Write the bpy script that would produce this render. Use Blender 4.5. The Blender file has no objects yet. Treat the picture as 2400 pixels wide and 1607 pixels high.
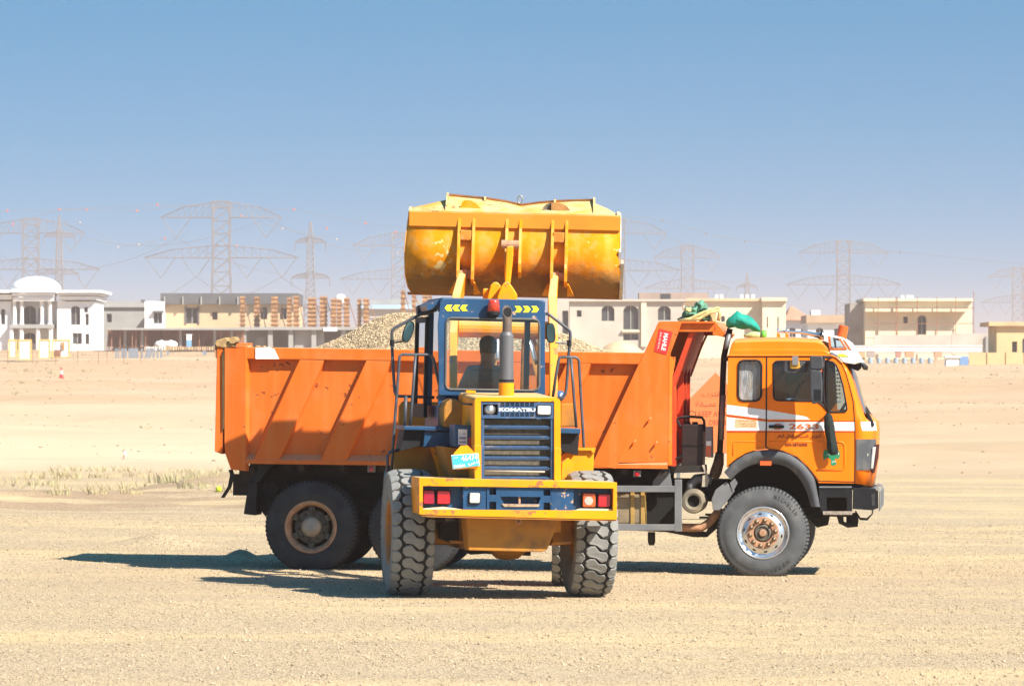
import bpy, bmesh, math, random
import numpy as np
from mathutils import Vector, Matrix, Euler

# ---------------------------------------------------------------- camera, sky, sun, exposure
F_PX = 11230.0            # focal length in photo pixels (2400 wide), a long telephoto lens
CAM_H = 2.3               # eye height above the gravel yard
HORIZON = 890.0           # photo row of the horizon
scene = bpy.context.scene
col = scene.collection
cam = bpy.data.cameras.new("camera"); camo = bpy.data.objects.new("camera", cam); col.objects.link(camo)
camo.location = (0, 0, CAM_H); camo.rotation_euler = (math.radians(90), 0, 0)
cam.sensor_width = 36.0; cam.lens = 36.0 * F_PX / 2400.0
cam.shift_y = (HORIZON - 803.5) / 2400.0
cam.clip_start = 0.5; cam.clip_end = 40000
cam.dof.use_dof = True; cam.dof.focus_distance = 55.0; cam.dof.aperture_fstop = 10.0
scene.camera = camo

SUN_AZ, SUN_EL = 48.0, 42.0     # behind the camera, to the right
sd = Vector((math.sin(math.radians(SUN_AZ)) * math.cos(math.radians(SUN_EL)),
             -math.cos(math.radians(SUN_AZ)) * math.cos(math.radians(SUN_EL)), math.sin(math.radians(SUN_EL))))
sun = bpy.data.lights.new("sun", 'SUN'); sun.energy = 4.8; sun.angle = math.radians(0.55); sun.color = (1.0, 0.93, 0.82)
suno = bpy.data.objects.new("sun", sun); col.objects.link(suno)
suno.rotation_euler = sd.to_track_quat('Z', 'Y').to_euler(); suno.location = (20, -30, 40)

world = bpy.data.worlds.new("World"); scene.world = world; world.use_nodes = True
wn = world.node_tree.nodes; wl = world.node_tree.links; wn.clear()
wo = wn.new("ShaderNodeOutputWorld"); bg = wn.new("ShaderNodeBackground"); sky = wn.new("ShaderNodeTexSky")
sky.sky_type = 'NISHITA'; sky.sun_disc = False
sky.sun_elevation = math.radians(SUN_EL); sky.sun_rotation = math.radians(180 - SUN_AZ)
sky.air_density = 1.0; sky.dust_density = 0.5; sky.ozone_density = 4.0
# the dusty layer is thin: the sky turns blue within a few degrees of the horizon
tc = wn.new("ShaderNodeTexCoord"); sx = wn.new("ShaderNodeSeparateXYZ"); cx = wn.new("ShaderNodeCombineXYZ")
mx = wn.new("ShaderNodeMath"); mx.operation = 'MAXIMUM'; mx.inputs[1].default_value = 0.0
pw = wn.new("ShaderNodeMath"); pw.operation = 'POWER'; pw.inputs[1].default_value = 0.4
ml = wn.new("ShaderNodeMath"); ml.operation = 'MULTIPLY'; ml.inputs[1].default_value = 1.3
wl.new(tc.outputs['Generated'], sx.inputs[0]); wl.new(sx.outputs['X'], cx.inputs['X']); wl.new(sx.outputs['Y'], cx.inputs['Y'])
wl.new(sx.outputs['Z'], mx.inputs[0]); wl.new(mx.outputs[0], pw.inputs[0]); wl.new(pw.outputs[0], ml.inputs[0]); wl.new(ml.outputs[0], cx.inputs['Z'])
nz = wn.new("ShaderNodeVectorMath"); nz.operation = 'NORMALIZE'
wl.new(cx.outputs[0], nz.inputs[0]); wl.new(nz.outputs[0], sky.inputs['Vector'])
hs = wn.new("ShaderNodeHueSaturation"); hs.inputs['Saturation'].default_value = 1.42; hs.inputs['Hue'].default_value = 0.475; hs.inputs['Value'].default_value = 1.0
wl.new(sky.outputs[0], hs.inputs['Color']); wl.new(hs.outputs[0], bg.inputs['Color']); bg.inputs['Strength'].default_value = 0.087
wl.new(bg.outputs[0], wo.inputs['Surface'])

vs = scene.view_settings
vs.view_transform = 'Standard'; vs.look = 'None'; vs.exposure = 1.14; vs.gamma = 1.0; vs.use_curve_mapping = False
scene.render.engine = 'CYCLES'
scene.cycles.use_denoising = True
scene.cycles.max_bounces = 6; scene.cycles.diffuse_bounces = 3; scene.cycles.glossy_bounces = 3
scene.cycles.transmission_bounces = 6; scene.cycles.transparent_max_bounces = 12; scene.cycles.volume_bounces = 1
scene.cycles.caustics_reflective = False; scene.cycles.caustics_refractive = False
random.seed(7); rng = np.random.default_rng(11)

# ---------------------------------------------------------------- helpers
def lin(c):
    return tuple((v / 12.92 if v <= 0.04045 else ((v + 0.055) / 1.055) ** 2.4) for v in (x / 255.0 for x in c))

def tag(o, label=None, cat=None, group=None, kind=None):
    if label: o["label"] = label
    if cat: o["category"] = cat
    if group: o["group"] = group
    if kind: o["kind"] = kind
    return o

def empty(name, loc=(0, 0, 0), M=None, label=None, cat=None, group=None):
    o = bpy.data.objects.new(name, None); col.objects.link(o)
    o.empty_display_size = 0.3
    if M is not None: o.matrix_world = M
    else: o.location = loc
    return tag(o, label, cat, group)

MATS = {}
def mat(name, rgb, rough=0.6, metal=0.0, var=0.12, scale=6.0, dirt=None, damt=0.0, dscale=2.0, bump=0.0, bscale=40.0,
        spec=0.4, coat=0.0, top=None, tamt=0.0, streak=False, chips=None, camt=0.3, cscale=14.0, runs=None, ramt=0.4):
    """procedural paint / metal / masonry: base colour with mottling, optional blotches of dirt or wear, dust on upward faces"""
    if name in MATS: return MATS[name]
    m = bpy.data.materials.new(name); m.use_nodes = True; MATS[name] = m
    n, l = m.node_tree.nodes, m.node_tree.links
    p = n["Principled BSDF"]; p.inputs['Roughness'].default_value = rough; p.inputs['Metallic'].default_value = metal
    p.inputs['Specular IOR Level'].default_value = spec
    if coat: p.inputs['Coat Weight'].default_value = coat; p.inputs['Coat Roughness'].default_value = 0.25
    g = n.new("ShaderNodeTexCoord"); co = g.outputs['Object']
    if streak:
        mp = n.new("ShaderNodeMapping"); mp.inputs['Scale'].default_value = (1, 1, 0.25); l.new(co, mp.inputs[0]); co = mp.outputs[0]
    def noise(sc, det=4.0):
        t = n.new("ShaderNodeTexNoise"); t.inputs['Scale'].default_value = sc; t.inputs['Detail'].default_value = det
        l.new(co, t.inputs['Vector']); return t.outputs['Fac']
    def ramp(src, a, b):
        r = n.new("ShaderNodeMapRange"); r.inputs['From Min'].default_value = a; r.inputs['From Max'].default_value = b
        l.new(src, r.inputs['Value']); return r.outputs['Result']
    def mix(fac, A, B):
        x = n.new("ShaderNodeMix"); x.data_type = 'RGBA'
        if isinstance(fac, float): x.inputs['Factor'].default_value = fac
        else: l.new(fac, x.inputs['Factor'])
        for s, v in ((6, A), (7, B)):
            if isinstance(v, tuple): x.inputs[s].default_value = (*v[:3], 1)
            else: l.new(v, x.inputs[s])
        return x.outputs[2]
    c = tuple(rgb)
    lo = tuple(v * (1 - var) for v in c); hi = tuple(min(1, v * (1 + var)) for v in c)
    out = mix(ramp(noise(scale), 0.3, 0.7), lo, hi)
    if dirt is not None:
        f = ramp(noise(dscale, 8.0), 0.62 - 0.3 * damt, 0.80 - 0.3 * damt)
        k = n.new("ShaderNodeMath"); k.operation = 'MULTIPLY'; k.inputs[1].default_value = min(1.0, 0.35 + damt); l.new(f, k.inputs[0])
        out = mix(k.outputs[0], out, tuple(dirt))
        rr = ramp(f, 0, 1); q = n.new("ShaderNodeMapRange"); q.inputs['To Min'].default_value = rough; q.inputs['To Max'].default_value = 0.9
        l.new(rr, q.inputs['Value']); l.new(q.outputs[0], p.inputs['Roughness'])
    if runs is not None:                 # dust washed down in vertical runs
        mp = n.new("ShaderNodeMapping"); mp.inputs['Scale'].default_value = (7.0, 7.0, 0.7); l.new(g.outputs['Object'], mp.inputs[0])
        t = n.new("ShaderNodeTexNoise"); t.inputs['Scale'].default_value = 1.0; t.inputs['Detail'].default_value = 7.0; l.new(mp.outputs[0], t.inputs['Vector'])
        k = n.new("ShaderNodeMath"); k.operation = 'MULTIPLY'; k.inputs[1].default_value = ramt; l.new(ramp(t.outputs['Fac'], 0.48, 0.75), k.inputs[0])
        out = mix(k.outputs[0], out, tuple(runs))
    if chips is not None:                # chipped and scraped spots
        t1 = noise(cscale, 9.0); t2 = noise(cscale * 0.12, 3.0); k = n.new("ShaderNodeMath"); k.operation = 'MULTIPLY_ADD'; k.inputs[1].default_value = 0.55
        l.new(t2, k.inputs[0]); l.new(t1, k.inputs[2]); out = mix(ramp(k.outputs[0], 1.06 - camt * 0.35, 1.10 - camt * 0.35), out, tuple(chips))
    if top is not None:
        ge = n.new("ShaderNodeNewGeometry"); s = n.new("ShaderNodeSeparateXYZ"); l.new(ge.outputs['True Normal'], s.inputs[0])
        f = ramp(s.outputs['Z'], 0.35, 0.95); k = n.new("ShaderNodeMath"); k.operation = 'MULTIPLY'; k.inputs[1].default_value = tamt
        l.new(f, k.inputs[0]); out = mix(k.outputs[0], out, tuple(top))
    l.new(out, p.inputs['Base Color'])
    if bump > 0:
        b = n.new("ShaderNodeBump"); b.inputs['Strength'].default_value = bump; b.inputs['Distance'].default_value = 0.02
        l.new(noise(bscale, 6.0), b.inputs['Height']); l.new(b.outputs[0], p.inputs['Normal'])
    return m

def glass(name, tint=(0.8, 0.85, 0.85), alpha=0.25, rough=0.03):
    """thin tinted window pane: partly clear, partly mirror, slightly dusty"""
    if name in MATS: return MATS[name]
    m = bpy.data.materials.new(name); m.use_nodes = True; MATS[name] = m
    n, l = m.node_tree.nodes, m.node_tree.links; n.clear()
    o = n.new("ShaderNodeOutputMaterial"); tr = n.new("ShaderNodeBsdfTransparent"); tr.inputs[0].default_value = (*tint, 1)
    gl = n.new("ShaderNodeBsdfGlossy"); gl.inputs['Roughness'].default_value = rough
    df = n.new("ShaderNodeBsdfDiffuse"); df.inputs[0].default_value = (0.35, 0.33, 0.28, 1)
    fr = n.new("ShaderNodeFresnel"); fr.inputs[0].default_value = 1.5
    a = n.new("ShaderNodeMixShader"); b = n.new("ShaderNodeMixShader"); b.inputs[0].default_value = alpha
    l.new(fr.outputs[0], a.inputs[0]); l.new(tr.outputs[0], a.inputs[1]); l.new(gl.outputs[0], a.inputs[2])
    l.new(a.outputs[0], b.inputs[1]); l.new(df.outputs[0], b.inputs[2]); l.new(b.outputs[0], o.inputs[0])
    return m

class MB:
    """collects simple solids; build() links them as ONE mesh object"""
    def __init__(s, xf=None): s.v = []; s.f = []; s.xf = xf; s.g = []
    def add(s, vs, fs):
        k = len(s.v); s.g.append((k, len(s.f))); s.v += [tuple(p) for p in vs]; s.f += [tuple(i + k for i in f) for f in fs]; return s
    def box(s, x0, x1, y0, y1, z0, z1):
        return s.add([(x0, y0, z0), (x1, y0, z0), (x1, y1, z0), (x0, y1, z0), (x0, y0, z1), (x1, y0, z1), (x1, y1, z1), (x0, y1, z1)],
                     [(0, 3, 2, 1), (4, 5, 6, 7), (0, 1, 5, 4), (1, 2, 6, 5), (2, 3, 7, 6), (3, 0, 4, 7)])
    def prism(s, xz, y0, y1):
        """polygon in the x-z plane (counter-clockwise seen from -y) carried from depth y0 to y1"""
        n = len(xz)
        a = sum(xz[i][0] * xz[(i + 1) % n][1] - xz[(i + 1) % n][0] * xz[i][1] for i in range(n))
        if a < 0: xz = xz[::-1]
        return s.add([(x, y0, z) for x, z in xz] + [(x, y1, z) for x, z in xz],
                     [tuple(range(n)), tuple(range(2 * n - 1, n - 1, -1))] + [(i, i + n, (i + 1) % n + n, (i + 1) % n) for i in range(n)])
    def prism_x(s, yz, x0, x1):
        n = len(yz)
        a = sum(yz[i][0] * yz[(i + 1) % n][1] - yz[(i + 1) % n][0] * yz[i][1] for i in range(n))
        if a < 0: yz = yz[::-1]
        return s.add([(x0, y, z) for y, z in yz] + [(x1, y, z) for y, z in yz],
                     [tuple(range(n - 1, -1, -1)), tuple(range(n, 2 * n))] + [(i, (i + 1) % n, (i + 1) % n + n, i + n) for i in range(n)])
    def loft(s, rings, cap=True, closed=True):
        n = len(rings[0]); vs = [p for r in rings for p in r]; fs = []
        for k in range(len(rings) - 1):
            for i in range(n if closed else n - 1):
                j = (i + 1) % n; fs.append((k * n + i, k * n + j, (k + 1) * n + j, (k + 1) * n + i))
        if cap: fs += [tuple(range(n - 1, -1, -1)), tuple(range((len(rings) - 1) * n, len(rings) * n))]
        return s.add(vs, fs)
    def tube(s, pts, r, n=6, cap=True):
        pts = [Vector(p) for p in pts]; rings = []; rr = r if isinstance(r, (list, tuple)) else [r] * len(pts)
        ref = None
        for i, p in enumerate(pts):
            d = (pts[min(i + 1, len(pts) - 1)] - pts[max(i - 1, 0)]).normalized()
            if ref is None: ref = Vector((0, 0, 1)) if abs(d.z) < 0.9 else Vector((1, 0, 0))
            u = d.cross(ref).normalized(); w = u.cross(d).normalized(); ref = w
            rings.append([p + (u * math.cos(2 * math.pi * k / n) + w * math.sin(2 * math.pi * k / n)) * rr[i] for k in range(n)])
        return s.loft(rings, cap)
    def bar(s, a, b, w):
        return s.tube([a, b], w * 0.6, 4, True)
    def lathe(s, prof, c, axis='y', n=32, a0=0.0, cap=True):
        """profile of (radius, offset along axis) spun about a horizontal or vertical axis through c"""
        rings = []
        for r, h in prof:
            ring = []
            for k in range(n):
                t = a0 + 2 * math.pi * k / n; u, w = r * math.cos(t), r * math.sin(t)
                if axis == 'y': q = (c[0] + u, c[1] + h, c[2] + w)
                elif axis == 'x': q = (c[0] + h, c[1] + u, c[2] + w)
                else: q = (c[0] + u, c[1] + w, c[2] + h)
                ring.append(q)
            rings.append(ring)
        return s.loft(rings, cap)
    def sheet(s, rows):
        n = len(rows[0]); vs = [p for r in rows for p in r]
        return s.add(vs, [(k * n + i, k * n + i + 1, (k + 1) * n + i + 1, (k + 1) * n + i) for k in range(len(rows) - 1) for i in range(n - 1)])
    def mesh(s, name, smooth=False):
        me = bpy.data.meshes.new(name)
        vs = s.v if s.xf is None else [tuple(s.xf @ Vector(p)) for p in s.v]
        me.from_pydata(vs, [], s.f); me.update()
        bm = bmesh.new(); bm.from_mesh(me); bmesh.ops.recalc_face_normals(bm, faces=bm.faces); bm.to_mesh(me); bm.free()
        if smooth:
            me.shade_smooth()
        return me
    def build(s, name, m, parent=None, smooth=False, bevel=0.0, solid=0.0, sub=0):
        me = s.mesh(name, smooth); me.materials.append(m)
        o = bpy.data.objects.new(name, me); col.objects.link(o)
        if parent is not None: o.parent = parent
        if solid: k = o.modifiers.new("t", 'SOLIDIFY'); k.thickness = solid; k.offset = 0
        if bevel: k = o.modifiers.new("b", 'BEVEL'); k.width = bevel; k.segments = 2; k.limit_method = 'ANGLE'; k.angle_limit = math.radians(35)
        if sub: k = o.modifiers.new("s", 'SUBSURF'); k.levels = sub; k.render_levels = sub
        if smooth and (bevel or not sub):
            try:
                me.shade_auto_smooth
            except AttributeError: pass
        return o

def build_split(mb, name, m, parent=None, **kw):
    """every solid in the collection becomes an object of its own"""
    ends = mb.g[1:] + [(len(mb.v), len(mb.f))]; out = []
    for (v0, f0), (v1, f1) in zip(mb.g, ends):
        q = MB(mb.xf); q.add(mb.v[v0:v1], [tuple(i - v0 for i in f) for f in mb.f[f0:f1]]); out.append(q.build(name, m, parent, **kw))
    return out

def obj_copy(o, parent, M=None, name=None):
    c = o.copy(); col.objects.link(c); c.parent = parent
    if M is not None: c.matrix_local = M
    return c

def plate(name, outer, holes, y0, thick, m, parent, xf=None, flip=1):
    """flat plate in the x-z plane at depth y0 with real openings (holes), thickness carried away from the viewer"""
    bm = bmesh.new()
    loops = []
    for lp in [outer] + holes:
        vs = [bm.verts.new((x, y0, z)) for x, z in lp]
        es = [bm.edges.new((vs[i], vs[(i + 1) % len(vs)])) for i in range(len(vs))]; loops += es
    bmesh.ops.triangle_fill(bm, use_beauty=True, use_dissolve=False, edges=loops)
    r = bmesh.ops.extrude_face_region(bm, geom=list(bm.faces))
    bmesh.ops.translate(bm, verts=[v for v in r['geom'] if isinstance(v, bmesh.types.BMVert)], vec=(0, thick * flip, 0))
    bmesh.ops.recalc_face_normals(bm, faces=bm.faces)
    if xf is not None: bm.transform(xf)
    me = bpy.data.meshes.new(name); bm.to_mesh(me); bm.free(); me.materials.append(m)
    o = bpy.data.objects.new(name, me); col.objects.link(o)
    if parent is not None: o.parent = parent
    return o

def rrect(x0, x1, z0, z1, r, n=4):
    out = []
    for cx_, cz_, a in ((x1 - r, z1 - r, 0), (x0 + r, z1 - r, 90), (x0 + r, z0 + r, 180), (x1 - r, z0 + r, 270)):
        for k in range(n + 1):
            t = math.radians(a + 90 * k / n); out.append((cx_ + r * math.cos(t), cz_ + r * math.sin(t)))
    return out

def arch(x0, x1, z0, z1, n=8):
    r = (x1 - x0) / 2; cz_ = z1 - r * 0.7
    return [(x0, z0), (x1, z0)] + [((x0 + x1) / 2 + r * math.cos(math.pi * k / n), cz_ + 0.7 * r * math.sin(math.pi * k / n)) for k in range(n + 1)]

def pc(M, px, py, d):
    """photo measurement -> metres (x, z) on the plane at depth d of a thing's own frame M"""
    Mi = M.inverted(); o = Mi @ Vector((0, 0, CAM_H))
    q = Mi @ Vector(((px - 1200) / F_PX, 1.0, CAM_H + (HORIZON - py) / F_PX)) - o
    k = (d - o.y) / q.y
    return (o.x + q.x * k, o.z + q.z * k)

def at(px, py, Y):
    return Vector(((px - 1200) / F_PX * Y, Y, CAM_H + (HORIZON - py) / F_PX * Y))

def fbm(x, y, sc, seed=0, octv=4):
    x = np.asarray(x, float) * sc; y = np.asarray(y, float) * sc; out = np.zeros(np.broadcast(x, y).shape); a = 1.0; tot = 0
    for k in range(octv):
        xi, yi = np.floor(x).astype(np.int64), np.floor(y).astype(np.int64); fx, fy = x - xi, y - yi
        fx, fy = fx * fx * (3 - 2 * fx), fy * fy * (3 - 2 * fy)
        def h(i, j):
            n = (i * 374761393 + j * 668265263 + (seed + k) * 1442695041) & 0xffffffff
            n = ((n ^ (n >> 13)) * 1274126177) & 0xffffffff
            return ((n ^ (n >> 16)) & 0xffff) / 65535.0
        v = (h(xi, yi) * (1 - fx) + h(xi + 1, yi) * fx) * (1 - fy) + (h(xi, yi + 1) * (1 - fx) + h(xi + 1, yi + 1) * fx) * fy
        out += a * (v - 0.5); tot += a; a *= 0.5; x, y = x * 2.03 + 17.1, y * 2.03 + 5.7
    return out / tot * 2

def raw_mesh(name, verts, faces4=None, faces3=None):
    me = bpy.data.meshes.new(name)
    fs = faces4 if faces4 is not None else faces3
    k = fs.shape[1]; me.vertices.add(len(verts)); me.vertices.foreach_set("co", verts.astype(np.float32).ravel())
    me.loops.add(fs.size); me.loops.foreach_set("vertex_index", fs.astype(np.int32).ravel())
    me.polygons.add(len(fs)); me.polygons.foreach_set("loop_start", np.arange(0, fs.size, k, dtype=np.int32))
    me.update(calc_edges=True); me.validate(); return me

def pebbles(name, pts, rad, m, parent=None):
    """thousands of little angular stones in one mesh"""
    n = len(pts)
    base = np.array([(1, 0, 0), (-1, 0, 0), (0, 1, 0), (0, -1, 0), (0, 0, 1), (0, 0, -1)], float)
    tri = np.array([(0, 2, 4), (2, 1, 4), (1, 3, 4), (3, 0, 4), (2, 0, 5), (1, 2, 5), (3, 1, 5), (0, 3, 5)])
    a = rng.uniform(0, 2 * np.pi, n); b = rng.uniform(-0.6, 0.6, n)
    v = base[None] * (rng.uniform(0.65, 1.3, (n, 6, 1))) * np.array([1, 1, 0.75])
    v = v * rad[:, None, None]
    ca, sa, cb, sb = np.cos(a)[:, None], np.sin(a)[:, None], np.cos(b)[:, None], np.sin(b)[:, None]
    x, y, z = v[..., 0], v[..., 1], v[..., 2]
    y, z = y * cb - z * sb, y * sb + z * cb
    x, y = x * ca - y * sa, x * sa + y * ca
    v = np.stack([x, y, z], -1) + pts[:, None, :]
    f = (tri[None] + (np.arange(n) * 6)[:, None, None]).reshape(-1, 3)
    me = raw_mesh(name, v.reshape(-1, 3), faces3=f); me.materials.append(m)
    o = bpy.data.objects.new(name, me); col.objects.link(o)
    if parent is not None: o.parent = parent
    return o

AR = {'ا': (0xFE8D, 0xFE8E, 0, 0), 'ب': (0xFE8F, 0xFE90, 0xFE91, 0xFE92), 'ة': (0xFE93, 0xFE94, 0, 0), 'ت': (0xFE95, 0xFE96, 0xFE97, 0xFE98),
      'ح': (0xFEA1, 0xFEA2, 0xFEA3, 0xFEA4), 'خ': (0xFEA5, 0xFEA6, 0xFEA7, 0xFEA8), 'د': (0xFEA9, 0xFEAA, 0, 0), 'ر': (0xFEAD, 0xFEAE, 0, 0),
      'س': (0xFEB1, 0xFEB2, 0xFEB3, 0xFEB4), 'ص': (0xFEB9, 0xFEBA, 0xFEBB, 0xFEBC), 'ع': (0xFEC9, 0xFECA, 0xFECB, 0xFECC),
      'ف': (0xFED1, 0xFED2, 0xFED3, 0xFED4), 'ق': (0xFED5, 0xFED6, 0xFED7, 0xFED8), 'ك': (0xFED9, 0xFEDA, 0xFEDB, 0xFEDC),
      'ل': (0xFEDD, 0xFEDE, 0xFEDF, 0xFEE0), 'م': (0xFEE1, 0xFEE2, 0xFEE3, 0xFEE4), 'ن': (0xFEE5, 0xFEE6, 0xFEE7, 0xFEE8),
      'و': (0xFEED, 0xFEEE, 0, 0), 'ي': (0xFEF1, 0xFEF2, 0xFEF3, 0xFEF4)}
def arabic(s):
    out = []
    for i, c in enumerate(s):
        if c not in AR: out.append(c); continue
        prev = i > 0 and s[i - 1] in AR and AR[s[i - 1]][2] != 0
        nxt = i + 1 < len(s) and s[i + 1] in AR and AR[c][2] != 0
        f = AR[c]; out.append(chr(f[3] if prev and nxt else f[1] if prev else f[2] if nxt else f[0]))
    return ''.join(out[::-1])

def lettering(name, s, m, parent, O, U, V, bold=0.0, shear=0.0):
    """flat print: the words s stretched over the parallelogram O, O+U, O+V"""
    cu = bpy.data.curves.new(name, 'FONT'); cu.body = s; cu.offset = bold; cu.shear = shear; cu.resolution_u = 3
    t = bpy.data.objects.new(name, cu); col.objects.link(t); bpy.context.view_layer.update()
    dg = bpy.context.evaluated_depsgraph_get(); me = bpy.data.meshes.new_from_object(t.evaluated_get(dg))
    bpy.data.objects.remove(t); bpy.data.curves.remove(cu)
    n = len(me.vertices); c = np.zeros(n * 3); me.vertices.foreach_get("co", c); c = c.reshape(-1, 3)
    if n == 0: return None
    lo, hi = c.min(0), c.max(0); u = (c[:, 0] - lo[0]) / max(1e-6, hi[0] - lo[0]); v = (c[:, 1] - lo[1]) / max(1e-6, hi[1] - lo[1])
    O, U, V = (np.array(q) for q in (O, U, V)); w = O + u[:, None] * U + v[:, None] * V
    me.vertices.foreach_set("co", w.ravel()); me.update(); me.name = name; me.materials.clear(); me.materials.append(m)
    o = bpy.data.objects.new(name, me); col.objects.link(o)
    if parent is not None: o.parent = parent
    return o
# ---------------------------------------------------------------- terrain
PY_ = np.array([-200, 60, 105, 112, 118, 128, 145, 180, 250, 320, 400, 480, 560, 650, 720, 900, 1600, 3200], float)
PZ_ = np.array([0, 0, 0.05, 0.14, 0.05, -0.25, -0.40, -0.30, 0.08, 1.15, 2.65, 4.35, 5.25, 6.1, 6.3, 6.2, 6.0, 7.0], float)
def gz(x, y):
    x = np.asarray(x, float); y = np.asarray(y, float)
    z = np.interp(y, PY_, PZ_)
    near = np.clip((110 - y) / 30, 0, 1)
    z = z - 0.0105 * np.clip(x, -14, 14) * np.clip((140 - y) / 60, 0, 1)
    z = z - 1.0 * np.clip(x / 40, 0, 1) * np.clip((y - 300) / 200, 0, 1)
    far = np.clip((y - 105) / 60, 0, 1)
    z = z + 0.6 * far * fbm(x, y, 0.025, 3) + 0.30 * far * fbm(x, y, 0.11, 4) + 0.10 * far * fbm(x, y, 0.45, 9)
    # wheel-packed yard: shallow ruts and loose ridges running across the view
    r = np.clip((np.abs(y - 54) - 6.5) / 6, 0, 1)
    z = z + near * (0.05 * r * fbm(x * 0.6, y, 0.30, 5) + 0.022 * fbm(x, y, 1.1, 6) * (0.35 + 0.65 * r))
    # windrows of brown gravel left by the grader on the left
    for y0, h, w, xe in ((86.5, 0.16, 1.2, -2.6), (81.0, 0.10, 0.9, -4.2)):
        q = np.clip((xe - x) / 1.5, 0, 1); z = z + h * q * np.exp(-((y - y0 - 0.8 * np.sin(x * 0.7)) / w) ** 2) * (1 + 0.6 * fbm(x, y, 0.9, 8))
    # small heaps of spilled gravel
    for hx, hy, hh, hr in ((-3.42, 60.4, 0.15, 0.20), (-2.75, 61.6, 0.07, 0.35), (-6.6, 58.3, 0.16, 0.9), (-4.75, 65.0, 0.17, 0.55), (-5.6, 94.0, 0.35, 1.6), (-3.9, 95.0, 0.22, 1.6)):
        z = z + hh * np.exp(-(((x - hx) ** 2 + ((y - hy) * 0.8) ** 2) / hr ** 2))
    return z

def dense(a, b, n): return np.linspace(a, b, n)
ys = np.concatenate([[-100, -40, 0, 15], dense(25, 100, 430), dense(100.5, 180, 90), np.geomspace(180.6, 760, 330), np.geomspace(766, 3100, 40)])
xo = np.concatenate([dense(13.5, 75, 110), np.geomspace(78, 800, 20)])
xs = np.concatenate([-xo[::-1], dense(-13, 13, 300), xo])
GX, GY = np.meshgrid(xs, ys); GZ = gz(GX, GY)
nx, ny = len(xs), len(ys)
idx = np.arange(nx * ny).reshape(ny, nx)
fq = np.stack([idx[:-1, :-1], idx[:-1, 1:], idx[1:, 1:], idx[1:, :-1]], -1).reshape(-1, 4)
gme = raw_mesh("ground", np.stack([GX, GY, GZ], -1).reshape(-1, 3), faces4=fq)
gme.shade_smooth()
ground = bpy.data.objects.new("ground", gme); col.objects.link(ground); tag(ground, kind="structure")

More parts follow.
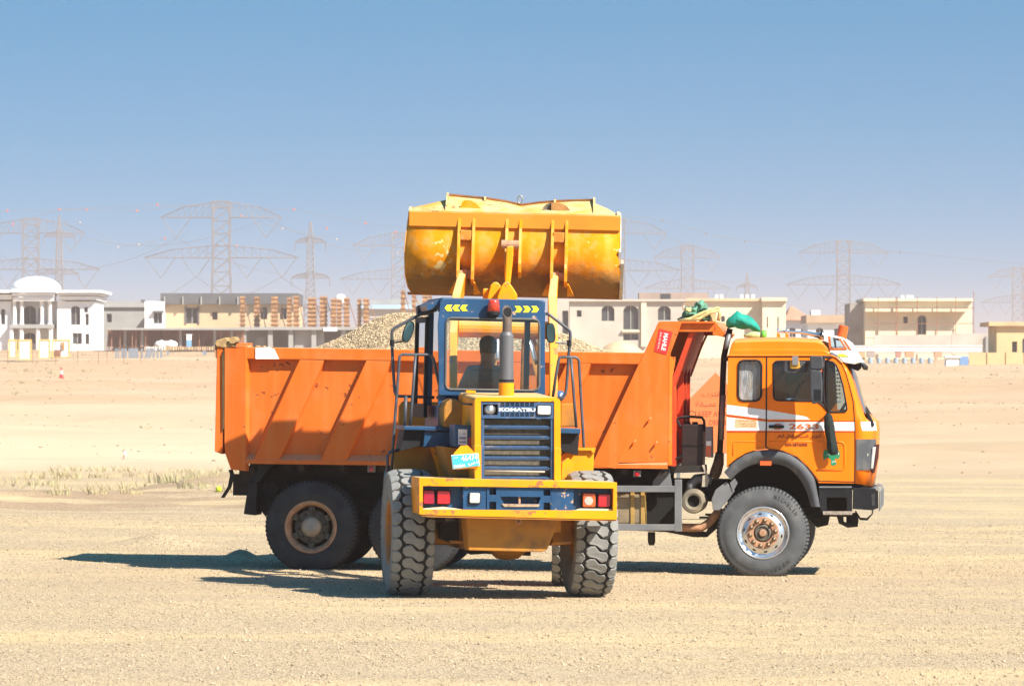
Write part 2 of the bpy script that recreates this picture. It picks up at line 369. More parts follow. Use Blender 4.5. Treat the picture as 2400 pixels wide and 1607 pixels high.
def ground_material():
    m = bpy.data.materials.new("yard_and_desert"); m.use_nodes = True
    n, l = m.node_tree.nodes, m.node_tree.links; p = n["Principled BSDF"]
    p.inputs['Roughness'].default_value = 0.95; p.inputs['Specular IOR Level'].default_value = 0.15
    g = n.new("ShaderNodeTexCoord"); co = g.outputs['Object']
    def noise(sc, det=3.0, stretch=None, rough=0.55):
        t = n.new("ShaderNodeTexNoise"); t.inputs['Scale'].default_value = sc; t.inputs['Detail'].default_value = det; t.inputs['Roughness'].default_value = rough
        if stretch:
            mp = n.new("ShaderNodeMapping"); mp.inputs['Scale'].default_value = stretch; l.new(co, mp.inputs[0]); l.new(mp.outputs[0], t.inputs['Vector'])
        else: l.new(co, t.inputs['Vector'])
        return t.outputs['Fac']
    def rng_(src, a, b):
        r = n.new("ShaderNodeMapRange"); r.inputs['From Min'].default_value = a; r.inputs['From Max'].default_value = b; r.interpolation_type = 'SMOOTHSTEP'
        l.new(src, r.inputs['Value']); return r.outputs['Result']
    def mix(f, A, B):
        x = n.new("ShaderNodeMix"); x.data_type = 'RGBA'; l.new(f, x.inputs['Factor']) if not isinstance(f, float) else setattr(x.inputs['Factor'], 'default_value', f)
        for s, v in ((6, A), (7, B)):
            if isinstance(v, tuple): x.inputs[s].default_value = (*v, 1)
            else: l.new(v, x.inputs[s])
        return x.outputs[2]
    def math_(op, a, b):
        k = n.new("ShaderNodeMath"); k.operation = op
        for i, v in enumerate((a, b)):
            if isinstance(v, (int, float)): k.inputs[i].default_value = v
            else: l.new(v, k.inputs[i])
        return k.outputs[0]
    # crushed stone: every chip its own tint
    vo = n.new("ShaderNodeTexVoronoi"); vo.inputs['Scale'].default_value = 64.0; l.new(co, vo.inputs['Vector'])
    sp = n.new("ShaderNodeSeparateColor"); l.new(vo.outputs['Color'], sp.inputs[0])
    chip = mix(sp.outputs[0], (0.35, 0.26, 0.158), (0.66, 0.515, 0.33))
    dark = rng_(sp.outputs[1], 0.80, 0.92); chip = mix(dark, chip, (0.14, 0.105, 0.075))
    tone = rng_(noise(0.35, 5.0, (0.5, 1.2, 1)), 0.35, 0.7)
    chip = mix(math_('MULTIPLY', tone, 0.30), chip, (0.40, 0.315, 0.225))
    sand = mix(rng_(noise(2.2, 6.0), 0.3, 0.7), (0.60, 0.435, 0.22), (0.68, 0.51, 0.29))
    smask = rng_(noise(0.22, 8.0, (0.55, 1.0, 1), 0.68), 0.44, 0.68)
    yard = mix(math_('MULTIPLY', smask, 0.85), chip, sand)
    s = n.new("ShaderNodeSeparateXYZ"); l.new(co, s.inputs[0])
    wy = math_('ADD', s.outputs['Y'], math_('MULTIPLY', math_('SUBTRACT', noise(0.25, 4.0, (0.6, 1, 1)), 0.5), 7.0))
    brown = math_('MULTIPLY', math_('MULTIPLY', rng_(wy, 77.0, 81.0), math_('SUBTRACT', 1.0, rng_(wy, 91.0, 97.0))), math_('SUBTRACT', 1.0, rng_(s.outputs['X'], -5.0, -1.0)))
    yard = mix(math_('MULTIPLY', math_('MULTIPLY', brown, rng_(noise(0.6, 4.0, (0.3, 1.4, 1)), 0.42, 0.58)), 0.75), yard, mix(sp.outputs[0], (0.22, 0.145, 0.09), (0.42, 0.29, 0.19)))
    # open desert beyond the yard, overexposed brightness put into the pale band
    d1 = mix(rng_(noise(0.02, 6.0, (0.4, 1.6, 1)), 0.3, 0.7), (0.455, 0.305, 0.182), (0.53, 0.385, 0.25))
    d2 = (0.57, 0.475, 0.32)
    yw = math_('ADD', s.outputs['Y'], math_('MULTIPLY', math_('SUBTRACT', noise(0.03, 5.0, (0.5, 1, 1)), 0.5), 160.0))
    pale = math_('MULTIPLY', rng_(yw, 95.0, 150.0), math_('SUBTRACT', 1.0, rng_(yw, 180.0, 360.0)))
    pale = math_('MULTIPLY', pale, math_('SUBTRACT', 1.0, math_('MULTIPLY', rng_(s.outputs['X'], -4.0, 14.0), 0.75)))
    desert = mix(pale, d1, d2)
    desert = mix(math_('MULTIPLY', rng_(noise(0.16, 9.0, (0.35, 1.3, 1), 0.7), 0.55, 0.75), 0.45), desert, (0.40, 0.27, 0.16))
    edge = rng_(math_('ADD', s.outputs['Y'], math_('MULTIPLY', math_('SUBTRACT', noise(0.15, 4.0), 0.5), 22.0)), 104.0, 118.0)
    l.new(mix(edge, yard, desert), p.inputs['Base Color'])
    b = n.new("ShaderNodeBump"); b.inputs['Distance'].default_value = 0.03; b.inputs['Strength'].default_value = 0.75
    hh = math_('ADD', math_('MULTIPLY', vo.outputs['Distance'], 0.6), noise(14.0, 5.0))
    l.new(hh, b.inputs['Height']); l.new(b.outputs[0], p.inputs['Normal'])
    return m
gme.materials.append(ground_material())

STONE = mat("crushed_stone", (0.43, 0.335, 0.225), 0.95, var=0.55, scale=16.0, spec=0.15)
def scatter(n, y0, y1, margin=1.0):
    y = np.sqrt(rng.uniform(y0 ** 2, y1 ** 2, n)); x = rng.uniform(-1, 1, n) * (1200 / F_PX * y + margin); return x, y
gxp, gyp = scatter(170000, 35, 78)
keep = fbm(gxp * 0.35, gyp, 0.22, 21) + rng.uniform(-0.5, 0.5, len(gxp)) > -0.28
gxp, gyp = gxp[keep], gyp[keep]
gr = rng.uniform(0.004, 0.0095, len(gxp)) * (1 + 1.0 * (rng.random(len(gxp)) > 0.96))
gp = pebbles("gravel", np.stack([gxp, gyp, gz(gxp, gyp) + gr * 0.35], -1), gr, STONE)
fyp = np.sqrt(rng.uniform(120 ** 2, 620 ** 2, 9000)); fxp = rng.uniform(-1, 1, len(fyp)) * (0.108 * fyp + 2)
k_ = fbm(fxp, fyp, 0.06, 31) + rng.uniform(-0.3, 0.3, len(fyp)) > 0.02; fxp, fyp = fxp[k_], fyp[k_]; fr0 = rng.uniform(0.03, 0.11, len(fyp)) * (fyp / 300) ** 0.5
fs_ = pebbles("desert_stones", np.stack([fxp, fyp, gz(fxp, fyp)], -1), fr0, mat("desert_stone", (0.30, 0.21, 0.13), 0.95, var=0.4, scale=0.5, spec=0.1))
tag(fs_, "small stones and clods strewn over the open sand behind the vehicles", "stones", kind="stuff")
tag(gp, "loose beige gravel scattered over the yard around the vehicles", "gravel", kind="stuff")
# ---------------------------------------------------------------- shared materials
DUST = (0.50, 0.38, 0.24)
ORANGE = mat("tipper_orange", (0.66, 0.135, 0.013), 0.5, spec=0.25, var=0.08, scale=1.6, dirt=(0.62, 0.17, 0.04), damt=0.30, dscale=3.0, bump=0.30, bscale=2.2, top=DUST, tamt=0.6, chips=(0.22, 0.055, 0.02), camt=0.25, cscale=18, runs=(0.68, 0.215, 0.06), ramt=0.5)
ORANGE_SHADE = mat("tipper_orange_shaded", (0.52, 0.045, 0.008), 0.6, var=0.15, scale=3)  # darker orange holds the shade under the cab guard
CAB = mat("cab_orange", (0.90, 0.190, 0.003), 0.38, spec=0.18, var=0.05, scale=1.5, dirt=(0.80, 0.20, 0.01), damt=0.10, coat=0.04, runs=(0.84, 0.27, 0.04), ramt=0.22, top=(0.62, 0.36, 0.14), tamt=0.55)
WHITE = mat("white_vinyl", (0.76, 0.76, 0.76), 0.45, var=0.05, scale=5)
YEL = mat("loader_yellow", (0.84, 0.300, 0.004), 0.5, spec=0.18, chips=(0.34, 0.14, 0.05), camt=0.34, cscale=11, var=0.10, scale=2.0, dirt=(0.42, 0.19, 0.05), damt=0.20, dscale=5.0, bump=0.05, bscale=12, top=(0.66, 0.48, 0.24), tamt=0.75)
YELD = mat("loader_yellow_grimy_shaded", (0.46, 0.19, 0.018), 0.7, var=0.22, scale=3.0, dirt=(0.20, 0.105, 0.045), damt=0.5, dscale=3.0, bump=0.15, bscale=14)
BUCK = mat("bucket_yellow", (0.70, 0.255, 0.006), 0.8, spec=0.06, chips=(0.74, 0.50, 0.20), camt=0.36, cscale=13, runs=(0.72, 0.40, 0.12), ramt=0.4, var=0.12, scale=9.0, dirt=(0.58, 0.29, 0.08), damt=0.42, dscale=9.0, bump=0.2, bscale=16, top=(0.72, 0.58, 0.33), tamt=0.85)
NAVY = mat("loader_navy", (0.011, 0.058, 0.140), 0.42, var=0.18, scale=4, dirt=(0.10, 0.13, 0.17), damt=0.06, dscale=7.0, coat=0.05, chips=(0.42, 0.27, 0.18), camt=0.30, cscale=16, top=(0.12, 0.13, 0.15), tamt=0.5)
NAVYL = mat("grille_navy", (0.035, 0.080, 0.165), 0.5, var=0.15, scale=6, dirt=(0.30, 0.22, 0.17), damt=0.14, dscale=9.0)
BLACK = mat("black_plastic", (0.012, 0.013, 0.015), 0.6, spec=0.2, var=0.3, scale=6, top=(0.12, 0.11, 0.10), tamt=0.4)
DGREY = mat("dark_chassis", (0.022, 0.019, 0.017), 0.8, var=0.4, scale=5, dirt=(0.06, 0.045, 0.03), damt=0.35, dscale=4)
GREYP = mat("grey_fender_plastic", (0.075, 0.080, 0.088), 0.6, spec=0.22, var=0.14, scale=5, dirt=(0.20, 0.18, 0.16), damt=0.2, dscale=6, bump=0.08, bscale=30)
STEEL = mat("grey_painted_steel", (0.20, 0.205, 0.21), 0.5, metal=0.3, var=0.15, scale=4, dirt=(0.20, 0.14, 0.09), damt=0.15)
CHROME = mat("wheel_aluminium", (0.62, 0.63, 0.65), 0.26, metal=0.85, var=0.06, scale=5)
RUST = mat("rusty_steel", (0.42, 0.22, 0.125), 0.8, var=0.28, scale=12, dirt=(0.36, 0.24, 0.15), damt=0.4, dscale=9, bump=0.15, bscale=40)
HUB = mat("grimy_hub", (0.115, 0.098, 0.075), 0.75, var=0.3, scale=10, bump=0.1)
TYRE = mat("truck_tyre_rubber", (0.085, 0.089, 0.094), 0.82, var=0.22, scale=5, dirt=(0.16, 0.145, 0.125), damt=0.22, dscale=5, bump=0.10, bscale=50, spec=0.25)
TYREB = mat("tyre_rubber_dark", (0.034, 0.037, 0.042), 0.8, var=0.25, scale=5, dirt=(0.05, 0.05, 0.05), damt=0.15, spec=0.2)
TYREL = mat("loader_tyre_rubber", (0.225, 0.225, 0.215), 0.88, var=0.18, scale=7, dirt=(0.27, 0.25, 0.21), damt=0.25, dscale=6, bump=0.16, bscale=45, spec=0.2)
TYREG = mat("loader_tyre_groove", (0.030, 0.030, 0.030), 0.9, var=0.2, scale=7, spec=0.1)
REDL = mat("red_lens", (0.45, 0.010, 0.014), 0.18, var=0.05, spec=0.6, coat=0.4)
AMBL = mat("amber_lens", (0.60, 0.10, 0.012), 0.2, var=0.05, spec=0.6, coat=0.4)
CLEAR = mat("clear_lens", (0.62, 0.62, 0.60), 0.12, metal=0.25, var=0.15, scale=30, coat=0.5)
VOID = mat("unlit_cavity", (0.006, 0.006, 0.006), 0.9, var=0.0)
LINE = mat("panel_gap", (0.035, 0.012, 0.006), 0.8, var=0.0)
GLASS = glass("cab_glass", (0.93, 0.96, 0.97), 0.03)
GLASSD = glass("cab_glass_tinted", (0.42, 0.56, 0.64), 0.04)
SKIN = mat("skin", (0.20, 0.10, 0.06), 0.6, var=0.08, scale=20)
HAIR = mat("dark_hair", (0.012, 0.010, 0.009), 0.7, var=0.3, scale=40)
TRIM = mat("cab_interior_trim", (0.05, 0.058, 0.07), 0.7, var=0.15)
# ---------------------------------------------------------------- tipper truck (own frame: x forward, y across to the far side, z up)
TM = Matrix.Translation((0, 57.2, 0)) @ Matrix.Rotation(math.radians(-5.5), 4, 'Z') @ Matrix.Rotation(0.0105, 4, 'Y')
truck = empty("dump_truck", M=TM, label="orange tipper truck with raised-front cargo bed, standing side-on behind the wheel loader", cat="truck")
def tp(pts, d=0.0): return [pc(TM, x, y, d) for x, y in pts]
def tx(px, d=0.0, py=1000): return pc(TM, px, py, d)[0]
def tz(py, px=1200, d=0.0): return pc(TM, px, py, d)[1]
W = 2.45                                             # bed width
def tprism(name, pts, d0, d1, m, parent=truck, **k): return MB().prism(tp(pts, d0), d0, d1).build(name, m, parent, **k)

# --- cargo bed -------------------------------------------------
zb = tz(1090, 1000); zr = tz(820, 1000)
bed = MB()
bed.prism(tp([(530, 822), (1509, 834), (1572, 834), (1567, 1085), (552, 1072)], 0.09), 0.09, 0.13)
q = tp([(530, 822), (1509, 834), (1572, 834), (1567, 1085), (552, 1072)], 0.09)
bed.prism(q, W - 0.13, W - 0.09)
bed.box(tx(552), tx(1567), 0.13, W - 0.13, zb + 0.02, zb + 0.10)
cargo = bed.build("cargo_bed", ORANGE, truck)
def rib(quad, parent, lft=3, rgt=7):
    a = tp(quad, -0.0); b = tp([(quad[0][0] - lft, quad[0][1]), (quad[1][0] + rgt, quad[1][1]), (quad[2][0] + rgt, quad[2][1]), (quad[3][0] - lft, quad[3][1])], 0.095)
    MB().loft([[(x, 0.0, z) for x, z in a], [(x, 0.095, z) for x, z in b]]).build("rib", ORANGE, parent, bevel=0.008)
for k in range(5):
    dx = 156.5 * k; dy = 1.8 * k
    rib([(702 + dx, 843 + dy), (759 + dx, 844 + dy), (654 + dx, 1077 + dy), (595 + dx, 1077 + dy)], cargo)
MB().prism(tp([(574, 813), (1510, 826), (1496, 854), (574, 841)], -0.004), -0.004, 0.17).build("top_rail", ORANGE, cargo, bevel=0.012)
MB().prism(tp([(574, 813), (1510, 826), (1496, 854), (574, 841)], 0.0), W - 0.17, W).build("top_rail", ORANGE, cargo)
# sloped lower flange
a, b = tx(574), tx(1442)
fl = MB(); z0, z1, z2 = tz(1086, 574), tz(1077, 574), tz(1063, 574)
fl.prism_x([(0.092, z2), (-0.002, z1), (-0.002, z0), (0.092, z0)], a, tx(1565)); fl.build("lower_flange", ORANGE, cargo)
# rear corner post: a broad pressed panel with a bevelled front edge
post = [(525, 816), (553, 813), (576, 811), (578, 842), (575, 1103), (541, 1100), (528, 1063), (525, 1036)]
pa = tp(post, -0.012); pb = tp([(x + (9 if x > 570 else 0), y) for x, y in post], 0.10)
MB().loft([[(x, -0.012 + (0.03 if i in (0, 6, 7, 5) else 0), z) for i, (x, z) in enumerate(pa)], [(x, 0.10, z) for x, z in pb]]).build("rear_post", ORANGE, cargo, bevel=0.006)
MB().prism(tp([(525, 816), (576, 811), (575, 1103), (541, 1100), (528, 1063), (525, 1036)]), W - 0.09, W).build("rear_post", ORANGE, cargo)
# front oblique panel rising into the cab guard
MB().prism(tp([(1510, 826), (1543, 755), (1598, 755), (1571, 827), (1443, 1098), (1386, 1091), (1496, 854)], -0.006), -0.006, 0.09).build("oblique_panel", ORANGE, cargo, bevel=0.006)
MB().prism(tp([(1510, 826), (1543, 755), (1598, 755), (1571, 827), (1443, 1098), (1386, 1091), (1496, 854)], 0.0), W - 0.05, W).build("oblique_panel", ORANGE, cargo)
A = [(x, -0.004, z) for x, z in tp([(1571, 827), (1443, 1083)])]; B = [(x, 0.035, z) for x, z in tp([(1570, 840), (1566, 1083)])]
MB().add([A[0], A[1], B[1], B[0]] + [(p[0], 0.09, p[2]) for p in (A[0], A[1], B[1], B[0])], [(0, 1, 2, 3), (4, 7, 6, 5), (0, 4, 5, 1), (1, 5, 6, 2), (2, 6, 7, 3), (3, 7, 4, 0)]).build("side_gusset", ORANGE, cargo)
A = tp([(1566, 836), (1565, 1090)]); B = tp([(1582, 836), (1581, 1088)], 0.16)
MB().add([(A[0][0], 0.034, A[0][1]), (A[1][0], 0.034, A[1][1]), (B[1][0], 0.16, B[1][1]), (B[0][0], 0.16, B[0][1])], [(0, 1, 2, 3)]).build("corner_chamfer", ORANGE, cargo, solid=0.012)
# front bulkhead: upright, then leaning forward under the guard
f0, f1, f2 = tp([(1582, 1092), (1581, 905), (1630, 772)], 0.1)
bk = MB()
for y0, y1 in ((0.10, W - 0.06),):
    pr = [f0, f1, f2, (f2[0] - 0.06, f2[1]), (f1[0] - 0.06, f1[1]), (f0[0] - 0.06, f0[1])]
    bk.prism(pr, y0, y1)
bk.build("front_bulkhead", ORANGE_SHADE, cargo)
st = MB(); c0 = tp([(1581, 1085), (1579, 845)], 0.1)
for y in (0.55, 1.2, 1.85): st.box(c0[0][0], c0[0][0] + 0.07, y, y + 0.09, c0[0][1], c0[1][1])
build_split(st, "bulkhead_stiffener", ORANGE_SHADE, cargo)
g = MB(); p = tp([(1545, 753), (1676, 753), (1676, 757), (1545, 757)], 0.03); g.prism(p, -0.004, W)
g.build("cab_guard_roof", ORANGE, cargo)
MB().prism(tp([(1599, 756), (1676, 756), (1678, 777), (1591, 777)], 0.05), 0.05, 0.075).build("cab_guard_skirt", ORANGE, cargo)
MB().prism(tp([(1599, 756), (1676, 756), (1678, 777), (1591, 777)], 0.05), W - 0.08, W - 0.05).build("cab_guard_skirt", ORANGE, cargo)
lip = MB(); l0 = tp([(1676, 754), (1699, 780), (1692, 789), (1670, 784), (1672, 776)], 0.06)
lip.prism(l0, 0.05, W - 0.02); lip.build("cab_guard_lip", ORANGE, cargo)
MB().prism(tp([(1618, 786), (1690, 786), (1690, 779), (1630, 779)], W - 0.3), W - 0.3, W - 0.2).build("guard_stiffener", ORANGE_SHADE, cargo)
MB().tube([(x, W - 0.045, z) for x, z in tp([(1632, 776), (1616, 812), (1590, 882)], 0)], 0.016, 6).build("edge_bar", RUST, cargo)
hk = MB()
for px_, py_ in ((1520, 984), (1484, 1037), (1535, 1040)):
    x, z = pc(TM, px_, py_, 0); hk.tube([(x - 0.01, 0.02, z - 0.03), (x, -0.025, z - 0.02), (x + 0.015, -0.03, z + 0.01), (x + 0.03, -0.0, z + 0.03)], 0.009, 6)
build_split(hk, "rope_hook", ORANGE, cargo)
# tailgate with its hinge, both caked with mud
tg = MB(); tg.prism(tp([(509, 803), (523, 800), (523, 1036), (520, 1064), (503, 1057)], 0.04), 0.04, W - 0.04)
gate = tg.build("tailgate", ORANGE, truck, bevel=0.006)
MUD = mat("dried_mud", (0.40, 0.26, 0.115), 0.95, var=0.25, scale=12, bump=0.5, bscale=25)
h = MB(); h.prism(tp([(502, 806), (508, 797), (530, 790), (533, 800), (545, 806), (545, 812), (525, 815), (507, 812)], 0.02), 0.02, 0.35)
h.build("hinge_arm", MUD, gate, bevel=0.01)
x, z = pc(TM, 545, 797, 0.0); MB().tube([(x, -0.01, z), (x, 0.3, z)], 0.042, 12).build("hinge_pin", MUD, gate)
MB().prism(tp([(503, 806), (508, 806), (508, 840), (503, 836)], 0.05), 0.05, 0.12).build("latch_plate", RUST, gate)
MB().prism(tp([(520.5, 830), (525, 818), (525.5, 1000), (521.5, 1010)], 0.015), 0.015, 0.04).build("gap_shade_strip", mat("gap_shade", (0.10, 0.065, 0.03), 0.9, var=0.3), gate)  # dark strip paints the shaded gap beside the rear post
wp = tp([(599, 815), (631, 813), (637, 816), (643, 818), (648, 828), (654, 841), (599, 841)], -0.012)
MB().prism(wp, -0.016, -0.008).build("white_patch", mat("white_sheet", (0.86, 0.86, 0.85), 0.6, var=0.03), cargo)
# red maker's decal on the oblique panel
RDEC = mat("red_decal", (0.62, 0.035, 0.030), 0.45, var=0.06)
dq = tp([(1545, 770), (1577, 778), (1562, 831), (1533, 823)], -0.012)
dec = MB().prism(dq, -0.012, -0.007).build("red_decal", RDEC, cargo)
def vec3(p, y): return np.array((p[0], y, p[1]))
o_, u_, v_ = tp([(1556.5, 780), (1549.5, 820), (1566.5, 782)], -0.015)
lettering("decal_text", "MAHLE", WHITE, dec, vec3(o_, -0.0145), vec3(u_, 0) - vec3(o_, 0), vec3(v_, 0) - vec3(o_, 0), bold=0.035)
o_, u_, v_ = tp([(1547.5, 778), (1540.5, 817), (1551.5, 779)], -0.015)
lettering("decal_text", "O R I G I N A L", WHITE, dec, vec3(o_, -0.0145), vec3(u_, 0) - vec3(o_, 0), vec3(v_, 0) - vec3(o_, 0), bold=0.01)
def lamp_box(px0, px1, py0, py1, d):
    b_ = MB().prism(tp([(px0, py0), (px1, py0), (px1, py1), (px0, py1)], d), d, d + 0.05).build("marker_lamp", STEEL, truck, bevel=0.008)
    c = pc(TM, (px0 + px1) / 2, (py0 + py1) / 2 + 1, d); MB().lathe([(0.0, -0.02), (0.022, -0.018), (0.03, 0.0)], (c[0], d, c[1]), n=16).build("lens", REDL, b_)
lamp_box(861, 879, 1090, 1106, 0.05); lamp_box(1484, 1502, 1102, 1117, 0.05)

# --- chassis ---------------------------------------------------
ch = MB()
for y in (0.78, 1.58): ch.box(tx(548, 0.8), tx(1995, 0.8), y, y + 0.09, 0.86, 1.12)
for px_ in (560, 640, 850, 1060, 1300, 1560, 1700, 1950): ch.box(tx(px_, 0.8), tx(px_, 0.8) + 0.1, 0.8, 1.65, 0.88, 1.08)
build_split(ch, "chassis_frame", DGREY, truck)
sf = MB()
for y in (0.72, 1.62): sf.box(tx(565), tx(1560), y, y + 0.11, 1.12, zb + 0.03)
for px_ in range(600, 1560, 95): sf.box(tx(px_), tx(px_) + 0.07, 0.14, W - 0.14, zb - 0.09, zb + 0.03)
build_split(sf, "bed_subframe", DGREY, truck)
tail = MB(); tail.prism(tp([(562, 1092), (600, 1090), (600, 1128), (574, 1128), (562, 1112)], 0.3), 0.25, 0.5)
tail.prism(tp([(562, 1092), (600, 1090), (600, 1128), (574, 1128), (562, 1112)], 0.3), W - 0.5, W - 0.25); build_split(tail, "hinge_bracket", DGREY, truck)
MB().prism(tp([(584, 1126), (606, 1129), (636, 1090), (616, 1087)], 0.12), 0.12, 0.62).build("flap_bracket", BLACK, truck)
fp = tp([(583, 1128), (603, 1130), (599, 1207), (571, 1204)], 0.14)
MB().prism(fp, 0.14, 0.64).build("mud_flap", BLACK, truck, bevel=0.004)
MB().prism(fp, W - 0.64, W - 0.14).build("mud_flap", BLACK, truck)
MB().prism(tp([(602, 1150), (640, 1128), (650, 1140), (640, 1190), (622, 1210), (604, 1185)], 0.5), 0.5, 0.55).build("inner_splash_guard", DGREY, truck)
MB().loft([[(x, 0.06 + 0.02 * i, z), (x + 0.05, 0.10, z), (x + 0.02, 0.13, z)] for i, (x, z) in enumerate(tp([(536, 1100), (539, 1112), (533, 1140), (516, 1166)], 0.08))]).build("rubber_strap", BLACK, truck)
sp = MB()
for cx_ in (728, 970):
    x = tx(cx_, 0.5)
for y in (0.62, 1.75):
    xm = (tx(728, 0.6) + tx(970, 0.6)) / 2
    for k in range(6): sp.box(xm - 0.62 + 0.07 * k, xm + 0.62 - 0.07 * k, y, y + 0.09, 0.63 + 0.035 * k, 0.66 + 0.035 * k)
xf_ = tx(1788, 0.6)
for y in (0.55, 1.82):
    for k in range(4): sp.box(xf_ - 0.75 + 0.1 * k, xf_ + 0.7 - 0.1 * k, y, y + 0.08, 0.66 + 0.03 * k, 0.685 + 0.03 * k)
build_split(sp, "leaf_spring", DGREY, truck)

# --- wheels ----------------------------------------------------
def ring_clamp(mb, zmin):
    mb.v = [(x, y, max(z, zmin)) for x, y, z in mb.v]; return mb
def truck_tyre(cx_, cz, d0, wd, R, m):
    r0 = 0.292; h = R - r0
    prof = [(r0, 0.035), (r0 + 0.02, 0.012), (r0 + 0.35 * h, 0.0), (r0 + 0.62 * h, 0.002), (r0 + 0.64 * h, 0.006), (r0 + 0.80 * h, 0.012), (R - 0.016, 0.026), (R - 0.004, 0.045), (R, 0.075), (R, wd * 0.33), (R - 0.012, wd * 0.335), (R - 0.012, wd * 0.36), (R, wd * 0.365),
            (R, wd - 0.075), (R - 0.004, wd - 0.045), (R - 0.016, wd - 0.026), (r0 + 0.62 * h, wd), (r0 + 0.35 * h, wd), (r0, wd - 0.03)]
    mb = MB().lathe(prof, (cx_, d0, cz), n=72); mb.f = mb.f[:-2]
    return ring_clamp(mb, 0.004)
def shoulder_marks(cx_, cz, d0, R, n=64, depth=0.012):
    mb = MB()
    for k in range(n):
        t = 2 * math.pi * k / n; c, s = math.cos(t), math.sin(t)
        if cz + R * s < 0.05: continue
        u = Vector((c, 0, s)); w = Vector((-s, 0, c)); P = Vector((cx_, d0, cz))
        a = P + u * (R + 0.001); y0, y1 = 0.046, 0.105
        vs_ = []
        for du, dy, dw in ((0.0015, y0, -0.011), (0.0015, y0, 0.011), (0.0015, y1, 0.007), (0.0015, y1, -0.007)):
            vs_.append(a + u * du + w * dw + Vector((0, dy, 0)))
        for du, dy, dw in ((-0.03, 0.014, -0.009), (-0.03, 0.014, 0.009)):
            vs_.append(a + u * du + w * dw + Vector((0, dy, 0)))
        mb.add(vs_, [(0, 1, 2, 3), (0, 4, 5, 1)])
    return mb
def wheel_empty(): 
    o = bpy.data.objects.new("wheel", None); col.objects.link(o); o.parent = truck; o.empty_display_size = 0.2; return o
R_T = 0.556
def rear_wheel(px_, far=False):
    cz = 0.512; d0 = 0.045; x = tx(px_, d0, 1223)
    w = wheel_empty()
    if far:
        for dd in (W - 0.34, W - 0.66): truck_tyre(x, cz, dd, 0.29, R_T, TYREB).build("tyre", TYREB, w, smooth=True)
        return w
    truck_tyre(x, cz, d0, 0.29, R_T, TYREB).build("tyre", TYREB, w, smooth=True)
    truck_tyre(x, cz, d0 + 0.325, 0.29, R_T, TYREB).build("tyre", TYREB, w, smooth=True)
    shoulder_marks(x, cz, d0, R_T).build("tread_slots", VOID, w)
    # demountable rim: rusty lip, deep well
    MB().lathe([(0.312, 0.03), (0.318, 0.012), (0.308, 0.004), (0.285, 0.012), (0.262, 0.05), (0.245, 0.16), (0.235, 0.27), (0.25, 0.29), (0.312, 0.29)], (x, d0, cz), n=56, cap=False).build("rim", RUST, w, smooth=True)
    MB().lathe([(0.0, 0.20), (0.24, 0.20), (0.24, 0.22), (0.0, 0.22)], (x, d0, cz), n=40).build("brake_drum", VOID, w)  # painted near-black for the shade deep inside the rim
    hb = MB().lathe([(0.0, 0.10), (0.17, 0.10), (0.206, 0.115), (0.206, 0.20), (0.0, 0.20)], (x, d0, cz), n=40).build("hub", HUB, w)
    MB().lathe([(0.0, 0.016), (0.06, 0.018), (0.105, 0.03), (0.122, 0.06), (0.125, 0.105), (0.0, 0.106)], (x, d0, cz), n=32).build("hub_cap", mat("worn_hub_cap", (0.36, 0.29, 0.215), 0.6, metal=0.3, var=0.25, scale=8, dirt=(0.32, 0.16, 0.07), damt=0.4), w, smooth=True)
    bo = MB(); cl = MB()
    for k in range(10):
        t = 2 * math.pi * (k + 0.3) / 10; bo.lathe([(0.0, 0.075), (0.016, 0.077), (0.018, 0.10)], (x + 0.162 * math.cos(t), d0, cz + 0.162 * math.sin(t)), n=8)
    build_split(bo, "hub_nut", mat("oily_nut", (0.045, 0.035, 0.028), 0.6, var=0.3), w)
    for k in range(6):
        t = math.radians(90 + 60 * k); u = Vector((math.cos(t), 0, math.sin(t))); v = Vector((-math.sin(t), 0, math.cos(t))); c = Vector((x, d0, cz))
        vs_ = [c + u * rr + v * s_ + Vector((0, y, 0)) for y in (0.08, 0.20) for rr, s_ in ((0.195, -0.036), (0.252, -0.036), (0.252, 0.036), (0.195, 0.036))]
        cl.add(vs_, [(0, 1, 2, 3), (4, 7, 6, 5), (0, 4, 5, 1), (1, 5, 6, 2), (2, 6, 7, 3), (3, 7, 4, 0)])
        cl.lathe([(0.0, 0.045), (0.014, 0.047), (0.016, 0.08)], (x + 0.226 * math.cos(t), d0, cz + 0.226 * math.sin(t)), n=8)
    build_split(cl, "rim_clamp", HUB, w)
    return w
for q_ in (728, 970): rear_wheel(q_); rear_wheel(q_, True)
ax = MB()
for q_ in (728, 970): ax.tube([(tx(q_, 0.2), 0.3, 0.512), (tx(q_, 0.2), W - 0.3, 0.512)], 0.09, 10); ax.lathe([(0.1, -0.2), (0.22, -0.1), (0.22, 0.1), (0.1, 0.2)], (tx(q_, 0.2), W / 2, 0.512), n=16)
ax.tube([(tx(1788, 0.2), 0.3, 0.45), (tx(1788, 0.2), W - 0.3, 0.45)], 0.06, 8)
ax.tube([(tx(1500, 0.2), W / 2, 0.95), (tx(990, 0.2), W / 2, 0.55)], 0.06, 8); build_split(ax, "axle", DGREY, truck)
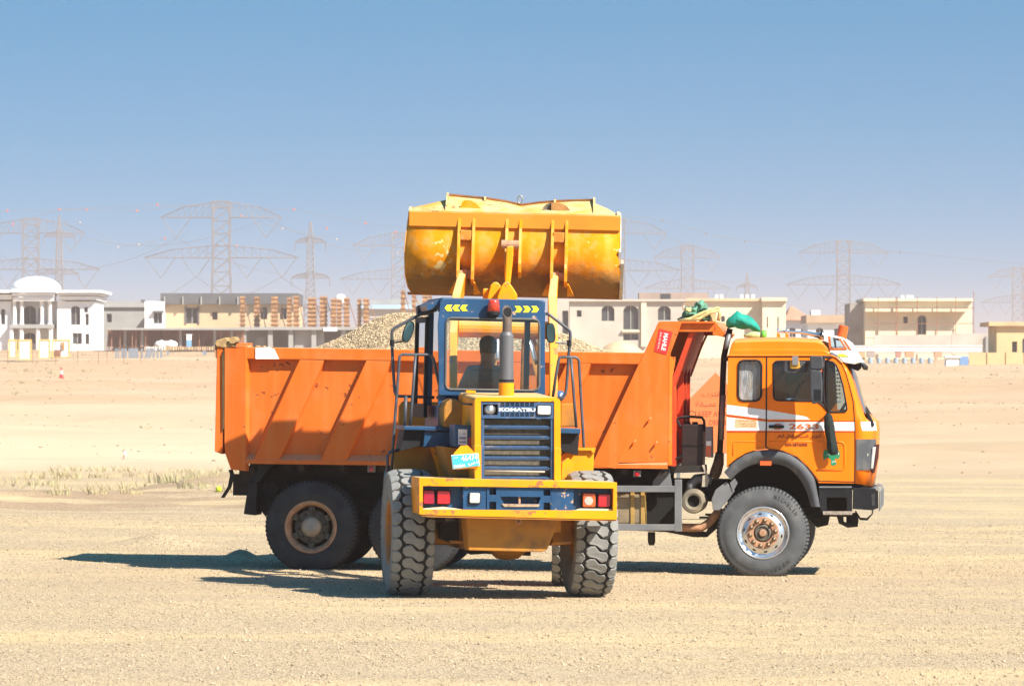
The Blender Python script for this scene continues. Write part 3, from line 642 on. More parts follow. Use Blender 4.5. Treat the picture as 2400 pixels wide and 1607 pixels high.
# front wheel: polished disc with vents, rusty bolt circle
def front_wheel(far=False):
    cz = 0.514; d0 = 0.075 if not far else W - 0.36; x = tx(1788, 0.075, 1239); w = wheel_empty(); R = 0.553
    truck_tyre(x, cz, d0, 0.29, R, TYRE).build("tyre", TYRE, w, smooth=True)
    if far: return
    shoulder_marks(x, cz, d0, R, 72).build("tread_slots", VOID, w)
    MB().lathe([(0.300, 0.030), (0.316, 0.012), (0.314, 0.004), (0.302, 0.002), (0.292, 0.012), (0.284, 0.030), (0.262, 0.034), (0.225, 0.018), (0.196, -0.004), (0.188, -0.006), (0.188, 0.03)], (x, d0, cz), n=64).build("rim", CHROME, w, smooth=True)
    MB().lathe([(0.190, 0.02), (0.190, -0.008), (0.183, -0.012), (0.118, -0.012), (0.112, -0.006), (0.110, 0.05), (0.0, 0.05)], (x, d0, cz), n=48).build("bolt_flange", RUST, w)
    hc = MB().lathe([(0.110, 0.03), (0.105, 0.0), (0.092, -0.02), (0.080, -0.024), (0.074, -0.008), (0.05, -0.01), (0.044, -0.03), (0.0, -0.032)], (x, d0, cz), n=32).build("hub", HUB, w, smooth=False)
    MB().lathe([(0.043, -0.031), (0.036, -0.04), (0.0, -0.041)], (x, d0, cz), n=24).build("hub_cap", RUST, w)
    for k in range(10):
        t = 2 * math.pi * (k + 0.25) / 10
        MB().lathe([(0.0, -0.052), (0.014, -0.050), (0.020, -0.036), (0.022, -0.018), (0.030, -0.015), (0.030, -0.011)], (x + 0.152 * math.cos(t), d0, cz + 0.152 * math.sin(t)), n=10).build("wheel_nut", mat("wheel_nut", (0.24, 0.17, 0.11), 0.5, metal=0.5, var=0.3, scale=20), w, smooth=True)
        t += math.pi / 10
        c, s = math.cos(t), math.sin(t); sl = MB(); ring = []
        for j in range(12):
            aa = 2 * math.pi * j / 12; e1, e2 = 0.009 * math.cos(aa), 0.022 * math.sin(aa)
            ring.append((x + (0.228 + e1) * c - e2 * s, d0 + 0.017 - 0.25 * 0 - (0.0035) - 0.55 * e1 * -1 * 0, cz + (0.228 + e1) * s + e2 * c))
        sl.add(ring, [tuple(range(12))]); sl.build("vent_slot", VOID, w, solid=0.006)
    # moulded name on the sidewall
    for word, a0, span, rr in (("MICHELIN", -97, 52, 0.455), ("MICHELIN", 28, 46, 0.455)):
        for i, chh in enumerate(word):
            t = math.radians(a0 + span * (i + 0.5) / len(word)) if a0 < 0 else math.radians(a0 + span * (len(word) - i - 0.5) / len(word))
            u = np.array((math.cos(t), 0, math.sin(t))); v = np.array((-math.sin(t), 0, math.cos(t))) 
            if a0 < 0: up, rt = -u, v
            else: up, rt = u, -v
            wl_ = 0.016 if chh == 'I' else 0.036
            P = np.array((x, d0 - 0.0025, cz)) + u * rr - rt * wl_ / 2 - up * 0.024
            lettering("moulded_letter", chh, mat("raised_rubber", (0.045, 0.047, 0.050), 0.75, var=0.1), w, P, rt * wl_, up * 0.048, bold=0.02)
front_wheel(); front_wheel(True)
# --- cab -------------------------------------------------------
DC = 0.08; DF = 2.37
def mir(p): return (p[0], DC + DF - p[1], p[2])
arch_out = [(1697, 1106), (1711, 1090), (1726, 1077), (1748, 1064), (1770, 1057), (1798, 1054), (1834, 1059), (1852, 1065), (1868, 1075), (1882, 1086), (1893, 1098), (1909, 1120), (1917, 1131)]
body = [(1703, 1094), (1711, 1086), (1726, 1074), (1748, 1061), (1770, 1054), (1798, 1051), (1834, 1056), (1852, 1062), (1868, 1072), (1882, 1083), (1893, 1095), (1909, 1117), (1919, 1131),
        (2002, 1132), (2003, 1060), (2002, 990), (1999, 940), (1991, 905), (1982, 874), (1972, 850), (1960, 838), (1948, 834), (1707, 834), (1704, 950)]
win_r = [(1731, 855), (1735, 847), (1742, 844.5), (1774, 844.5), (1781, 847), (1785, 855), (1784, 926), (1780, 935), (1772, 939), (1742, 939), (1734, 936), (1730, 927)]
win_d = [(1813, 852), (1818, 847), (1826, 846), (1940, 846), (1952, 848), (1960, 856), (1966, 870), (1976, 905), (1984, 950), (1985, 960), (1981, 965), (1950, 965), (1938, 961), (1929, 950), (1918, 941), (1905, 939), (1822, 938), (1815, 935), (1813, 928)]
cabr = plate("cab_shell", tp(body, DC), [tp(win_r, DC), tp(win_d, DC)], DC, 0.05, CAB, truck)
plate("cab_far_side", tp(body, DC), [tp([(1944, 850), (1958, 858), (1980, 950), (1979, 962), (1950, 962)], DC)], DF, -0.05, CAB, cabr)
seam = [(2002, 1132), (2003, 1060), (2003, 1009), (2003, 988), (1999, 940), (1991, 905), (1982, 874), (1972, 850)]
front = [(2040, 1140), (2050, 1075), (2052, 1009), (2049, 988), (2025, 969), (2012, 930), (1999, 885), (1987, 851)]
def P3(pts, d): return [(x, d, z) for x, z in tp(pts, d)]
mid = [((a[0] * 0.42 + b[0] * 0.58), (a[1] * 0.42 + b[1] * 0.58)) for a, b in zip(seam, front)]
rows = [P3(seam, DC), [(x, DC + 0.05, z) for x, z in tp(mid, DC)], [(x, DC + 0.22, z) for x, z in tp(front, DC)]]
for far in (0, 1):
    rr = [[mir(p) for p in r] for r in rows] if far else rows
    MB().sheet(rr).build("corner_panel", CAB, cabr, smooth=True, solid=0.01)
fr = P3(front, DC); n4 = 5
MB().sheet([[(p[0], DC + 0.22, p[2]) for p in fr[:n4]], [(p[0] + 0.012, DC + 0.5, p[2]) for p in fr[:n4]], [(p[0] + 0.012, DF - 0.5, p[2]) for p in fr[:n4]], [(p[0], DF - 0.22, p[2]) for p in fr[:n4]]]).build("front_panel", CAB, cabr, smooth=True, solid=0.01)
MB().sheet([[(p[0], DC + 0.22, p[2]) for p in fr[4:]], [(p[0] + 0.015, DC + 0.6, p[2]) for p in fr[4:]], [(p[0] + 0.015, DF - 0.6, p[2]) for p in fr[4:]], [(p[0], DF - 0.22, p[2]) for p in fr[4:]]]).build("windshield", GLASS, cabr, smooth=True)
# roof with rounded shoulders and the gutter bead
def roof_ring(d, pts): return [(x, d, z) for x, z in tp(pts, DC)]
ro = [(1707, 833), (1709, 824), (1712, 812), (1716, 801), (1722, 796), (1740, 794), (1800, 792), (1860, 792), (1915, 795), (1930, 801), (1940, 813), (1946, 824), (1957, 834)]
def ins(k, up): return [(min(max(x, 1707 + k), 1957 - k), 833 - (833 - y) * up) for x, y in ro]
rings = [roof_ring(DC - 0.004, ins(0, 0.28)), roof_ring(DC + 0.004, ins(0, 0.42)), roof_ring(DC + 0.012, ins(1, 0.80)), roof_ring(DC + 0.05, ins(3, 0.95)), roof_ring(DC + 0.3, ins(5, 1.06))]
MB().loft(rings + [[mir(p) for p in r] for r in rings[::-1]]).build("roof", CAB, cabr, smooth=False, bevel=0.004)
gt = MB().tube([(x, DC - 0.008, z) for x, z in tp([(1705, 833), (1800, 833), (1948, 833), (1962, 838), (1974, 850)], DC)], 0.010, 6).build("gutter", CAB, cabr)
MB().tube([(x, DC - 0.002, z) for x, z in tp([(1705, 835.6), (1800, 835.6), (1948, 835.6)], DC)], 0.007, 5).build("gutter_shadow_gap", LINE, cabr)
rw = tp([(1707, 834), (1703, 1094)], DC); MB().box(rw[1][0], rw[1][0] + 0.03, DC + 0.05, DF - 0.05, rw[1][1], rw[0][1]).build("rear_wall", CAB, cabr)
fl_ = tp([(1720, 1062), (1998, 1062)], DC); MB().box(fl_[0][0], fl_[1][0], DC + 0.05, DF - 0.05, fl_[0][1] - 0.03, fl_[0][1]).build("floor", TRIM, cabr)
# wheel-arch lining, keeps the daylight out
lin_ = MB().sheet([[(x, d, z) for x, z in tp(arch_out, DC)] for d in (DC + 0.02, 0.55)]).build("wheel_arch_liner", BLACK, cabr)
e0 = tp([(1716, 1062), (1990, 1190)], 0.56)
MB().box(e0[0][0], e0[1][0], 0.56, 0.66, e0[1][1], e0[0][1] - 0.01).build("arch_shade_panel", VOID, truck)  # black box added to paint the shade behind the wheel arch
MB().box(e0[0][0] + 0.1, e0[1][0], 0.7, 1.75, 0.7, e0[0][1] - 0.02).build("engine_block", DGREY, truck)
# glazing and its rubber
def gasket(pts, d, r, parent, m=BLACK): return MB().tube([(x, d, z) for x, z in tp(pts + pts[:2], d)], r, 6, False).build("window_rubber", m, parent)
gasket(win_r, DC - 0.004, 0.014, cabr); gasket(win_d, DC - 0.004, 0.011, cabr)
def pane(name, pts, d, m, parent): return MB().add([(x, d, z) for x, z in tp(pts, d)], [tuple(range(len(pts)))]).build(name, m, parent)
CURT = mat("pleated_curtain", (0.30, 0.30, 0.31), 0.8, var=0.45, scale=38, dirt=(0.42, 0.27, 0.08), damt=0.32, dscale=16, streak=True, bump=0.6, bscale=60)
pane("rear_window", win_r, DC + 0.02, GLASS, cabr)
MB().prism(tp(win_r, DC + 0.06), DC + 0.06, DC + 0.075).build("curtain", CURT, cabr)
# door: outline gap, divider bar, handle
door = plate("door", tp([(1798.5, 838), (1948, 837), (1960, 841), (1971, 852), (1981, 875), (1989, 905), (1997, 940), (2000.5, 990), (2001, 1060), (2000.5, 1126), (1922, 1126), (1910, 1113), (1894, 1091), (1883, 1080), (1869, 1069), (1853, 1059.5), (1835, 1053.5), (1801, 1048)], DC), [tp(win_d, DC)], DC - 0.002, 0.004, CAB, truck)
MB().tube([(x, DC - 0.001, z) for x, z in tp([(1797, 836), (1796.5, 900), (1796, 1000), (1795, 1046), (1800, 1051)], DC)], 0.009, 5).build("door_gap", mat("door_gap_rubber", (0.03, 0.022, 0.015), 0.8, var=0.1), door)
pane("window_pane", [p for p in win_d], DC + 0.02, GLASSD, door)
MB().tube([(x, DC - 0.001, z) for x, z in tp([(2003, 1131), (2004, 1060), (2004, 1000), (2000, 940), (1991, 904), (1982, 873), (1972, 851)], DC)], 0.0055, 5).build("door_gap", LINE, door)
MB().tube([(x, DC + 0.0, z) for x, z in tp([(1800, 1051), (1834, 1056), (1868, 1071), (1893, 1094), (1919, 1127), (2002, 1129)], DC)], 0.006, 5).build("door_gap", LINE, door)
MB().prism(rrect(*[f(pc(TM, a_, b_, DC)[i]) for (a_, b_, i, f) in ((1937, 900, 0, float), (1941, 900, 0, float), (1900, 964, 1, float), (1900, 847, 1, float))], 0.008), DC - 0.006, DC + 0.03).build("window_divider", BLACK, door)
hx0, hz0 = pc(TM, 1802, 1003, DC); hx1, hz1 = pc(TM, 1838, 996, DC)
MB().prism(rrect(hx0, hx1, hz0, hz1, 0.014), DC - 0.045, DC - 0.028).build("handle", BLACK, door, bevel=0.004)
build_split(MB().box(hx0 + 0.01, hx0 + 0.04, DC - 0.03, DC, hz0 + 0.004, hz1 - 0.004).box(hx1 - 0.04, hx1 - 0.01, DC - 0.03, DC, hz0 + 0.004, hz1 - 0.004), "handle_foot", BLACK, door)
# pressed panels, as thin raised beads
def bead(pts, r=0.007): return MB().tube([(x, DC, z) for x, z in tp(pts, DC)], r, 6).build("pressed_bead", CAB, cabr, smooth=True)
bead([(1718, 1067), (1718, 1037), (1722, 1034), (1786, 1034), (1790, 1038)]); bead([(1914, 1101), (1975, 1101), (1980, 1094), (1980, 1044), (1974, 1036), (1958, 1035)], 0.012); bead([(1803, 1034), (1930, 1034)])
# livery
VR = mat("vinyl_red_line", (0.45, 0.035, 0.01), 0.5, var=0.05)
def decal(name, pts, m, d=DC - 0.004, parent=None): return MB().add([(x, d, z) for x, z in tp(pts, d)], [tuple(range(len(pts)))]).build(name, m, parent or cabr)
decal("white_stripe", [(1703.5, 948), (1750, 954), (1796, 960), (1850, 969), (1889, 976), (1899, 983), (1798, 982), (1703, 970)], WHITE)
decal("white_stripe", [(1703, 977), (1791, 987), (1800, 988.5), (2002, 988.5), (2002.5, 1009), (1703, 1008.5)], WHITE)
for pts in ([(1703, 972.5), (1798, 983.8), (1799, 985.2), (1703, 974.5)], [(1703, 1010.5), (2002, 1010.8), (2002, 1012.8), (1703, 1012.5)], [(1800, 985.6), (2002, 985.6), (2002, 987.2), (1800, 987.2)]): decal("red_pinstripe", pts, VR)
b_ = [[(p[0] - 0.0, p[1] - 0.004, p[2]) for p in r[2:4]] for r in rows]
b_ = [[(p[0] + 0.005 * k, p[1], p[2]) for p in r] for k, r in enumerate(b_)]
MB().sheet(b_).build("white_stripe", WHITE, cabr)
def words(s, x0, y0, x1, y1, m, d=DC - 0.0075, bold=0.0, parent=None, shear=0.0, name="lettering"):
    o_, u_, v_ = tp([(x0, y1), (x1, y1), (x0, y0)], d)
    return lettering(name, s, m, parent or cabr, vec3(o_, d), vec3(u_, 0) - vec3(o_, 0), vec3(v_, 0) - vec3(o_, 0), bold, shear)
TXO = mat("orange_lettering", (0.62, 0.13, 0.02), 0.5, var=0.05); TXD = mat("dark_red_lettering", (0.10, 0.012, 0.008), 0.6, var=0.05)
words("S", 1814, 992, 1832, 1006.5, TXO, bold=0.03); words("2633", 1849, 992.5, 1919, 1005.5, TXO, bold=0.03)
words(arabic("النورس اكسبرس للنقل العام"), 1822, 1017, 1924, 1029, TXD, bold=0.012); words("050-5876058", 1840, 1037, 1892, 1045.5, TXD, bold=0.02)
nt = decal("paper_notice", [(1723, 981), (1774, 985), (1774, 1002.5), (1722, 1002)], mat("notice_paper", (0.62, 0.40, 0.22), 0.7, var=0.08), DC - 0.0065)
for k, s in enumerate(("النقل العام للركاب", "اكسبرس النورس", "للنقل العام")): words(arabic(s), 1726 + 6 * k, 983.5 + 6 * k, 1771, 988.5 + 6 * k, mat("faded_ink", (0.30, 0.16, 0.06), 0.7), DC - 0.009, parent=nt)
# green painted emblem with white script
EG = mat("emblem_green", (0.015, 0.22, 0.10), 0.45, var=0.1)
em = decal("green_emblem", [(1929, 1066), (1932, 1053), (1946, 1056), (1960, 1050), (1968, 1058), (1969, 1070), (1963, 1076), (1958, 1072), (1957, 1081), (1962, 1086), (1955, 1091), (1947, 1089), (1948, 1077), (1940, 1071), (1934, 1075), (1931, 1080)], EG, DC - 0.005)
words(arabic("النسر"), 1936, 1060, 1966, 1067, WHITE, DC - 0.008, 0.01, em); words(arabic("عام"), 1950, 1078, 1959, 1085, WHITE, DC - 0.008, 0.01, em)
# fender flare: arched band with a rolled lip
ai = [(1713, 1124), (1726, 1110), (1743, 1098), (1760, 1090), (1778, 1086), (1798, 1085), (1822, 1087), (1840, 1092), (1855, 1101), (1867, 1113), (1878, 1127), (1890, 1150), (1901, 1187)]
ao = arch_out[:-1] + [(1922, 1187)]
N_ = 36
def resamp(pts, n):
    a_ = np.array(pts, float); s_ = np.concatenate([[0], np.cumsum(np.hypot(*np.diff(a_, axis=0).T))]); q_ = np.linspace(0, s_[-1], n)
    return list(zip(np.interp(q_, s_, a_[:, 0]), np.interp(q_, s_, a_[:, 1])))
ao_, ai_ = resamp(ao, N_), resamp(ai, N_)
lerp = lambda k: [(a_[0] * (1 - k) + b_[0] * k, a_[1] * (1 - k) + b_[1] * k) for a_, b_ in zip(ao_, ai_)]
fend = MB().sheet([[(x, d, z) for x, z in tp(lerp(k), 0.05)] for k, d in ((0, 0.10), (0.0, 0.055), (0.06, 0.035), (0.55, 0.02), (0.6, 0.028), (0.95, 0.03), (1.0, 0.05), (1.0, 0.45))]).build("fender", GREYP, truck, smooth=True)
MB().prism(tp([(1781, 1080), (1808, 1080), (1808, 1090.5), (1781, 1090.5)], 0.012), 0.008, 0.03).build("side_indicator", AMBL, fend, bevel=0.004)
MB().prism(tp([(1668, 1169), (1677, 1147), (1702, 1128), (1722, 1150), (1700, 1180), (1686, 1195), (1671, 1195)], 0.1), 0.08, 0.11).build("rear_skirt", STEEL, fend, bevel=0.005)
MB().prism(tp([(1711, 1131), (1722, 1120), (1729, 1131), (1718, 1152)], 0.09), 0.07, 0.1).build("skirt_bracket", STEEL, fend)
# bumper with step
sb = plate("bumper", tp([(1919, 1140), (1996, 1140), (1997, 1205), (1928, 1205), (1922, 1187)], 0.06), [tp([(1937, 1165), (1985, 1165), (1985, 1197), (1937, 1197)], 0.06)], 0.06, 0.12, BLACK, truck)
MB().prism(tp([(1928, 1197.5), (1997, 1197.5), (1997, 1206), (1929, 1206)], 0.045), 0.045, 0.22).build("step_tread", mat("worn_step", (0.33, 0.27, 0.22), 0.6, metal=0.3, var=0.35, scale=25), sb, bevel=0.005)
MB().prism(tp([(1920, 1139), (1996, 1139), (1996, 1142.5), (1920, 1142.5)], 0.05), 0.05, 0.2).build("upper_step", STEEL, sb)
be = tp([(1999, 1143), (2050, 1145), (2058, 1150), (2059, 1190), (2044, 1195), (1998, 1192)], 0.06)
bs = plate("bumper_end", be, [tp([(2042, 1158), (2050, 1156), (2050, 1184), (2042, 1184)], 0.06)], 0.06, 0.05, BLACK, sb)
MB().prism([(x - (0.08 if x > be[1][0] else 0.0), z) for x, z in be], 0.111, W - 0.06).build("bumper_beam", BLACK, sb)
gr_ = tp([(2048, 1143), (2058, 1145), (2062, 1152), (2062, 1190), (2060, 1197)], 0.07)
for yy in (0.12, 0.7, 1.6, 2.3): MB().tube([(x, yy, z) for x, z in gr_], 0.010, 6).build("bumper_guard_rod", STEEL, sb)
MB().tube([(gr_[2][0], 0.12, gr_[2][1]), (gr_[2][0], 2.3, gr_[2][1])], 0.010, 6).build("bumper_guard_rod", STEEL, sb)
MB().prism(tp([(1919, 1132), (2003, 1133), (2012, 1135), (2036, 1141), (2030, 1147), (1922, 1146)], 0.14), 0.14, 0.4).build("step_well", BLACK, sb)
und = MB(); und.prism(tp([(1960, 1206), (1976, 1206), (1977, 1222), (1996, 1228), (1982, 1234), (1966, 1226)], 0.5), 0.5, 0.62); und.prism(tp([(1983, 1206), (2006, 1200), (2012, 1215), (2010, 1234), (1984, 1236)], 0.6), 0.6, 0.75)
und.prism(tp([(1905, 1190), (1945, 1205), (1940, 1230), (1915, 1236), (1900, 1220)], 0.8), 0.8, 1.0); build_split(und, "steering_gear", DGREY, truck)
hs_ = MB()
for k in range(3): hs_.tube([(x, 0.45 + 0.05 * k, z) for x, z in tp([(2005, 1196 + k), (2016, 1213 + 2 * k), (2032, 1214 + 2 * k), (2044, 1204), (2046, 1192)], 0.5)], 0.008, 5)
build_split(hs_, "air_hose", BLACK, truck)
# grey corner panel, mirror-finish lamp and grille slats at the nose
cp = MB().sheet([[(p[0] + e * 0.006, p[1] - 0.006, p[2]) for p in r_] for e, r_ in enumerate([P3([(2007, 1101), (2007, 1029)], DC), [(x, DC + 0.05, z) for x, z in tp([(2034, 1101), (2036, 1029)], DC)], [(x, DC + 0.2, z) for x, z in tp([(2046, 1101), (2051, 1029)], DC)]])]).build("corner_air_deflector", GREYP, cabr, solid=0.008)
x, z = pc(TM, 2029, 1065, DC); MB().lathe([(0.0, -0.002), (0.03, -0.001), (0.03, 0.004)], (x, DC + 0.036, z), n=20).build("round_sticker", mat("pale_sticker", (0.66, 0.68, 0.52), 0.6, var=0.1), cp)
hl = MB().prism(tp([(2046, 1042), (2061, 1040), (2059, 1070), (2050, 1108), (2044, 1108)], 0.25), 0.22, 0.34).build("headlight_guard", mat("maroon_plastic", (0.06, 0.018, 0.012), 0.5, var=0.2), truck, bevel=0.008)
MB().prism(tp([(2044, 1048), (2053, 1046), (2046, 1098), (2040, 1098)], 0.15), 0.15, 0.8).build("lens", CLEAR, hl, bevel=0.01)
gs = MB()
for k in range(5):
    x, z = pc(TM, 2036, 1106 + 8 * k, 0.3); gs.box(x - 0.02, x + 0.025, 0.28, W - 0.3, z - 0.012, z + 0.006)
build_split(gs, "grille_slat", BLACK, truck)
wp_ = MB()
for yy in (0.62, 1.5): wp_.tube([tp([(2030, 982)], 0.4)[0][:1] + (yy,) + tp([(2030, 982)], 0.4)[0][1:], (tx(2046, 0.4), yy + 0.05, tz(990, 2046)), (tx(2018, 0.4), yy + 0.5, tz(948, 2018))], 0.012, 5)
build_split(wp_, "wiper", BLACK, truck)
MB().prism(tp([(2028, 962), (2036, 966), (2046, 985), (2050, 996), (2044, 1002), (2034, 988)], 0.25), 0.2, 0.32).build("kerb_mirror", BLACK, truck, bevel=0.01)
# sun visor, painted and trimmed, with its side window and scalloped fringe
vis = [(1939, 786), (1955, 787), (1972, 791), (1986, 801), (1997, 818), (2006, 834), (2015, 849)]
VW = mat("visor_white_paint", (0.80, 0.78, 0.72), 0.35, var=0.06, scale=8, dirt=(0.72, 0.62, 0.05), damt=0.22, dscale=9)
VO = mat("visor_orange_trim", (0.55, 0.13, 0.03), 0.5, var=0.6, scale=60)
visor = MB().sheet([[(x, d, z) for x, z in tp(vis, DC)] for d in (DC + 0.015, DF - 0.015)]).build("sun_visor", VW, truck, solid=0.012)
ck = tp([(1939, 786), (1955, 787), (1972, 791), (1986, 801), (1997, 818), (2015, 849), (2003, 852), (1990, 850), (1976, 848), (1963, 836), (1946, 827)], DC)
for yy in (DC + 0.004, DF - 0.024): plate("visor_cheek", ck, [tp([(1946, 789), (1965, 793), (1979, 815), (1948, 815)], DC)], yy, 0.02, VW, visor)
pane("visor_window", [(1946, 789), (1965, 793), (1979, 815), (1948, 815)], DC + 0.02, GLASSD, visor)
for pts in ([(1939, 786), (1946, 789), (1949, 818), (1945, 821)], [(1946, 815), (1981, 815), (1984, 820), (1946, 820)], [(1965, 793), (1970, 793), (1986, 818), (1979, 815)], [(1976, 795), (1980, 797), (1996, 820), (1990, 819)]):
    MB().prism(tp(pts, DC - 0.002), DC - 0.002, DC + 0.006).build("visor_trim", VO, visor)
MB().prism(tp([(1946, 826), (1950, 825), (1962, 832), (1972, 842), (1978, 848), (1972, 849), (1962, 838), (1948, 831)], DC - 0.006), DC - 0.012, DC + 0.0).build("visor_bracket", STEEL, visor)
for k in range(9):
    y0 = DC + 0.03 + k * (DF - DC - 0.06) / 9; y1 = y0 + (DF - DC - 0.06) / 9 - 0.01
    x0, z0_ = pc(TM, 2014, 849, DC); x1, z1_ = pc(TM, 2024, 866, DC)
    MB().add([(x0, y0, z0_), (x0, y1, z0_), (x1, y1, (z0_ + z1_) / 2), (x1, (y0 + y1) / 2, z1_), (x1, y0, (z0_ + z1_) / 2)], [(0, 1, 2, 3, 4)]).build("visor_fringe", BLACK, visor, solid=0.01)
MB().prism(tp([(1988, 852), (2004, 853), (2016, 852), (2018, 862), (2010, 869), (2002, 866), (1996, 864)], 0.16), 0.16, 0.5).build("fringe_end", BLACK, visor)
MB().prism(tp([(1963, 836), (1976, 836), (1990, 836), (1978, 829), (1965, 829)], DC - 0.001), DC - 0.001, DC + 0.006).build("visor_yellow_leaf", mat("visor_yellow", (0.62, 0.60, 0.05), 0.4, var=0.15, scale=20), visor)
# roof furniture
hb_ = MB(); x0, z0_ = pc(TM, 1836, 777, 0.5); x1, z1_ = pc(TM, 1916, 786, 0.5)
horn = MB().tube([(x0 - 0.05, 0.5, z0_), (x0, 0.5, z0_), (x0 + 0.25, 0.5, z0_ - 0.01), (x1, 0.5, z1_), (x1 + 0.05, 0.5, z1_)], [0.014, 0.016, 0.02, 0.03, 0.055], 12).build("air_horn", CHROME, truck, smooth=True)
MB().tube([(x0 + 0.05, 0.72, z0_), (x0 + 0.3, 0.72, z0_ - 0.01), (x1 + 0.02, 0.72, z1_), (x1 + 0.07, 0.72, z1_)], [0.014, 0.02, 0.03, 0.055], 12).build("trumpet", CHROME, horn, smooth=True)
for px_ in (1821, 1841): 
    x, z = pc(TM, px_, 776, 0.5); MB().tube([(x, 0.5, z), (x + 0.02, 0.5, z)], 0.042, 14).build("horn_diaphragm", CHROME, horn)
    MB().box(x, x + 0.03, 0.45, 0.78, z - 0.09, z - 0.03).build("horn_bracket", CAB, horn)
x, z = pc(TM, 1926, 782, 0.5); MB().tube([(x, 0.42, z), (x + 0.012, 0.42, z + 0.004)], 0.05, 16).build("horn_bell", BLACK, horn)
bx0 = tp([(1960, 786), (1984, 793)], 1.0)
c0 = Vector(((bx0[0][0] + bx0[1][0]) / 2, 1.0, (bx0[0][1] + bx0[1][1]) / 2)); dr = Vector((0.20, 0, 0.98))
MB().tube([c0 - dr * 0.05, c0 + dr * 0.012, c0 + dr * 0.13, c0 + dr * 0.142], [0.064, 0.064, 0.060, 0.05], 20).build("roof_beacon", AMBL, truck, smooth=False)
# mirrors
MG = mat("mirror_housing", (0.045, 0.048, 0.055), 0.42, var=0.15, scale=8, dirt=(0.16, 0.15, 0.14), damt=0.15)
wm = MB().prism(tp([(1838, 850), (1841, 847), (1886, 847), (1890, 850), (1890, 868), (1884, 873), (1862, 875), (1842, 873), (1837, 869)], -0.22), -0.26, -0.12).build("wide_angle_mirror", MG, truck, bevel=0.015)
MB().prism(tp([(1852, 845), (1873, 845), (1876, 861), (1871, 864), (1855, 864), (1851, 861)], -0.28), -0.285, -0.255).build("mirror_lamp", mat("ochre_plastic", (0.55, 0.28, 0.03), 0.5, var=0.1), wm, bevel=0.008)
MB().prism(tp([(1857, 834), (1871, 834), (1871, 855), (1857, 855)], -0.30), -0.305, -0.285).build("mirror_bracket", STEEL, wm)
MB().tube([(tx(1864, -0.2, 836), -0.29, tz(837, 1864, -0.29)), (tx(1864, 0, 836), DC, tz(838, 1864, DC))], 0.014, 6).build("mirror_arm", STEEL, wm)
mm = MB().prism(tp([(1899, 869), (1903, 866), (1925, 868), (1928, 900), (1927, 942), (1905, 947), (1900, 930)], -0.3), -0.42, -0.16).build("main_mirror", MG, truck, bevel=0.014)
MB().prism(tp([(1898, 836), (1902, 833), (1928, 835), (1930, 860), (1926, 866), (1901, 865)], -0.3), -0.40, -0.18).build("kerb_view_mirror", MG, mm, bevel=0.014)
for k in range(4): MB().prism(tp([(1909 + 4.4 * k, 912), (1911 + 4.4 * k, 912), (1911 + 4.4 * k, 938), (1909 + 4.4 * k, 938)], -0.43), -0.428, -0.418).build("housing_fin", BLACK, mm)
MB().tube([(x, d, z) for (x, z), d in zip(tp([(1945, 838), (1931, 836), (1930, 862), (1929, 900), (1931, 945), (1940, 962), (1944, 966)], -0.2), (DC, -0.12, -0.2, -0.22, -0.2, -0.05, DC))], 0.016, 8).build("mirror_arm", BLACK, mm)
x, z = pc(TM, 1921, 866, -0.25); MB().box(x - 0.02, x + 0.03, -0.3, -0.2, z - 0.03, z + 0.01).build("mirror_hinge", AMBL, mm)
# rolled black cloth hanging from the mirror arm
FLAG = mat("black_green_cloth", (0.010, 0.018, 0.016), 0.85, var=0.5, scale=25, bump=0.6, bscale=30)
rgs = []
for px_, py_, w_ in ((1941, 966, 3), (1941, 975, 8), (1944, 1000, 11), (1948, 1030, 11), (1951, 1050, 11.5), (1954, 1064, 9), (1951, 1066, 3)):
    c_ = pc(TM, px_, py_, -0.02); r_ = w_ / 197.0; ring = []
    for k in range(14):
        t = 2 * math.pi * k / 14; q_ = r_ * (1 + 0.28 * math.cos(5 * t + py_ * 0.02)); ring.append((c_[0] + q_ * math.cos(t), -0.02 + 0.5 * q_ * math.sin(t), c_[1]))
    rgs.append(ring)
tag(MB().loft(rgs).build("hanging_cloth", FLAG, None, smooth=True), "rolled black cloth tied under the truck's mirror arm", "cloth").matrix_world = TM
# cab interior
x, z = pc(TM, 1880, 1034, 0.6)
seat = MB().prism([(x - 0.42, z - 0.06), (x + 0.10, z - 0.04), (x + 0.12, z + 0.06), (x - 0.34, z + 0.07), (x - 0.46, z + 0.62), (x - 0.56, z + 0.60)], 0.35, 0.85).build("seat", TRIM, cabr, bevel=0.03)
MB().prism([(x - 0.42, z - 0.06), (x + 0.10, z - 0.04), (x + 0.12, z + 0.06), (x - 0.34, z + 0.07), (x - 0.46, z + 0.62), (x - 0.56, z + 0.60)], 1.5, 2.0).build("seat", TRIM, cabr, bevel=0.03)
sw = MB(); c_ = Vector((x + 0.42, 0.62, z + 0.30)); sw.tube([c_ + Vector((0.11 * math.sin(t), 0.22 * math.cos(t), 0.19 * math.sin(t))) for t in np.linspace(0, 2 * math.pi, 25)], 0.014, 6, False)
sw.tube([c_, c_ + Vector((0.25, 0, -0.35))], 0.03, 6); sw.build("steering_wheel", BLACK, cabr)
MB().prism([(x + 0.5, z - 0.1), (x + 0.72, z - 0.1), (x + 0.72, z + 0.12), (x + 0.55, z + 0.18)], 0.15, 2.3).build("dashboard", TRIM, cabr)
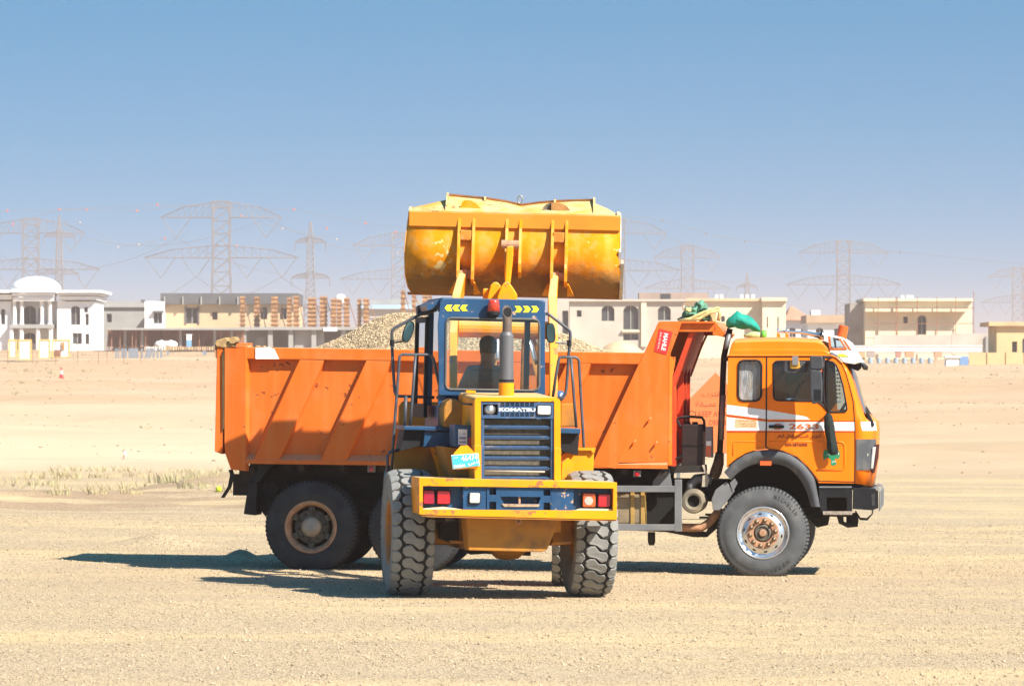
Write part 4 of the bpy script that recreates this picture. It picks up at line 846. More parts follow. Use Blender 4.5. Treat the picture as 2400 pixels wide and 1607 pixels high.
# charms and curtain strip hanging inside the windscreen
chm = MB()
for i, px_ in enumerate((1956, 1961, 1966)):
    for k in range(9):
        c_ = pc(TM, px_ + 1.2 * math.sin(k), 868 + 9 * k, 0.5); chm.lathe([(0.0, -0.014), (0.016, 0), (0.0, 0.014)], (c_[0], 0.5 + 0.2 * i, c_[1]), axis='z', n=6)
build_split(chm, "hanging_beads", mat("pale_beads", (0.45, 0.45, 0.50), 0.4, var=0.5, scale=30), cabr)

# --- plant between cab and bed ---------------------------------
xs_ = [(1711, 770), (1703, 806), (1697, 834), (1695, 870), (1693, 930), (1690, 1000), (1687, 1062)]
ex = MB().tube([(x, 0.42, z) for x, z in tp(xs_, 0.42)], [0.036, 0.036, 0.036, 0.036, 0.036, 0.036, 0.036], 12).build("exhaust_stack", BLACK, truck, smooth=True)
MB().tube([(x, 0.395, z) for x, z in tp([(1695.5, 925), (1693, 965), (1690.5, 1030)], 0.395)], 0.032, 12).build("sunlit_stripe", STEEL, ex, smooth=True)  # lighter grey tubes paint the sunlit stripe on the stack
MB().tube([(x, 0.395, z) for x, z in tp([(1709, 782), (1703, 806), (1699, 818)], 0.395)], 0.030, 12).build("sunlit_stripe", STEEL, ex, smooth=True)
MB().prism(tp([(1693, 834), (1706, 836), (1706, 846), (1695, 846)], 0.4), 0.38, 0.44).build("stack_clamp", DGREY, ex)
MB().tube([(x, 0.45, z) for x, z in tp([(1687, 1060), (1684, 1085), (1678, 1105), (1672, 1120)], 0.45)], [0.05, 0.065, 0.07, 0.06], 12).build("flex_boot", mat("brown_boot", (0.09, 0.06, 0.035), 0.8, var=0.4, scale=12, bump=0.3), ex, smooth=True)
tk = MB().prism(rrect(*sum([[f] for f in (pc(TM, 1598, 1000, 0.35)[0], pc(TM, 1647, 1000, 0.35)[0], pc(TM, 1620, 1092, 0.35)[1], pc(TM, 1620, 994, 0.35)[1])], []), 0.02), 0.35, 0.95).build("hydraulic_tank", mat("dark_brown_tank", (0.020, 0.013, 0.011), 0.5, var=0.2, scale=6), truck, bevel=0.01)
zt = pc(TM, 1620, 1043, 0.34)[1]; MB().box(pc(TM, 1598, 1043, 0.34)[0] - 0.004, pc(TM, 1647, 1043, 0.34)[0] + 0.004, 0.34, 0.96, zt - 0.006, zt + 0.006).build("tank_band", BLACK, tk)
for px_ in (1612, 1629): MB().tube([(*pc(TM, px_, 994, 0.5)[:1], 0.5, pc(TM, px_, 994, 0.5)[1]), (pc(TM, px_, 994, 0.5)[0], 0.5, pc(TM, px_, 988, 0.5)[1])], 0.035, 12).build("filler_cap", BLACK, tk)
MB().tube([(x, 0.45, z) for x, z in tp([(1597, 1004), (1590, 990), (1586, 982), (1596, 978), (1620, 976), (1645, 978), (1650, 985), (1652, 1010)], 0.45)], 0.016, 8).build("hydraulic_hose", BLACK, tk)
MB().tube([(x, 0.45, z) for x, z in tp([(1611, 975), (1613, 966), (1622, 963), (1630, 966), (1631, 976)], 0.45)], 0.004, 5).build("wire_loop", BLACK, tk)
MB().prism(tp([(1588, 1091), (1649, 1090), (1650, 1106), (1580, 1108)], 0.3), 0.3, 1.0).build("tank_shelf", DGREY, truck)
rk = MB().prism(tp([(1653, 1000), (1670, 999), (1671, 1072), (1652, 1070)], 0.3), 0.3, 0.45).build("rear_lamp_stalk", STEEL, truck, bevel=0.01)
MB().prism(tp([(1655, 1044), (1667, 1044), (1666, 1069), (1655, 1069)], 0.29), 0.285, 0.31).build("lens", AMBL, rk)
MB().prism(tp([(1655, 1033), (1667, 1033), (1667, 1044), (1655, 1044)], 0.29), 0.285, 0.31).build("lens", CLEAR, rk)
fx, fz = pc(TM, 1625, 1174, 0.2)
AFM = mat("dusty_filter_can", (0.17, 0.15, 0.115), 0.6, var=0.2, scale=8, dirt=(0.36, 0.28, 0.17), damt=0.35)
af = MB().lathe([(0.07, 0.06), (0.075, 0.0), (0.10, -0.01), (0.135, 0.0), (0.148, 0.03), (0.148, 0.5), (0.0, 0.5)], (fx, 0.2, fz), n=36); af.f = af.f[:-2] + af.f[-1:]
afo = af.build("air_filter", AFM, truck, smooth=False)
MB().lathe([(0.0, 0.05), (0.074, 0.05), (0.074, 0.06)], (fx, 0.2, fz), n=24).build("intake_hole", VOID, afo)
MB().tube([(x, 0.45, z) for x, z in tp([(1618, 1160), (1620, 1135), (1632, 1122), (1650, 1120), (1668, 1124)], 0.45)], 0.06, 12).build("intake_elbow", STEEL, afo, smooth=True)
MB().prism(tp([(1645, 1090), (1651, 1088), (1662, 1124), (1658, 1140), (1645, 1140), (1647, 1114), (1655, 1112)], 0.3), 0.28, 0.34).build("filter_bracket", mat("pale_steel", (0.42, 0.37, 0.28), 0.6, var=0.25, scale=12), afo)
MB().tube([(x, 0.55, z) for x, z in tp([(1594, 1235), (1620, 1236), (1643, 1236), (1660, 1226), (1674, 1210), (1690, 1190)], 0.55)], 0.05, 12).build("exhaust_pipe", RUST, truck, smooth=True)
MB().prism(tp([(1430, 1240), (1560, 1246), (1625, 1258), (1657, 1258), (1682, 1236), (1690, 1215), (1670, 1215), (1655, 1246), (1600, 1242)], 0.6), 0.6, 0.75).build("tank_cradle", DGREY, truck)
MB().tube([(pc(TM, 1527, 1246, 0.7)[0], 0.7, pc(TM, 1527, 1246, 0.7)[1]), (pc(TM, 1527, 1270, 0.7)[0], 0.7, pc(TM, 1527, 1270, 0.7)[1]), (pc(TM, 1527, 1277, 0.7)[0], 0.7, pc(TM, 1527, 1277, 0.7)[1])], [0.045, 0.045, 0.03], 12).build("drain_valve", DGREY, truck)
gd = MB(); 
for pts in ([(1581, 1123), (1598, 1123), (1598, 1245), (1581, 1245)], [(1120, 1136), (1581, 1138), (1581, 1153), (1120, 1151)], [(1120, 1226), (1581, 1228), (1581, 1243), (1120, 1241)], [(1120, 1136), (1137, 1136), (1137, 1241), (1120, 1241)]): gd.prism(tp(pts, 0.06), 0.06, 0.11)
build_split(gd, "side_guard", STEEL, truck, bevel=0.006)
ft = MB(); c = tp([(1300, 1152), (1507, 1154), (1507, 1229), (1300, 1228)], 0.2); ft.prism(c, 0.2, 0.75)
fto = ft.build("fuel_tank", mat("dusty_tan_tank", (0.26, 0.20, 0.12), 0.55, metal=0.2, var=0.2, scale=5), truck, bevel=0.03)
for px_ in (1340, 1430, 1478, 1502): MB().prism(tp([(px_, 1150), (px_ + 9, 1150), (px_ + 9, 1231), (px_, 1231)], 0.185), 0.185, 0.76).build("tank_strap", mat("ochre_strap", (0.36, 0.22, 0.06), 0.6, var=0.2), fto)
MB().prism(tp([(1515, 1140), (1578, 1140), (1578, 1228), (1515, 1228)], 0.5), 0.5, 0.8).build("battery_box", VOID, truck)  # near-black box paints the unlit void beside the fuel tank
MB().prism(tp([(1530, 1128), (1556, 1095), (1568, 1095), (1575, 1140), (1530, 1140)], 0.3), 0.3, 0.36).build("step_plate", STEEL, truck)
MB().tube([(x, 0.2, z) for x, z in tp([(1574, 1070), (1580, 1076), (1592, 1072), (1600, 1064)], 0.2)], 0.016, 6).build("brake_hose", BLACK, truck)
# ---------------------------------------------------------------- wheel loader (own frame: x right, y forward, z up; origin under the rear axle)
LO = Vector((-0.055, 51.05, 0))
YAW = math.radians(7.5)
LM = Matrix.Translation(LO) @ Matrix.Rotation(YAW, 4, 'Z') @ Matrix.Rotation(0.024, 4, 'Y')
WMX = Matrix.Translation(LO) @ Matrix.Rotation(YAW, 4, 'Z') @ Matrix.Rotation(0.0105, 4, 'Y')
PIV = LM @ Vector((0, 1.37, 0))
FM = Matrix.Translation((PIV.x, PIV.y, 0)) @ Matrix.Rotation(math.radians(-0.5), 4, 'Z') @ Matrix.Rotation(0.024, 4, 'Y')
FWX = Matrix.Translation((PIV.x, PIV.y, 0)) @ Matrix.Rotation(math.radians(-0.5), 4, 'Z') @ Matrix.Rotation(0.0105, 4, 'Y')
loader = empty("wheel_loader", M=LM, label="yellow wheel loader with navy cab seen from behind, its bucket raised high", cat="wheel loader")
LI = LM.inverted(); FX = LI @ FM; WX = LI @ WMX; FWXX = LI @ FWX
def lp(pts, d): return [pc(LM, x, y, d) for x, y in pts]
def fpx(pts, d): return [pc(FM, x, y, d) for x, y in pts]
def lpr(name, pts, d0, d1, m, parent=loader, **k): return MB().prism(lp(pts, d0), d0, d1).build(name, m, parent, **k)
def L3(px_, py_, d): x, z = pc(LM, px_, py_, d); return (x, d, z)

# --- tyres: carcass plus separate rock-pattern tread blocks -----
RB, TW = 0.650, 0.225
def crown(u): return -0.30 * u * u - (0.0 if abs(u) < 0.15 else 1.6 * (abs(u) - 0.15) ** 1.6)
def block_mesh(name, poly, hgt=0.022):
    mb = MB(); n = len(poly); cu = sum(p[0] for p in poly) / n; cv = sum(p[1] for p in poly) / n
    def pt(u, v, r): return (u, (r + crown(u)) * math.sin(v / RB), (r + crown(u)) * math.cos(v / RB))
    low = [pt(u, v, RB - 0.02) for u, v in poly]; top = [pt(cu + (u - cu) * 0.985, cv + (v - cv) * 0.97, RB + hgt - 0.007) for u, v in poly]
    cap = [pt(cu + (u - cu) * 0.90, cv + (v - cv) * 0.86, RB + hgt) for u, v in poly]
    mb.loft([low, top, cap]); me = mb.mesh(name); me.materials.append(TYREL); return me
PIT = 2 * math.pi * RB / 30
ctr = [(u * 0.97, v * 0.90) for u, v in ((-.120, .067), (-.082, .099), (-.028, .105), (.026, .034), (.101, .024), (.123, -.019), (.108, -.084), (.058, -.105), (-.017, -.041), (-.092, -.030), (-.125, .013))]
shr = [(.127, .050), (.158, .100), (.224, .096), (.224, -.016), (.158, -.022), (.130, .012)]
shl = [(-u, -v) for u, v in shr]
BM = [block_mesh("tread_block", ctr), block_mesh("tread_block", shl), block_mesh("tread_block", shr)]
def loader_wheel(X, x, y, rim_side, blocks=True):
    """rim_side -1: the outer face looks to -x"""
    w = bpy.data.objects.new("wheel", None); col.objects.link(w); w.parent = loader; w.empty_display_size = 0.3
    w.matrix_local = X @ Matrix.Translation((x, y, 0.672))
    prof = [(0.318, -0.155), (0.335, -0.185), (0.40, -0.215), (0.50, -0.225), (0.58, -0.222), (0.625, -0.210), (RB - 0.012, -0.18), (RB - 0.002, -0.1), (RB, 0), (RB - 0.002, 0.1), (RB - 0.012, 0.18), (0.625, 0.210), (0.58, 0.222), (0.50, 0.225), (0.40, 0.215), (0.335, 0.185), (0.318, 0.155)]
    ty = MB().lathe(prof, (0, 0, 0), 'x', n=64, cap=False); ty.v = [(a, b, max(c, -0.668)) for a, b, c in ty.v]
    t = ty.build("tyre", TYREL, w, smooth=True)
    gb = MB().lathe([(RB + 0.0035 + crown(u), u) for u in (-0.19, -0.15, -0.1, -0.05, 0, 0.05, 0.1, 0.15, 0.19)], (0, 0, 0), 'x', n=64, cap=False); gb.v = [(a, b, max(c, -0.666)) for a, b, c in gb.v]
    gb.build("tread_groove", TYREG, w, smooth=True)
    s = rim_side
    MB().lathe([(0.345, s * 0.19), (0.340, s * 0.205), (0.325, s * 0.205), (0.312, s * 0.17), (0.30, s * 0.10), (0.27, s * 0.075), (0.14, s * 0.06), (0.13, s * 0.11), (0.06, s * 0.125), (0.0, s * 0.125)], (0, 0, 0), 'x', n=48, cap=False).build("rim", mat("rusty_yellow_rim", (0.46, 0.17, 0.03), 0.6, var=0.25, scale=8, dirt=(0.28, 0.16, 0.09), damt=0.4, dscale=8, bump=0.1), w, smooth=True)
    MB().lathe([(0.318, -s * 0.16), (0.30, -s * 0.10), (0.20, -s * 0.02), (0.0, -s * 0.02)], (0, 0, 0), 'x', n=40, cap=False).build("inner_rim", YELD, w, smooth=True)
    if blocks:
        for k in range(30):
            for j, me in enumerate(BM):
                ang = k * 2 * math.pi / 30
                if math.cos(ang) * (RB + 0.02) < -0.674: continue
                b = bpy.data.objects.new("tread_block", me); col.objects.link(b); b.parent = w; b.matrix_local = Matrix.Rotation(ang, 4, 'X')
    return w
loader_wheel(WX, -1.07, 0, -1); loader_wheel(WX, 0.875, 0, 1); loader_wheel(FWXX, 0.89, 1.37, 1); loader_wheel(FWXX, -1.0, 1.37, -1, False)
ax = MB(WX).tube([(-0.8, 0, 0.66), (0.8, 0, 0.66)], 0.12, 12); ax.lathe([(0.12, -0.28), (0.26, -0.12), (0.28, 0.0), (0.26, 0.12), (0.12, 0.28)], (0, 0, 0.66), 'x', n=20); build_split(ax, "axle", YELD, loader)
ax = MB(FWXX).tube([(-0.8, 1.37, 0.66), (0.8, 1.37, 0.66)], 0.12, 12); ax.build("axle", YELD, loader)

# --- rear frame and counterweight -------------------------------
DCW = -1.32
cw = plate("counterweight", lp([(983, 1120), (1446, 1131), (1446, 1217), (1000, 1206), (983, 1204)], DCW), [lp([(991, 1138), (1438, 1144), (1437, 1196), (991, 1193)], DCW)], DCW, 0.30, YEL, loader)
lpr("counterweight_top", [(984, 1119), (1446, 1130), (1446, 1133), (984, 1122)], DCW + 0.002, -0.55, YEL, cw)
lpr("counterweight_underside", [(983, 1202), (1446, 1213), (1446, 1217), (1000, 1206)], DCW + 0.004, -0.75, YELD, cw)
ch_ = lp([(983, 1204), (1000, 1206), (1446, 1217), (1441, 1221), (1004, 1211), (990, 1209)], DCW)
MB().prism(ch_, DCW + 0.01, DCW + 0.1).build("lower_chamfer", YELD, cw)
lpr("side_flank", [(984, 1121), (986, 1121), (985, 1204), (984, 1204)], DCW + 0.002, -0.5, YEL, cw)
lpr("recess_back", [(988, 1135), (1441, 1142), (1440, 1199), (988, 1196)], DCW + 0.16, DCW + 0.2, NAVY, cw)
lpr("recess_plate", [(1085, 1139), (1141, 1141), (1139, 1195), (1085, 1194)], DCW + 0.04, DCW + 0.16, NAVY, cw, bevel=0.006)
lpr("recess_plate", [(1291, 1143), (1345, 1144), (1343, 1197), (1291, 1196)], DCW + 0.04, DCW + 0.16, NAVY, cw, bevel=0.006)
hit = plate("tow_hitch", lp([(1141, 1140), (1291, 1143), (1291, 1196), (1141, 1195)], DCW + 0.03), [lp([(1147, 1143), (1163, 1143), (1163, 1159), (1147, 1159)], DCW + 0.03), lp([(1147, 1175), (1163, 1175), (1163, 1194), (1147, 1194)], DCW + 0.03), lp([(1274, 1146), (1290, 1146), (1290, 1161), (1274, 1161)], DCW + 0.03), lp([(1274, 1177), (1290, 1177), (1290, 1195), (1274, 1195)], DCW + 0.03), lp([(1172, 1163), (1268, 1164), (1262, 1180), (1182, 1180)], DCW + 0.03)], DCW + 0.03, 0.10, NAVY, loader)
a_ = L3(1217, 1163, DCW + 0.06); b_ = L3(1217, 1182, DCW + 0.06); MB().tube([a_, b_], 0.013, 10).build("tow_pin", RUST, hit)
lpr("hitch_shelf", [(1176, 1180), (1266, 1181), (1262, 1187), (1182, 1187)], DCW + 0.015, DCW + 0.12, mat("scuffed_steel", (0.36, 0.24, 0.15), 0.7, var=0.4, scale=20), hit)
def lamp(name, x0, y0, x1, y1, d, m, r=3.0, parent=loader):
    (ax_, az), (bx_, bz) = lp([(x0, y1), (x1, y0)], d)
    h_ = MB().prism(rrect(ax_, bx_, az, bz, 0.02), d, d + 0.06).build(name, BLACK, parent)
    MB().loft([[(x, d - 0.018, z) for x, z in rrect(ax_ + 0.014, bx_ - 0.014, az + 0.014, bz - 0.014, 0.016)], [(x, d + 0.004, z) for x, z in rrect(ax_ + 0.006, bx_ - 0.006, az + 0.006, bz - 0.006, 0.018)]]).build("lens", m, h_, smooth=False)
    return h_
lamp("tail_lamp", 990, 1147, 1020, 1182, DCW + 0.09, mat("crimson_lens", (0.30, 0.008, 0.03), 0.2, var=0.05, coat=0.4)); lamp("tail_lamp", 1022, 1148, 1057, 1182, DCW + 0.09, REDL)
lamp("tail_lamp", 1363, 1154, 1398, 1189, DCW + 0.09, AMBL); lamp("tail_lamp", 1399, 1156, 1433, 1189, DCW + 0.09, REDL)
rl = lamp("reversing_lamp", 1098, 1153, 1127, 1180, DCW + 0.02, CLEAR)
x, _, z = L3(1380, 1173, DCW + 0.068); MB().lathe([(0.0, 0.0), (0.045, 0.0), (0.045, 0.01)], (x, DCW + 0.066, z), n=16).build("broken_lens_spot", mat("pale_reflector", (0.5, 0.45, 0.38), 0.4, metal=0.3), loader)
sand_ = mat("settled_sand", (0.62, 0.50, 0.36), 0.95, var=0.12, scale=20)
lpr("ledge_dust", [(992, 1191), (1040, 1187), (1085, 1193), (992, 1193)], DCW + 0.05, DCW + 0.15, sand_, cw); lpr("ledge_dust", [(1345, 1197), (1360, 1191), (1437, 1192), (1437, 1196)], DCW + 0.05, DCW + 0.15, sand_, cw)
# belly
bl = MB().loft([[(x, -1.05, z) for x, z in lp([(1094, 1212), (1312, 1217), (1282, 1288), (1270, 1293), (1098, 1289)], -1.05)], [(x, 0.9, z) for x, z in lp([(1094, 1212), (1312, 1217), (1282, 1292), (1270, 1296), (1098, 1293)], -1.05)]]).build("belly_pan", YELD, loader, bevel=0.01)
x, _, z = L3(1215, 1220, -1.06); MB().lathe([(0.0, 0.0), (0.035, 0.0), (0.035, -0.03), (0.02, -0.03), (0.02, -0.01), (0.0, -0.01)], (x, -1.055, z), n=18).build("drain_plug", RUST, bl)
lpr("axle_cradle", [(1032, 1225), (1096, 1222), (1096, 1270), (1060, 1272), (1032, 1262)], -0.3, 0.1, DGREY)
lpr("axle_cradle", [(1296, 1222), (1340, 1222), (1338, 1264), (1296, 1272)], -0.3, 0.1, YELD)
lpr("skid_bar", [(1055, 1266), (1100, 1268), (1100, 1276), (1055, 1272)], -0.6, -0.5, YELD); lpr("skid_bar", [(1296, 1270), (1338, 1268), (1338, 1274), (1290, 1278)], -0.6, -0.5, YELD)
lpr("belly_guard", [(1102, 1290), (1244, 1292), (1244, 1302), (1136, 1297), (1104, 1299)], 0.0, 0.6, DGREY)
fr_ = MB()
for x0 in (-0.42, 0.30): fr_.box(x0, x0 + 0.12, -1.0, 1.3, 0.72, 1.25)
build_split(fr_, "frame_rail", YELD, loader)

# --- engine hood and grille -------------------------------------
DG = -1.12
hood_ring = [(1113, 1122), (1113, 937), (1116, 932), (1121, 930.5), (1303, 931.5), (1310, 934), (1314, 941), (1314, 1126)]
hr = lp(hood_ring, DG)
grille = plate("grille_frame", hr, [lp([(1127, 940), (1299, 941), (1299, 1124), (1127, 1122)], DG)], DG, 0.10, YEL, loader)
hb = [(x, z + 0.045 if z > 1.5 else z) for x, z in hr]
MB().loft([[(x, DG + 0.1, z) for x, z in hr], [(x * 0.985, 0.36, z) for x, z in hb]], cap=False).build("hood", YEL, loader, bevel=0.012)
lpr("lower_cheek", [(1112, 1043), (1128, 1043), (1128, 1122), (1113, 1122)], DG - 0.012, DG + 0.08, YEL, grille, bevel=0.004); lpr("lower_cheek", [(1299, 1050), (1315, 1050), (1315, 1127), (1299, 1127)], DG - 0.012, DG + 0.08, YEL, grille, bevel=0.004)
gp_ = plate("grille_panel", lp([(1128, 942), (1298, 943), (1298, 981), (1128, 980)], DG + 0.01), [lp([(1131.5, 947), (1167, 947), (1167, 972), (1131.5, 972)], DG + 0.01)] + [lp([(1173 + 11.5 * i, y0), (1182.5 + 11.5 * i, y0), (1182.5 + 11.5 * i, y1), (1173 + 11.5 * i, y1)], DG + 0.01) for i in range(7) for y0, y1 in ((943.6, 946), (946.8, 949), (949.8, 952), (967, 969.2), (970, 972.2), (973, 975.2))], DG + 0.01, 0.03, NAVYL, loader)
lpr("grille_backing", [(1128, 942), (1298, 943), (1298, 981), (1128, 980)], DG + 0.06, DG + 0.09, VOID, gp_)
o_, u_, v_ = lp([(1169.5, 963.5), (1255, 964.3), (1169.5, 955.3)], DG - 0.0)
lettering("maker_name", "KOMATSU", WHITE, gp_, vec3(o_, DG + 0.004), vec3(u_, 0) - vec3(o_, 0), vec3(v_, 0) - vec3(o_, 0), bold=0.045)
x, _, z = L3(1149, 959.5, DG); MB().lathe([(0.0, 0.012), (0.035, 0.014), (0.058, 0.03), (0.068, 0.055), (0.0, 0.056)], (x, DG, z), n=24).build("work_lamp", mat("dull_reflector", (0.42, 0.41, 0.39), 0.22, metal=0.8, var=0.25, scale=14), loader, smooth=True)
lamp("work_lamp", 1257, 949, 1293, 973, DG + 0.0, CLEAR)
for k, yy in enumerate((1000.7, 1024.5, 1048.4, 1073, 1096.5, 1120)):
    c_ = lp([(1135, yy - 4.5), (1291, yy - 3.6), (1291, yy + 5.2), (1135, yy + 4.3)], DG + 0.03)
    MB().loft([[(c_[0][0], DG + 0.065, c_[0][1]), (c_[0][0], DG + 0.03, (c_[0][1] + c_[3][1]) / 2 + 0.004), (c_[3][0], DG + 0.04, c_[3][1])], [(c_[1][0], DG + 0.065, c_[1][1]), (c_[1][0], DG + 0.03, (c_[1][1] + c_[2][1]) / 2 + 0.004), (c_[2][0], DG + 0.04, c_[2][1])]]).build("grille_slat", NAVYL, grille)
for x0, x1 in ((1128, 1135), (1291, 1299)): lpr("grille_stile", [(x0, 980), (x1, 980), (x1, 1125), (x0, 1123)], DG + 0.02, DG + 0.06, NAVYL, grille)
RAD = mat("radiator_core", (0.085, 0.070, 0.050), 0.8, var=0.35, scale=90, dirt=(0.16, 0.13, 0.09), damt=0.4, dscale=5)
lpr("radiator", [(1130, 982), (1297, 983), (1297, 1123), (1130, 1121)], DG + 0.15, DG + 0.2, RAD, grille)
fin = MB()
for k in range(54):
    px_ = 1136 + 2.85 * k; (fx0, fz0), (fx1, fz1) = lp([(px_, 1121), (px_ + 1.0, 983)], DG + 0.14); fin.box(fx0, fx1, DG + 0.142, DG + 0.152, fz0, fz1)
fo = fin.build("radiator_fins", mat("radiator_fin", (0.13, 0.11, 0.08), 0.7, var=0.3, scale=30), grille); fo["kind"] = "stuff"
MB().tube([L3(1135, 1101, DG + 0.055), L3(1277, 1105, DG + 0.055)], 0.011, 8).build("loose_rod", mat("pale_rod", (0.55, 0.50, 0.42), 0.5, var=0.15), grille)
# left flank of the hood: battery box with notices, plate bracket and number plate
lpr("side_box", [(1066, 994), (1112, 998), (1112, 1056), (1066, 1046)], -0.78, -0.3, NAVY, loader, bevel=0.008)
st_ = MB().add([(x, -0.788, z) for x, z in lp([(1074, 1005), (1095, 1006), (1095, 1043), (1074, 1041)], -0.788)], [(0, 1, 2, 3)]).build("white_notice", WHITE, loader)
INK = mat("blue_ink", (0.05, 0.06, 0.30), 0.6)
def lwords(s, x0, y0, x1, y1, d, m, parent, bold=0.0):
    o_, u_, v_ = lp([(x0, y1), (x1, y1), (x0, y0)], d); return lettering("lettering", s, m, parent, vec3(o_, d), vec3(u_, 0) - vec3(o_, 0), vec3(v_, 0) - vec3(o_, 0), bold)
lwords(arabic("مكتب"), 1077, 1014, 1093, 1018, -0.793, INK, st_); lwords("050601", 1076, 1023, 1093, 1029, -0.793, INK, st_, 0.02); lwords("050605", 1076, 1033, 1093, 1038, -0.793, INK, st_, 0.02)
MB().add([(x, -0.785, z) for x, z in lp([(1098, 1024), (1108, 1026), (1108, 1049), (1098, 1046)], -0.785)], [(0, 1, 2, 3)]).build("red_warning_sticker", mat("warning_red", (0.45, 0.03, 0.04), 0.5), loader)
MB().prism(lp([(1062, 1066), (1064, 1061), (1080, 1044), (1096, 1043), (1114, 1062), (1120, 1066), (1120, 1096), (1070, 1100)], -1.14), -1.15, -1.135).build("plate_bracket", YEL, loader)
pq = [(1057, 1066), (1121, 1061.5), (1124.5, 1091.5), (1061, 1099)]
BL_ = mat("plate_teal", (0.055, 0.40, 0.46), 0.4, var=0.05)
npl = MB().prism(lp(pq, -1.16), -1.165, -1.157).build("number_plate", WHITE, loader, bevel=0.003)
cxm = sum(p[0] for p in pq) / 4; cym = sum(p[1] for p in pq) / 4
MB().add([(x, -1.1685, z) for x, z in lp([(cxm + (a - cxm) * 0.955, cym + (b - cym) * 0.91) for a, b in pq], -1.1685)], [(0, 1, 2, 3)]).build("plate_field", BL_, npl)
def pl_text(s, u0, v0, u1, v1, bold):
    def q(u, v):
        top = (pq[0][0] + (pq[1][0] - pq[0][0]) * u, pq[0][1] + (pq[1][1] - pq[0][1]) * u); bot = (pq[3][0] + (pq[2][0] - pq[3][0]) * u, pq[3][1] + (pq[2][1] - pq[3][1]) * u)
        return vec3(pc(LM, top[0] + (bot[0] - top[0]) * v, top[1] + (bot[1] - top[1]) * v, -1.171), -1.171)
    O = q(u0, v1); lettering("plate_lettering", s, WHITE, npl, O, q(u1, v1) - O, q(u0, v0) - O, bold)
pl_text("46474", 0.36, 0.10, 0.96, 0.50, 0.015); pl_text("DUBAI", 0.06, 0.72, 0.46, 0.92, 0.02); pl_text(arabic("دبي"), 0.58, 0.60, 0.95, 0.90, 0.02); pl_text(arabic("خصوصي"), 0.06, 0.14, 0.26, 0.30, 0.01)
# exhaust on the hood
ep = [L3(1187, 921, -0.45), L3(1187, 897, -0.45)]
exh = MB().tube([(ep[0][0], -0.45, ep[0][2] - 0.06), ep[1]], 0.082, 24).build("exhaust", YEL, loader, smooth=False)
ml_ = MB().tube([L3(1187, 896, -0.45), L3(1187, 892, -0.45), L3(1187.5, 786, -0.45), L3(1187.7, 778, -0.45)], [0.074, 0.076, 0.073, 0.052], 28).build("muffler", mat("sooty_muffler", (0.13, 0.13, 0.14), 0.5, metal=0.3, var=0.2, scale=6, dirt=(0.24, 0.21, 0.18), damt=0.2, streak=True), exh, smooth=False)
MB().tube([L3(1187, 893.5, -0.45), L3(1187, 889.5, -0.45)], 0.080, 28).build("clamp", BLACK, exh)
# slash-cut tail pipe
c0, c1 = Vector(L3(1188.5, 780, -0.45)), Vector(L3(1189, 730, -0.45)); rings = []
for r_ in (0.050, 0.046):
    for cc, sl in ((c0, 0.0), (c1, 1.0)):
        rings.append([(cc.x + r_ * math.cos(t), cc.y + r_ * math.sin(t), cc.z + sl * 1.35 * r_ * math.sin(t)) for t in np.linspace(0, 2 * math.pi, 24, endpoint=False)])
MB().loft([rings[0], rings[1], rings[3], rings[2]], cap=False).build("tail_pipe", mat("brown_pipe", (0.14, 0.105, 0.085), 0.6, metal=0.2, var=0.25, scale=12), exh, smooth=False)
MB().loft([[(c1.x + 0.046 * math.cos(t), c1.y + 0.046 * math.sin(t), c1.z - 0.02 + 1.35 * 0.046 * math.sin(t)) for t in np.linspace(0, 2 * math.pi, 24, endpoint=False)], [(c1.x + 0.03 * math.cos(t), c1.y + 0.03 * math.sin(t), c1.z - 0.2) for t in np.linspace(0, 2 * math.pi, 24, endpoint=False)]]).build("pipe_bore", VOID, exh)
hx = L3(1095, 918, -0.2); 
lpr("hood_latch", [(1093, 914), (1115, 915), (1115, 921), (1093, 920)], 0.1, 0.2, YEL); lpr("hood_handle", [(1084, 943), (1110, 945), (1110, 950), (1084, 948)], -0.9, -0.86, BLACK)
# rounded fender behind the cab, left
MB().prism(lp([(1036, 1000), (1036, 955), (1042, 942), (1052, 935), (1062, 934), (1075, 940), (1112, 945), (1112, 1000)], 0.2), 0.05, 0.5).build("cab_shoulder", YELD, loader, bevel=0.02)

# --- cab --------------------------------------------------------
D0, D1 = 0.42, 1.70
co = [(1033, 706), (1037, 702), (1046, 700.5), (1262, 704), (1271, 707), (1274, 714), (1277, 760), (1278, 928), (1030, 925), (1027, 760)]
cwin = [(1046, 757), (1049, 748), (1057, 745), (1250, 748), (1260, 751), (1264, 760), (1264, 903), (1260, 911), (1250, 915), (1055, 912), (1047, 909), (1044, 900)]
cab = plate("cab_shell", lp(co, D0), [lp(cwin, D0)], D0, 0.05, NAVY, loader)
ow, oz = lp([(1030, 925), (1278, 704)], D0); xl, xr, zlow, ztop = ow[0], oz[0] + 0.01, ow[1], oz[1]
fw = [(xl + 0.05, zlow + 0.02), (xr - 0.05, zlow + 0.02), (xr - 0.05, ztop - 0.22), (xl + 0.05, ztop - 0.22)]
plate("front_frame", [(xl, zlow - 0.6), (xr, zlow - 0.6), (xr, ztop - 0.03), (xl, ztop - 0.03)], [fw], D1, 0.05, NAVY, cab)
MB().box(xl, xr, D0 + 0.05, D1 + 0.12, ztop - 0.12, ztop + 0.004).build("roof", NAVY, cab, bevel=0.02)
ps = MB()
for xa in (xl, xr - 0.06):
    ps.box(xa, xa + 0.06, D0 + 0.05, D0 + 0.16, zlow - 0.5, ztop - 0.12); ps.box(xa, xa + 0.06, D1 - 0.06, D1, zlow - 0.5, ztop - 0.12); ps.box(xa, xa + 0.06, D0 + 0.16, D1 - 0.06, zlow - 0.55, zlow - 0.12)
build_split(ps, "pillar", NAVY, cab)
